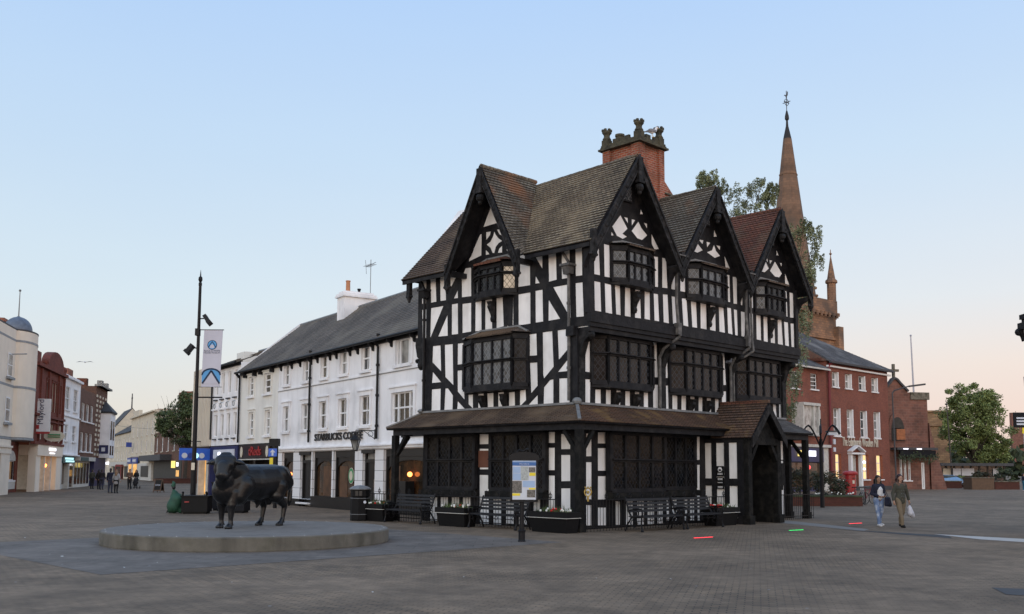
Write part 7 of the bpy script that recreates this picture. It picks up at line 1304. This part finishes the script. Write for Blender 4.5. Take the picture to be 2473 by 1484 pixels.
# big rounded tree by the bus shelter
dT=136.; bx=at(2355,1136,dT); bx.z=0
tree('rounded_tree','large rounded bright green tree above the bus shelter','x' and bx,15,[(0,0,9.8,3.9,3.9),(-1.9,0,7.4,2.6,3.1),(2.4,0,7.4,2.8,3.4),(0,0,6.0,3.4,2.8),(-.8,0,12.0,2.7,1.9),(1.4,0,11.4,2.5,2.0),(3.2,0,5.4,1.8,2.2),(0,0,8,4.0,4.0)],30000,.19,'leaf_green',.4,3.0,seed=5,cl=30,clr=.30)
bx=at(2415,1136,140); bx.z=0; tree('small_tree','small yellow-green tree low behind the right end of the bus shelter','x' and bx,5,[(0,0,3.8,1.9,1.4),(-2.0,0,3.4,1.5,1.0)],3000,.2,'leaf_green',.15,1.5,seed=6,cl=14)
# weeping birches behind the house
def px3(x,y,dep): v=at(x,y,dep); return v
dB=50.
t0=at(1775,1136,dB); lob=[(at(x,y,dB).x-t0.x,yy,at(x,y,dB).z,rx,rz) for x,y,yy,rx,rz in((1712,425,0,.62,.38),(1735,450,0,.5,.45),(1785,478,.3,.95,.85),(1800,510,-.2,1.0,.8),(1838,455,0,.85,.5),(1865,462,0,.4,.45),(1700,440,.0,.45,.5),(1760,560,0,1.4,1.2),(1850,480,0,.5,.5))]
t0.z=0; tree('birch_tree','feathery birch crown rising between the middle and right gable roofs','x' and t0,16,lob,11000,.06,'leaf_birch',.16,9.,seed=11,cl=26,droop=.3,clr=.22,group='weeping birches behind the timber house')
t0=at(1893,1136,dB); lob=[(at(x,y,dB).x-t0.x,yy,at(x,y,dB).z,rx,rz) for x,y,yy,rx,rz in((1915,570,0,.55,.7),(1930,640,0,.6,.9),(1965,560,0,.45,.45),(1972,610,0,.4,.6),(1935,720,.0,.5,.6),(1945,770,0,.45,.7),(1925,850,0,.5,.8),(1915,920,0,.45,.7),(1908,980,0,.3,.5),(1960,650,0,.3,.5),(1940,540,0,.4,.3))]
t0.z=0; tree('birch_tree','weeping birch trailing down past the right end of the timber house','x' and t0,14,lob,10000,.06,'leaf_birch',.10,7.,seed=12,cl=24,droop=.7,clr=.24,group='weeping birches behind the timber house')
# far wooded hill at end of street
b=MB(); r=random.Random(3); pp=at(243,1136,320); 
for i in range(2600):
    x=r.uniform(-60,40); z=abs(r.gauss(0,1))*3+r.uniform(0,11)*(1-.3*abs(x)/60)
    P=Vector((pp.x+x,320+r.uniform(-4,8),z)); s=1.3; u=Vector((r.gauss(0,1),r.gauss(0,1),r.gauss(0,1))).normalized()*s; v=u.cross(Vector((r.gauss(0,1),r.gauss(0,1),r.gauss(0,1)))).normalized()*s; b.raw([tuple(P-u),tuple(P+v),tuple(P+u),tuple(P-v)],[(0,1,2,3)])
o=b.build('distant_wood','hill_green'); tag(o,'hazy wooded hillside at the far end of the left street','woodland'); o['kind']='stuff'
b=MB(); r=random.Random(4)
for i in range(2500):
    P=Vector((r.uniform(50,150),230+r.uniform(-4,8),r.uniform(0,6.5)+abs(r.gauss(0,.8)))); s=.9; u=Vector((r.gauss(0,1),r.gauss(0,1),r.gauss(0,1))).normalized()*s; v=u.cross(Vector((r.gauss(0,1),r.gauss(0,1),r.gauss(0,1)))).normalized()*s; b.raw([tuple(P-u),tuple(P+v),tuple(P+u),tuple(P-v)],[(0,1,2,3)])
o=b.build('distant_wood','leaf_hedge'); tag(o,'low dark belt of trees behind the bus shelter','woodland'); o['kind']='stuff'
# overhead cable across the far street
a=at(236,1018,150); c=at(380,1036,150); b=MB(); b.path([tuple(a.lerp(c,t)-Vector((0,0,1.2*4*t*(1-t)*.25))) for t in [k/8 for k in range(9)]],.035,4); tag(b.build('overhead_cable','lead_grey'),'thin cable slung across the far street on the left','cable')
# litter scraps
b=MB(); r=random.Random(8)
for x,y in((137,1268),(196,1300),(120,1340),(150,1345),(60,1300),(1120,1395),(1280,1420),(1440,1398),(560,1408),(700,1400),(900,1432),(1250,1310),(860,1345),(2040,1290),(1980,1410),(2090,1350),(300,1372),(380,1360),(1620,1400),(1700,1440),(1810,1330)):
    p=gp(None,x,y); s=r.uniform(.012,.035); a=r.uniform(0,3); u=Vector((math.cos(a),math.sin(a)*1.4,0))*s; v=Vector((-math.sin(a),math.cos(a),.4))*s*.6; p.z=.012; b.raw([tuple(p-u),tuple(p+v),tuple(p+u),tuple(p-v)],[(0,1,2,3)])
o=b.build('litter','litter'); tag(o,'scattered pale scraps of litter and petals on the paving','litter'); o['kind']='stuff'
# birds
def bird(name,label,p,rz,s,body,wing,head):
    T=thing(name,label,'bird',p,rz); blob('body',[((-.14,0,.17),.035,(-.02,0,.18),.075),((-.02,0,.18),.075,(.1,0,.22),.06),((.1,0,.22),.05,(.15,0,.31),.035),((.15,0,.31),.04,(.165,0,.325),.04)],.012,body,T,1)
    b=MB()
    for q in(-1,1): b.ball((-.03,q*.06,.2),.07,10,6,(2.2,.35,.8))
    b.prism([(-.12,.2),(-.28,.15),(-.28,.13),(-.1,.15)],-.03,.03,'y'); b.build('wing',wing,T); b=MB(); b.tube((.19,0,.32),(.25,0,.305),.012,.003,6); b.build('beak',head,T)
    for q in(-1,1): b=MB(); b.tube((0,q*.03,.11),(.01,q*.03,0),.007,n=5); b.tube((.01,q*.03,.003),(.06,q*.03,.003),.007,n=4); b.build('leg',head,T)
    T.scale=(s,s,s); return T
g0=hp(5.75,1.38); g0.z=14.05; bird('gull','white and grey gull standing on the chimney battlement between two turrets',g0,R(20),1.15,'gull_white','gull_grey','gull_beak')
g1=hp(7.75,-.45); g1.z=5.55; bird('pigeon','dark pigeon perched on the middle first floor window rail',g1,HY,.9,'slate_dark','slate_dark','shop_black')
T=thing('flying_gull','tiny gull in flight above the left street','bird',at(205,875,90)); b=MB(); b.raw([(0,0,0),(-.5,0,.08),(-.85,0,-.02),(-.45,.1,.03),(.5,0,.08),(.85,0,-.02),(.45,.1,.03),(0,.15,0)],[(0,1,3,7),(1,2,3),(0,4,6,7),(4,5,6)]); b.build('wing','gull_grey',T); b=MB(); b.ball((0,0,0),.09,8,5,(.8,2,.8)); b.build('body','gull_white',T)
# ---------------- people ----------------
def person(label,p,rz,h,top,legs,hair,skin='skin',shoe='cloth_black',hl='long',stride=.0,near=False,el=((-.24,.02,1.12),(.24,.02,1.12)),wr=((-.27,-.08,.88),(.27,-.08,.88)),jacket=None,fem=True,swing=.08,coat=.0,bare=False,tee=None):
    T=thing('person',label,'person',p,rz); s=h/1.70; vx=.009 if near else .02
    sh=.165 if fem else .19; hipw=.095; 
    def q(v): return (v[0]*s,v[1]*s,v[2]*s)
    def PR_(L_): return [tuple([q(a[0]),a[1]*s,q(a[2]),a[3]*s]+list(a[4:])) for a in L_]
    knee=((-.09,-stride*.5-.03,.48),(.09,stride*.35-.02,.48)); ank=((-.085,-stride,.09),(.085,stride*.9,.11 if stride else .09))
    hd=[((0,-.005,1.60),.078,(0,0,1.625),.083,(0,1,0),1.12),((0,-.03,1.53),.052,(0,-.02,1.58),.07),((0,-.055,1.505),.03,(0,-.03,1.54),.04),((0,-.088,1.565),.011,(0,-.107,1.548),.013),((0,.01,1.5),.052,(0,.012,1.40),.055),((-.078,.0,1.57),.016,(-.08,.01,1.595),.018),((.078,.0,1.57),.016,(.08,.01,1.595),.018)]
    if near: hd+=[((-.02,-.083,1.523),.010,(.02,-.083,1.523),.010),((-.045,-.065,1.565),.022,(-.04,-.062,1.56),.022),((.045,-.065,1.565),.022,(.04,-.062,1.56),.022)]
    tor=[((0,0,1.32),.115,(0,.0,1.12),.095,(1,0,0),1.35),((0,0,1.12),.095,(0,0,.95),.115,(1,0,0),1.25),((-sh,0,1.365),.055,(sh,0,1.365),.055),((-.07,-.04,1.27),.07,(-.07,-.03,1.24),.06),((.07,-.04,1.27),.07,(.07,-.03,1.24),.06),((-.06,.02,.93),.1,(.06,.02,.93),.1)]
    arms=[];hands=[]
    for i,sg in((0,-1),(1,1)):
        e,w_=el[i],wr[i]; arms+=[((sg*sh,0,1.365),.05,e,.042),(e,.040,w_,.028)]
        d=(Vector(w_)-Vector(e)).normalized(); a=Vector(w_); side=d.cross(Vector((0,1,0.01))).normalized(); fwd=Vector((0,-1,0)); fwd=(fwd-d*fwd.dot(d)).normalized()
        hands+=[(tuple(a),.024,tuple(a+d*.07),.026,tuple(fwd),1.5)]
        for k,(ln,of) in enumerate(((.062,-.03),(.072,-.01),(.068,.01),(.052,.028))):
            b0=a+d*.08+fwd*of; b1=b0+d*ln*.5-side*sg*(.012); b2=b1+d*ln*.35-side*sg*.03; hands+=[(tuple(b0),.0088,tuple(b1),.008),(tuple(b1),.008,tuple(b2),.0068)]
        t0=a+d*.03+fwd*.03; hands+=[(tuple(t0),.012,tuple(t0+d*.04+fwd*.022),.0095),(tuple(t0+d*.04+fwd*.022),.009,tuple(t0+d*.065+fwd*.02),.008)]
    lg=[]
    for i in(0,1):
        sg=-1 if i==0 else 1; lg+=[((sg*hipw,0,.9),.092,knee[i],.058),(knee[i],.055,(ank[i][0],ank[i][1],.28),.047),((ank[i][0],ank[i][1],.28),.047,ank[i],.034)]
    feet=[]
    for i in(0,1):
        a=ank[i]; z=a[2]-.09; feet+=[((a[0],a[1]+.03,z+.045),.04,(a[0]*1.15,a[1]-.12,z+.035),.036),((a[0]*1.15,a[1]-.12,z+.033),.035,(a[0]*1.2,a[1]-.16,z+.03),.03),(a,.036,(a[0],a[1],z+.05),.04)]
    blob('body',PR_(hd+tor+arms+hands+lg+feet),vx*s,skin,T,2)
    inf=lambda L_,g,cut=None:[tuple([a[0],a[1]+g,a[2],a[3]+g]+list(a[4:])) for a in L_]
    tp=inf(tor[:6],.018)+inf(arms,.016)
    # stop sleeves short of the wrist
    tp=[]
    for t in inf([tor[0],((0,0,1.12),.095,(0,0,1.0),.112,(1,0,0),1.28)]+tor[2:5],.02): tp.append(t)
    for t in arms:
        a,b_=Vector(t[0]),Vector(t[2]); last=(t[3]<.03); e_=a.lerp(b_,.88) if last else b_; tp.append((t[0],t[1]+.016,tuple(e_),t[3]+.018))
    if coat: tp+=[((-.05,.0,.95),.12,(-.06,0,.95-coat),.11),((.05,.0,.95),.12,(.06,0,.95-coat),.11)]
    j=blob('jacket' if jacket else 'top',PR_(tp),max(vx,.012)*s,top,T,2)
    if tee:   # open jacket: the shirt shows down the front
        blob('shirt',PR_([((0,-.062,1.36),.06,(0,-.085,1.24),.085,(1,0,0),1.15),((0,-.085,1.24),.085,(0,-.07,.97),.078,(1,0,0),1.25)]),vx*s,tee,T,2)
    lt=[]
    for t in lg[:]: lt.append((t[0],t[1]+.014,t[2],t[3]+.014))
    lt+=[((-.06,.02,.93),.112,(.06,.02,.93),.112)]
    blob('trousers',PR_(lt),max(vx,.012)*s,legs,T,2)
    blob('shoes',PR_([(a[0],a[1]+.007,a[2],a[3]+.007) for a in feet if a[0][2]<.1 or True][:2]+[(a[0],a[1]+.007,a[2],a[3]+.007) for a in feet[3:5]]),max(vx,.012)*s,shoe,T,1)
    hp_=[((0,.03,1.64),.088,(0,.02,1.655),.09),((0,.05,1.58),.082,(0,.06,1.52),.07)]
    if hl=='long': hp_+=[((-.075,.0,1.62),.035,(-.10,.0,1.40),.045),((.075,.0,1.62),.035,(.10,.0,1.40),.045),((-.10,.0,1.42),.045,(-.10,-.03,1.29),.025),((.10,.0,1.42),.045,(.10,-.03,1.29),.025),((0,.07,1.55),.09,(0,.09,1.32),.07,(1,0,0),1.4),((-.07,-.045,1.655),.025,(0,-.055,1.69),.025),((.07,-.045,1.655),.025,(0,-.055,1.69),.025)]
    blob('hair',PR_(hp_),max(vx,.010)*s,hair,T,2)
    b=MB()
    for sg in(-1,1): b.ball(q((sg*.030,-.083,1.585)),.0095*s,8,5,(1.3,.6,.8))
    b.build('eyes','eye',T); b=MB(); b.ball(q((0,-.090,1.523)),.018*s,8,5,(1.2,.35,.35)); b.build('mouth','lips',T)
    if near:
        b=MB()
        for sg in(-1,1): b.bar(q((sg*.018,-.087,1.605)),q((sg*.045,-.08,1.606)),.006,.006)
        b.build('eyebrows',hair,T)
    return T
w1=onground(2124,1271.5); w2=onground(2177,1274)
t1_=person('woman in dark jacket and ripped blue jeans, holding her phone at her waist',w1,R(14),1.66,'cloth_navy','denim','hair_dark','skin_tan','cloth_white',near=True,stride=.10,el=((-.23,.05,1.10),(.25,.06,1.11)),wr=((-.10,-.17,1.02),(.10,-.18,1.03)),jacket=True,tee='cloth_white')
t2_=person('woman in olive jacket and khaki trousers, walking with a white carrier bag',w2,R(10),1.70,'cloth_olive','cloth_khaki','hair_auburn','skin','cloth_black',near=True,stride=.20,el=((-.25,.03,1.10),(.27,.04,1.10)),wr=((-.28,-.06,.86),(.31,.02,.88)),jacket=True,coat=.10)
b=blob('fur_collar',[((-.1,-.05,1.40),.045,(.1,-.05,1.40),.045),((-.12,-.02,1.42),.05,(-.1,.07,1.45),.05),((.12,-.02,1.42),.05,(.1,.07,1.45),.05),((-.09,-.08,1.38),.035,(-.05,-.1,1.28),.02),((.09,-.08,1.38),.035,(.05,-.1,1.28),.02)],.012,'cloth_brown',t2_)
b=MB()
for z in(1.2,1.1,1.0):
    for x in(-.04,.04): b.ball((x,-.142,z),.010,6,4)
b.build('buttons','lead_grey',t2_)
# bags are things of their own
T=thing('shoulder_bag','dark navy bag hanging at the hip of the woman in jeans','bag',w1,R(14)); blob('bag',[((.16,-.17,.93),.045,(.30,-.14,.93),.045),((.16,-.17,.72),.055,(.34,-.14,.70),.055),((.16,-.17,.93),.045,(.16,-.17,.72),.055),((.30,-.14,.93),.045,(.34,-.14,.70),.055),((.22,-.16,.9),.06,(.24,-.16,.74),.07)],.015,'cloth_navy',T); b=MB(); b.path([(.2,-.17,.95),(.1,-.15,1.2),(.12,-.04,1.42),(.14,.04,1.43),(.26,.0,1.2),(.28,-.14,.95)],.010,5); b.build('strap','cloth_navy',T)
T=thing('phone','small phone in both hands of the woman in jeans','phone',w1,R(14)); b=MB(); b.bar((-.01,-.245,1.0),(.01,-.26,1.09),.07,.012,(0,1,0)); b.build('case','paper',T)
T=thing('carrier_bag','white plastic carrier bag in the hand of the woman in olive','bag',w2,R(10)); blob('bag',[((.33,.02,.62),.07,(.36,.02,.45),.11),((.36,.02,.45),.11,(.42,.02,.38),.08),((.33,.02,.74),.02,(.33,.02,.62),.06)],.015,'plastic_white',T); b=MB(); b.path([(.33,-.01,.72),(.325,.01,.80)],.012,5).path([(.33,.04,.72),(.325,.02,.80)],.012,5); b.build('handles','cloth_navy',T)
G=lambda x,y:onground(x,y)
for lab,x,y,rz,h,top,lg_,hr,kw in (
 ('person in grey top and dark trousers walking away, leftmost of the far walkers',221.5,1181,180,1.7,'cloth_olive','cloth_black','hair_dark',dict(hl='short',fem=False)),
 ('person all in black walking beside another, close behind the leftmost walker',238,1182,175,1.68,'cloth_black','cloth_black','hair_dark',dict()),
 ('person in black coat and dark jeans, right one of the all-dark pair',244.5,1183,185,1.72,'cloth_black','denim_dark','hair_dark',dict(hl='short',fem=False,coat=.15)),
 ('person in navy jacket and dark jeans walking beside one in pale top',265.5,1191,178,1.78,'cloth_navy','denim_dark','hair_dark',dict(hl='short',fem=False,stride=.05)),
 ('person in pale grey long top and black leggings, far left square',279.5,1191.5,182,1.68,'cloth_grey','cloth_black','hair_fair',dict(coat=.22)),
 ('person in brown top and dark trousers, arms folded, near the pushchair',312,1182.5,10,1.72,'cloth_brown','cloth_black','hair_dark',dict(hl='short',fem=False,wr=((-.06,-.17,1.12),(.06,-.17,1.10)))),
 ('person in black pushing a dark pushchair in the far square',328,1179,-5,1.66,'cloth_black','cloth_black','hair_dark',dict(wr=((-.16,-.32,1.0),(.16,-.32,1.0)))),
 ('person in coral top and white trousers walking away on the right',2385,1182.5,170,1.70,'cloth_coral','cloth_cream','hair_fair',dict(hl='short',stride=.12,wr=((-.08,-.2,1.08),(.08,-.2,1.08)),shoe='cloth_black')),
 ('person in teal jeans and white shoes cut off by the right picture edge',2473,1186,90,1.72,'cloth_navy','denim_teal','hair_dark',dict(hl='short',fem=False,shoe='cloth_white'))):
    person(lab,G(x,y),R(rz),h,top,lg_,hr,**kw)
q=G(328,1181); T=thing('pushchair','dark pushchair in front of the person in black, far square','pushchair',q,R(-5)); blob('seat',[((-.12,-.1,.55),.14,(.12,-.1,.55),.14),((-.12,.0,.8),.12,(.12,0,.8),.12),((0,-.2,.4),.16,(0,-.1,.7),.18)],.03,'cloth_black',T)
b=MB()
for x in(-.24,.24): b.path([(x,-.35,.12),(x,0,.5),(x,.2,1.0)],.018,5); b.path([(x,.2,.12),(x,0,.5)],.018,5)
b.tube((-.24,.2,1.0),(.24,.2,1.0),.018,n=5); b.build('frame','lead_grey',T)
for x in(-.26,.26):
    for y in(-.35,.2): b=MB(lambda a,c,z,x=x,y=y:(x+z,y+a,.12+c)); b.lathe([(.11,-.02),(.12,0),(.11,.02)],12); b.build('wheel','tyre',T)
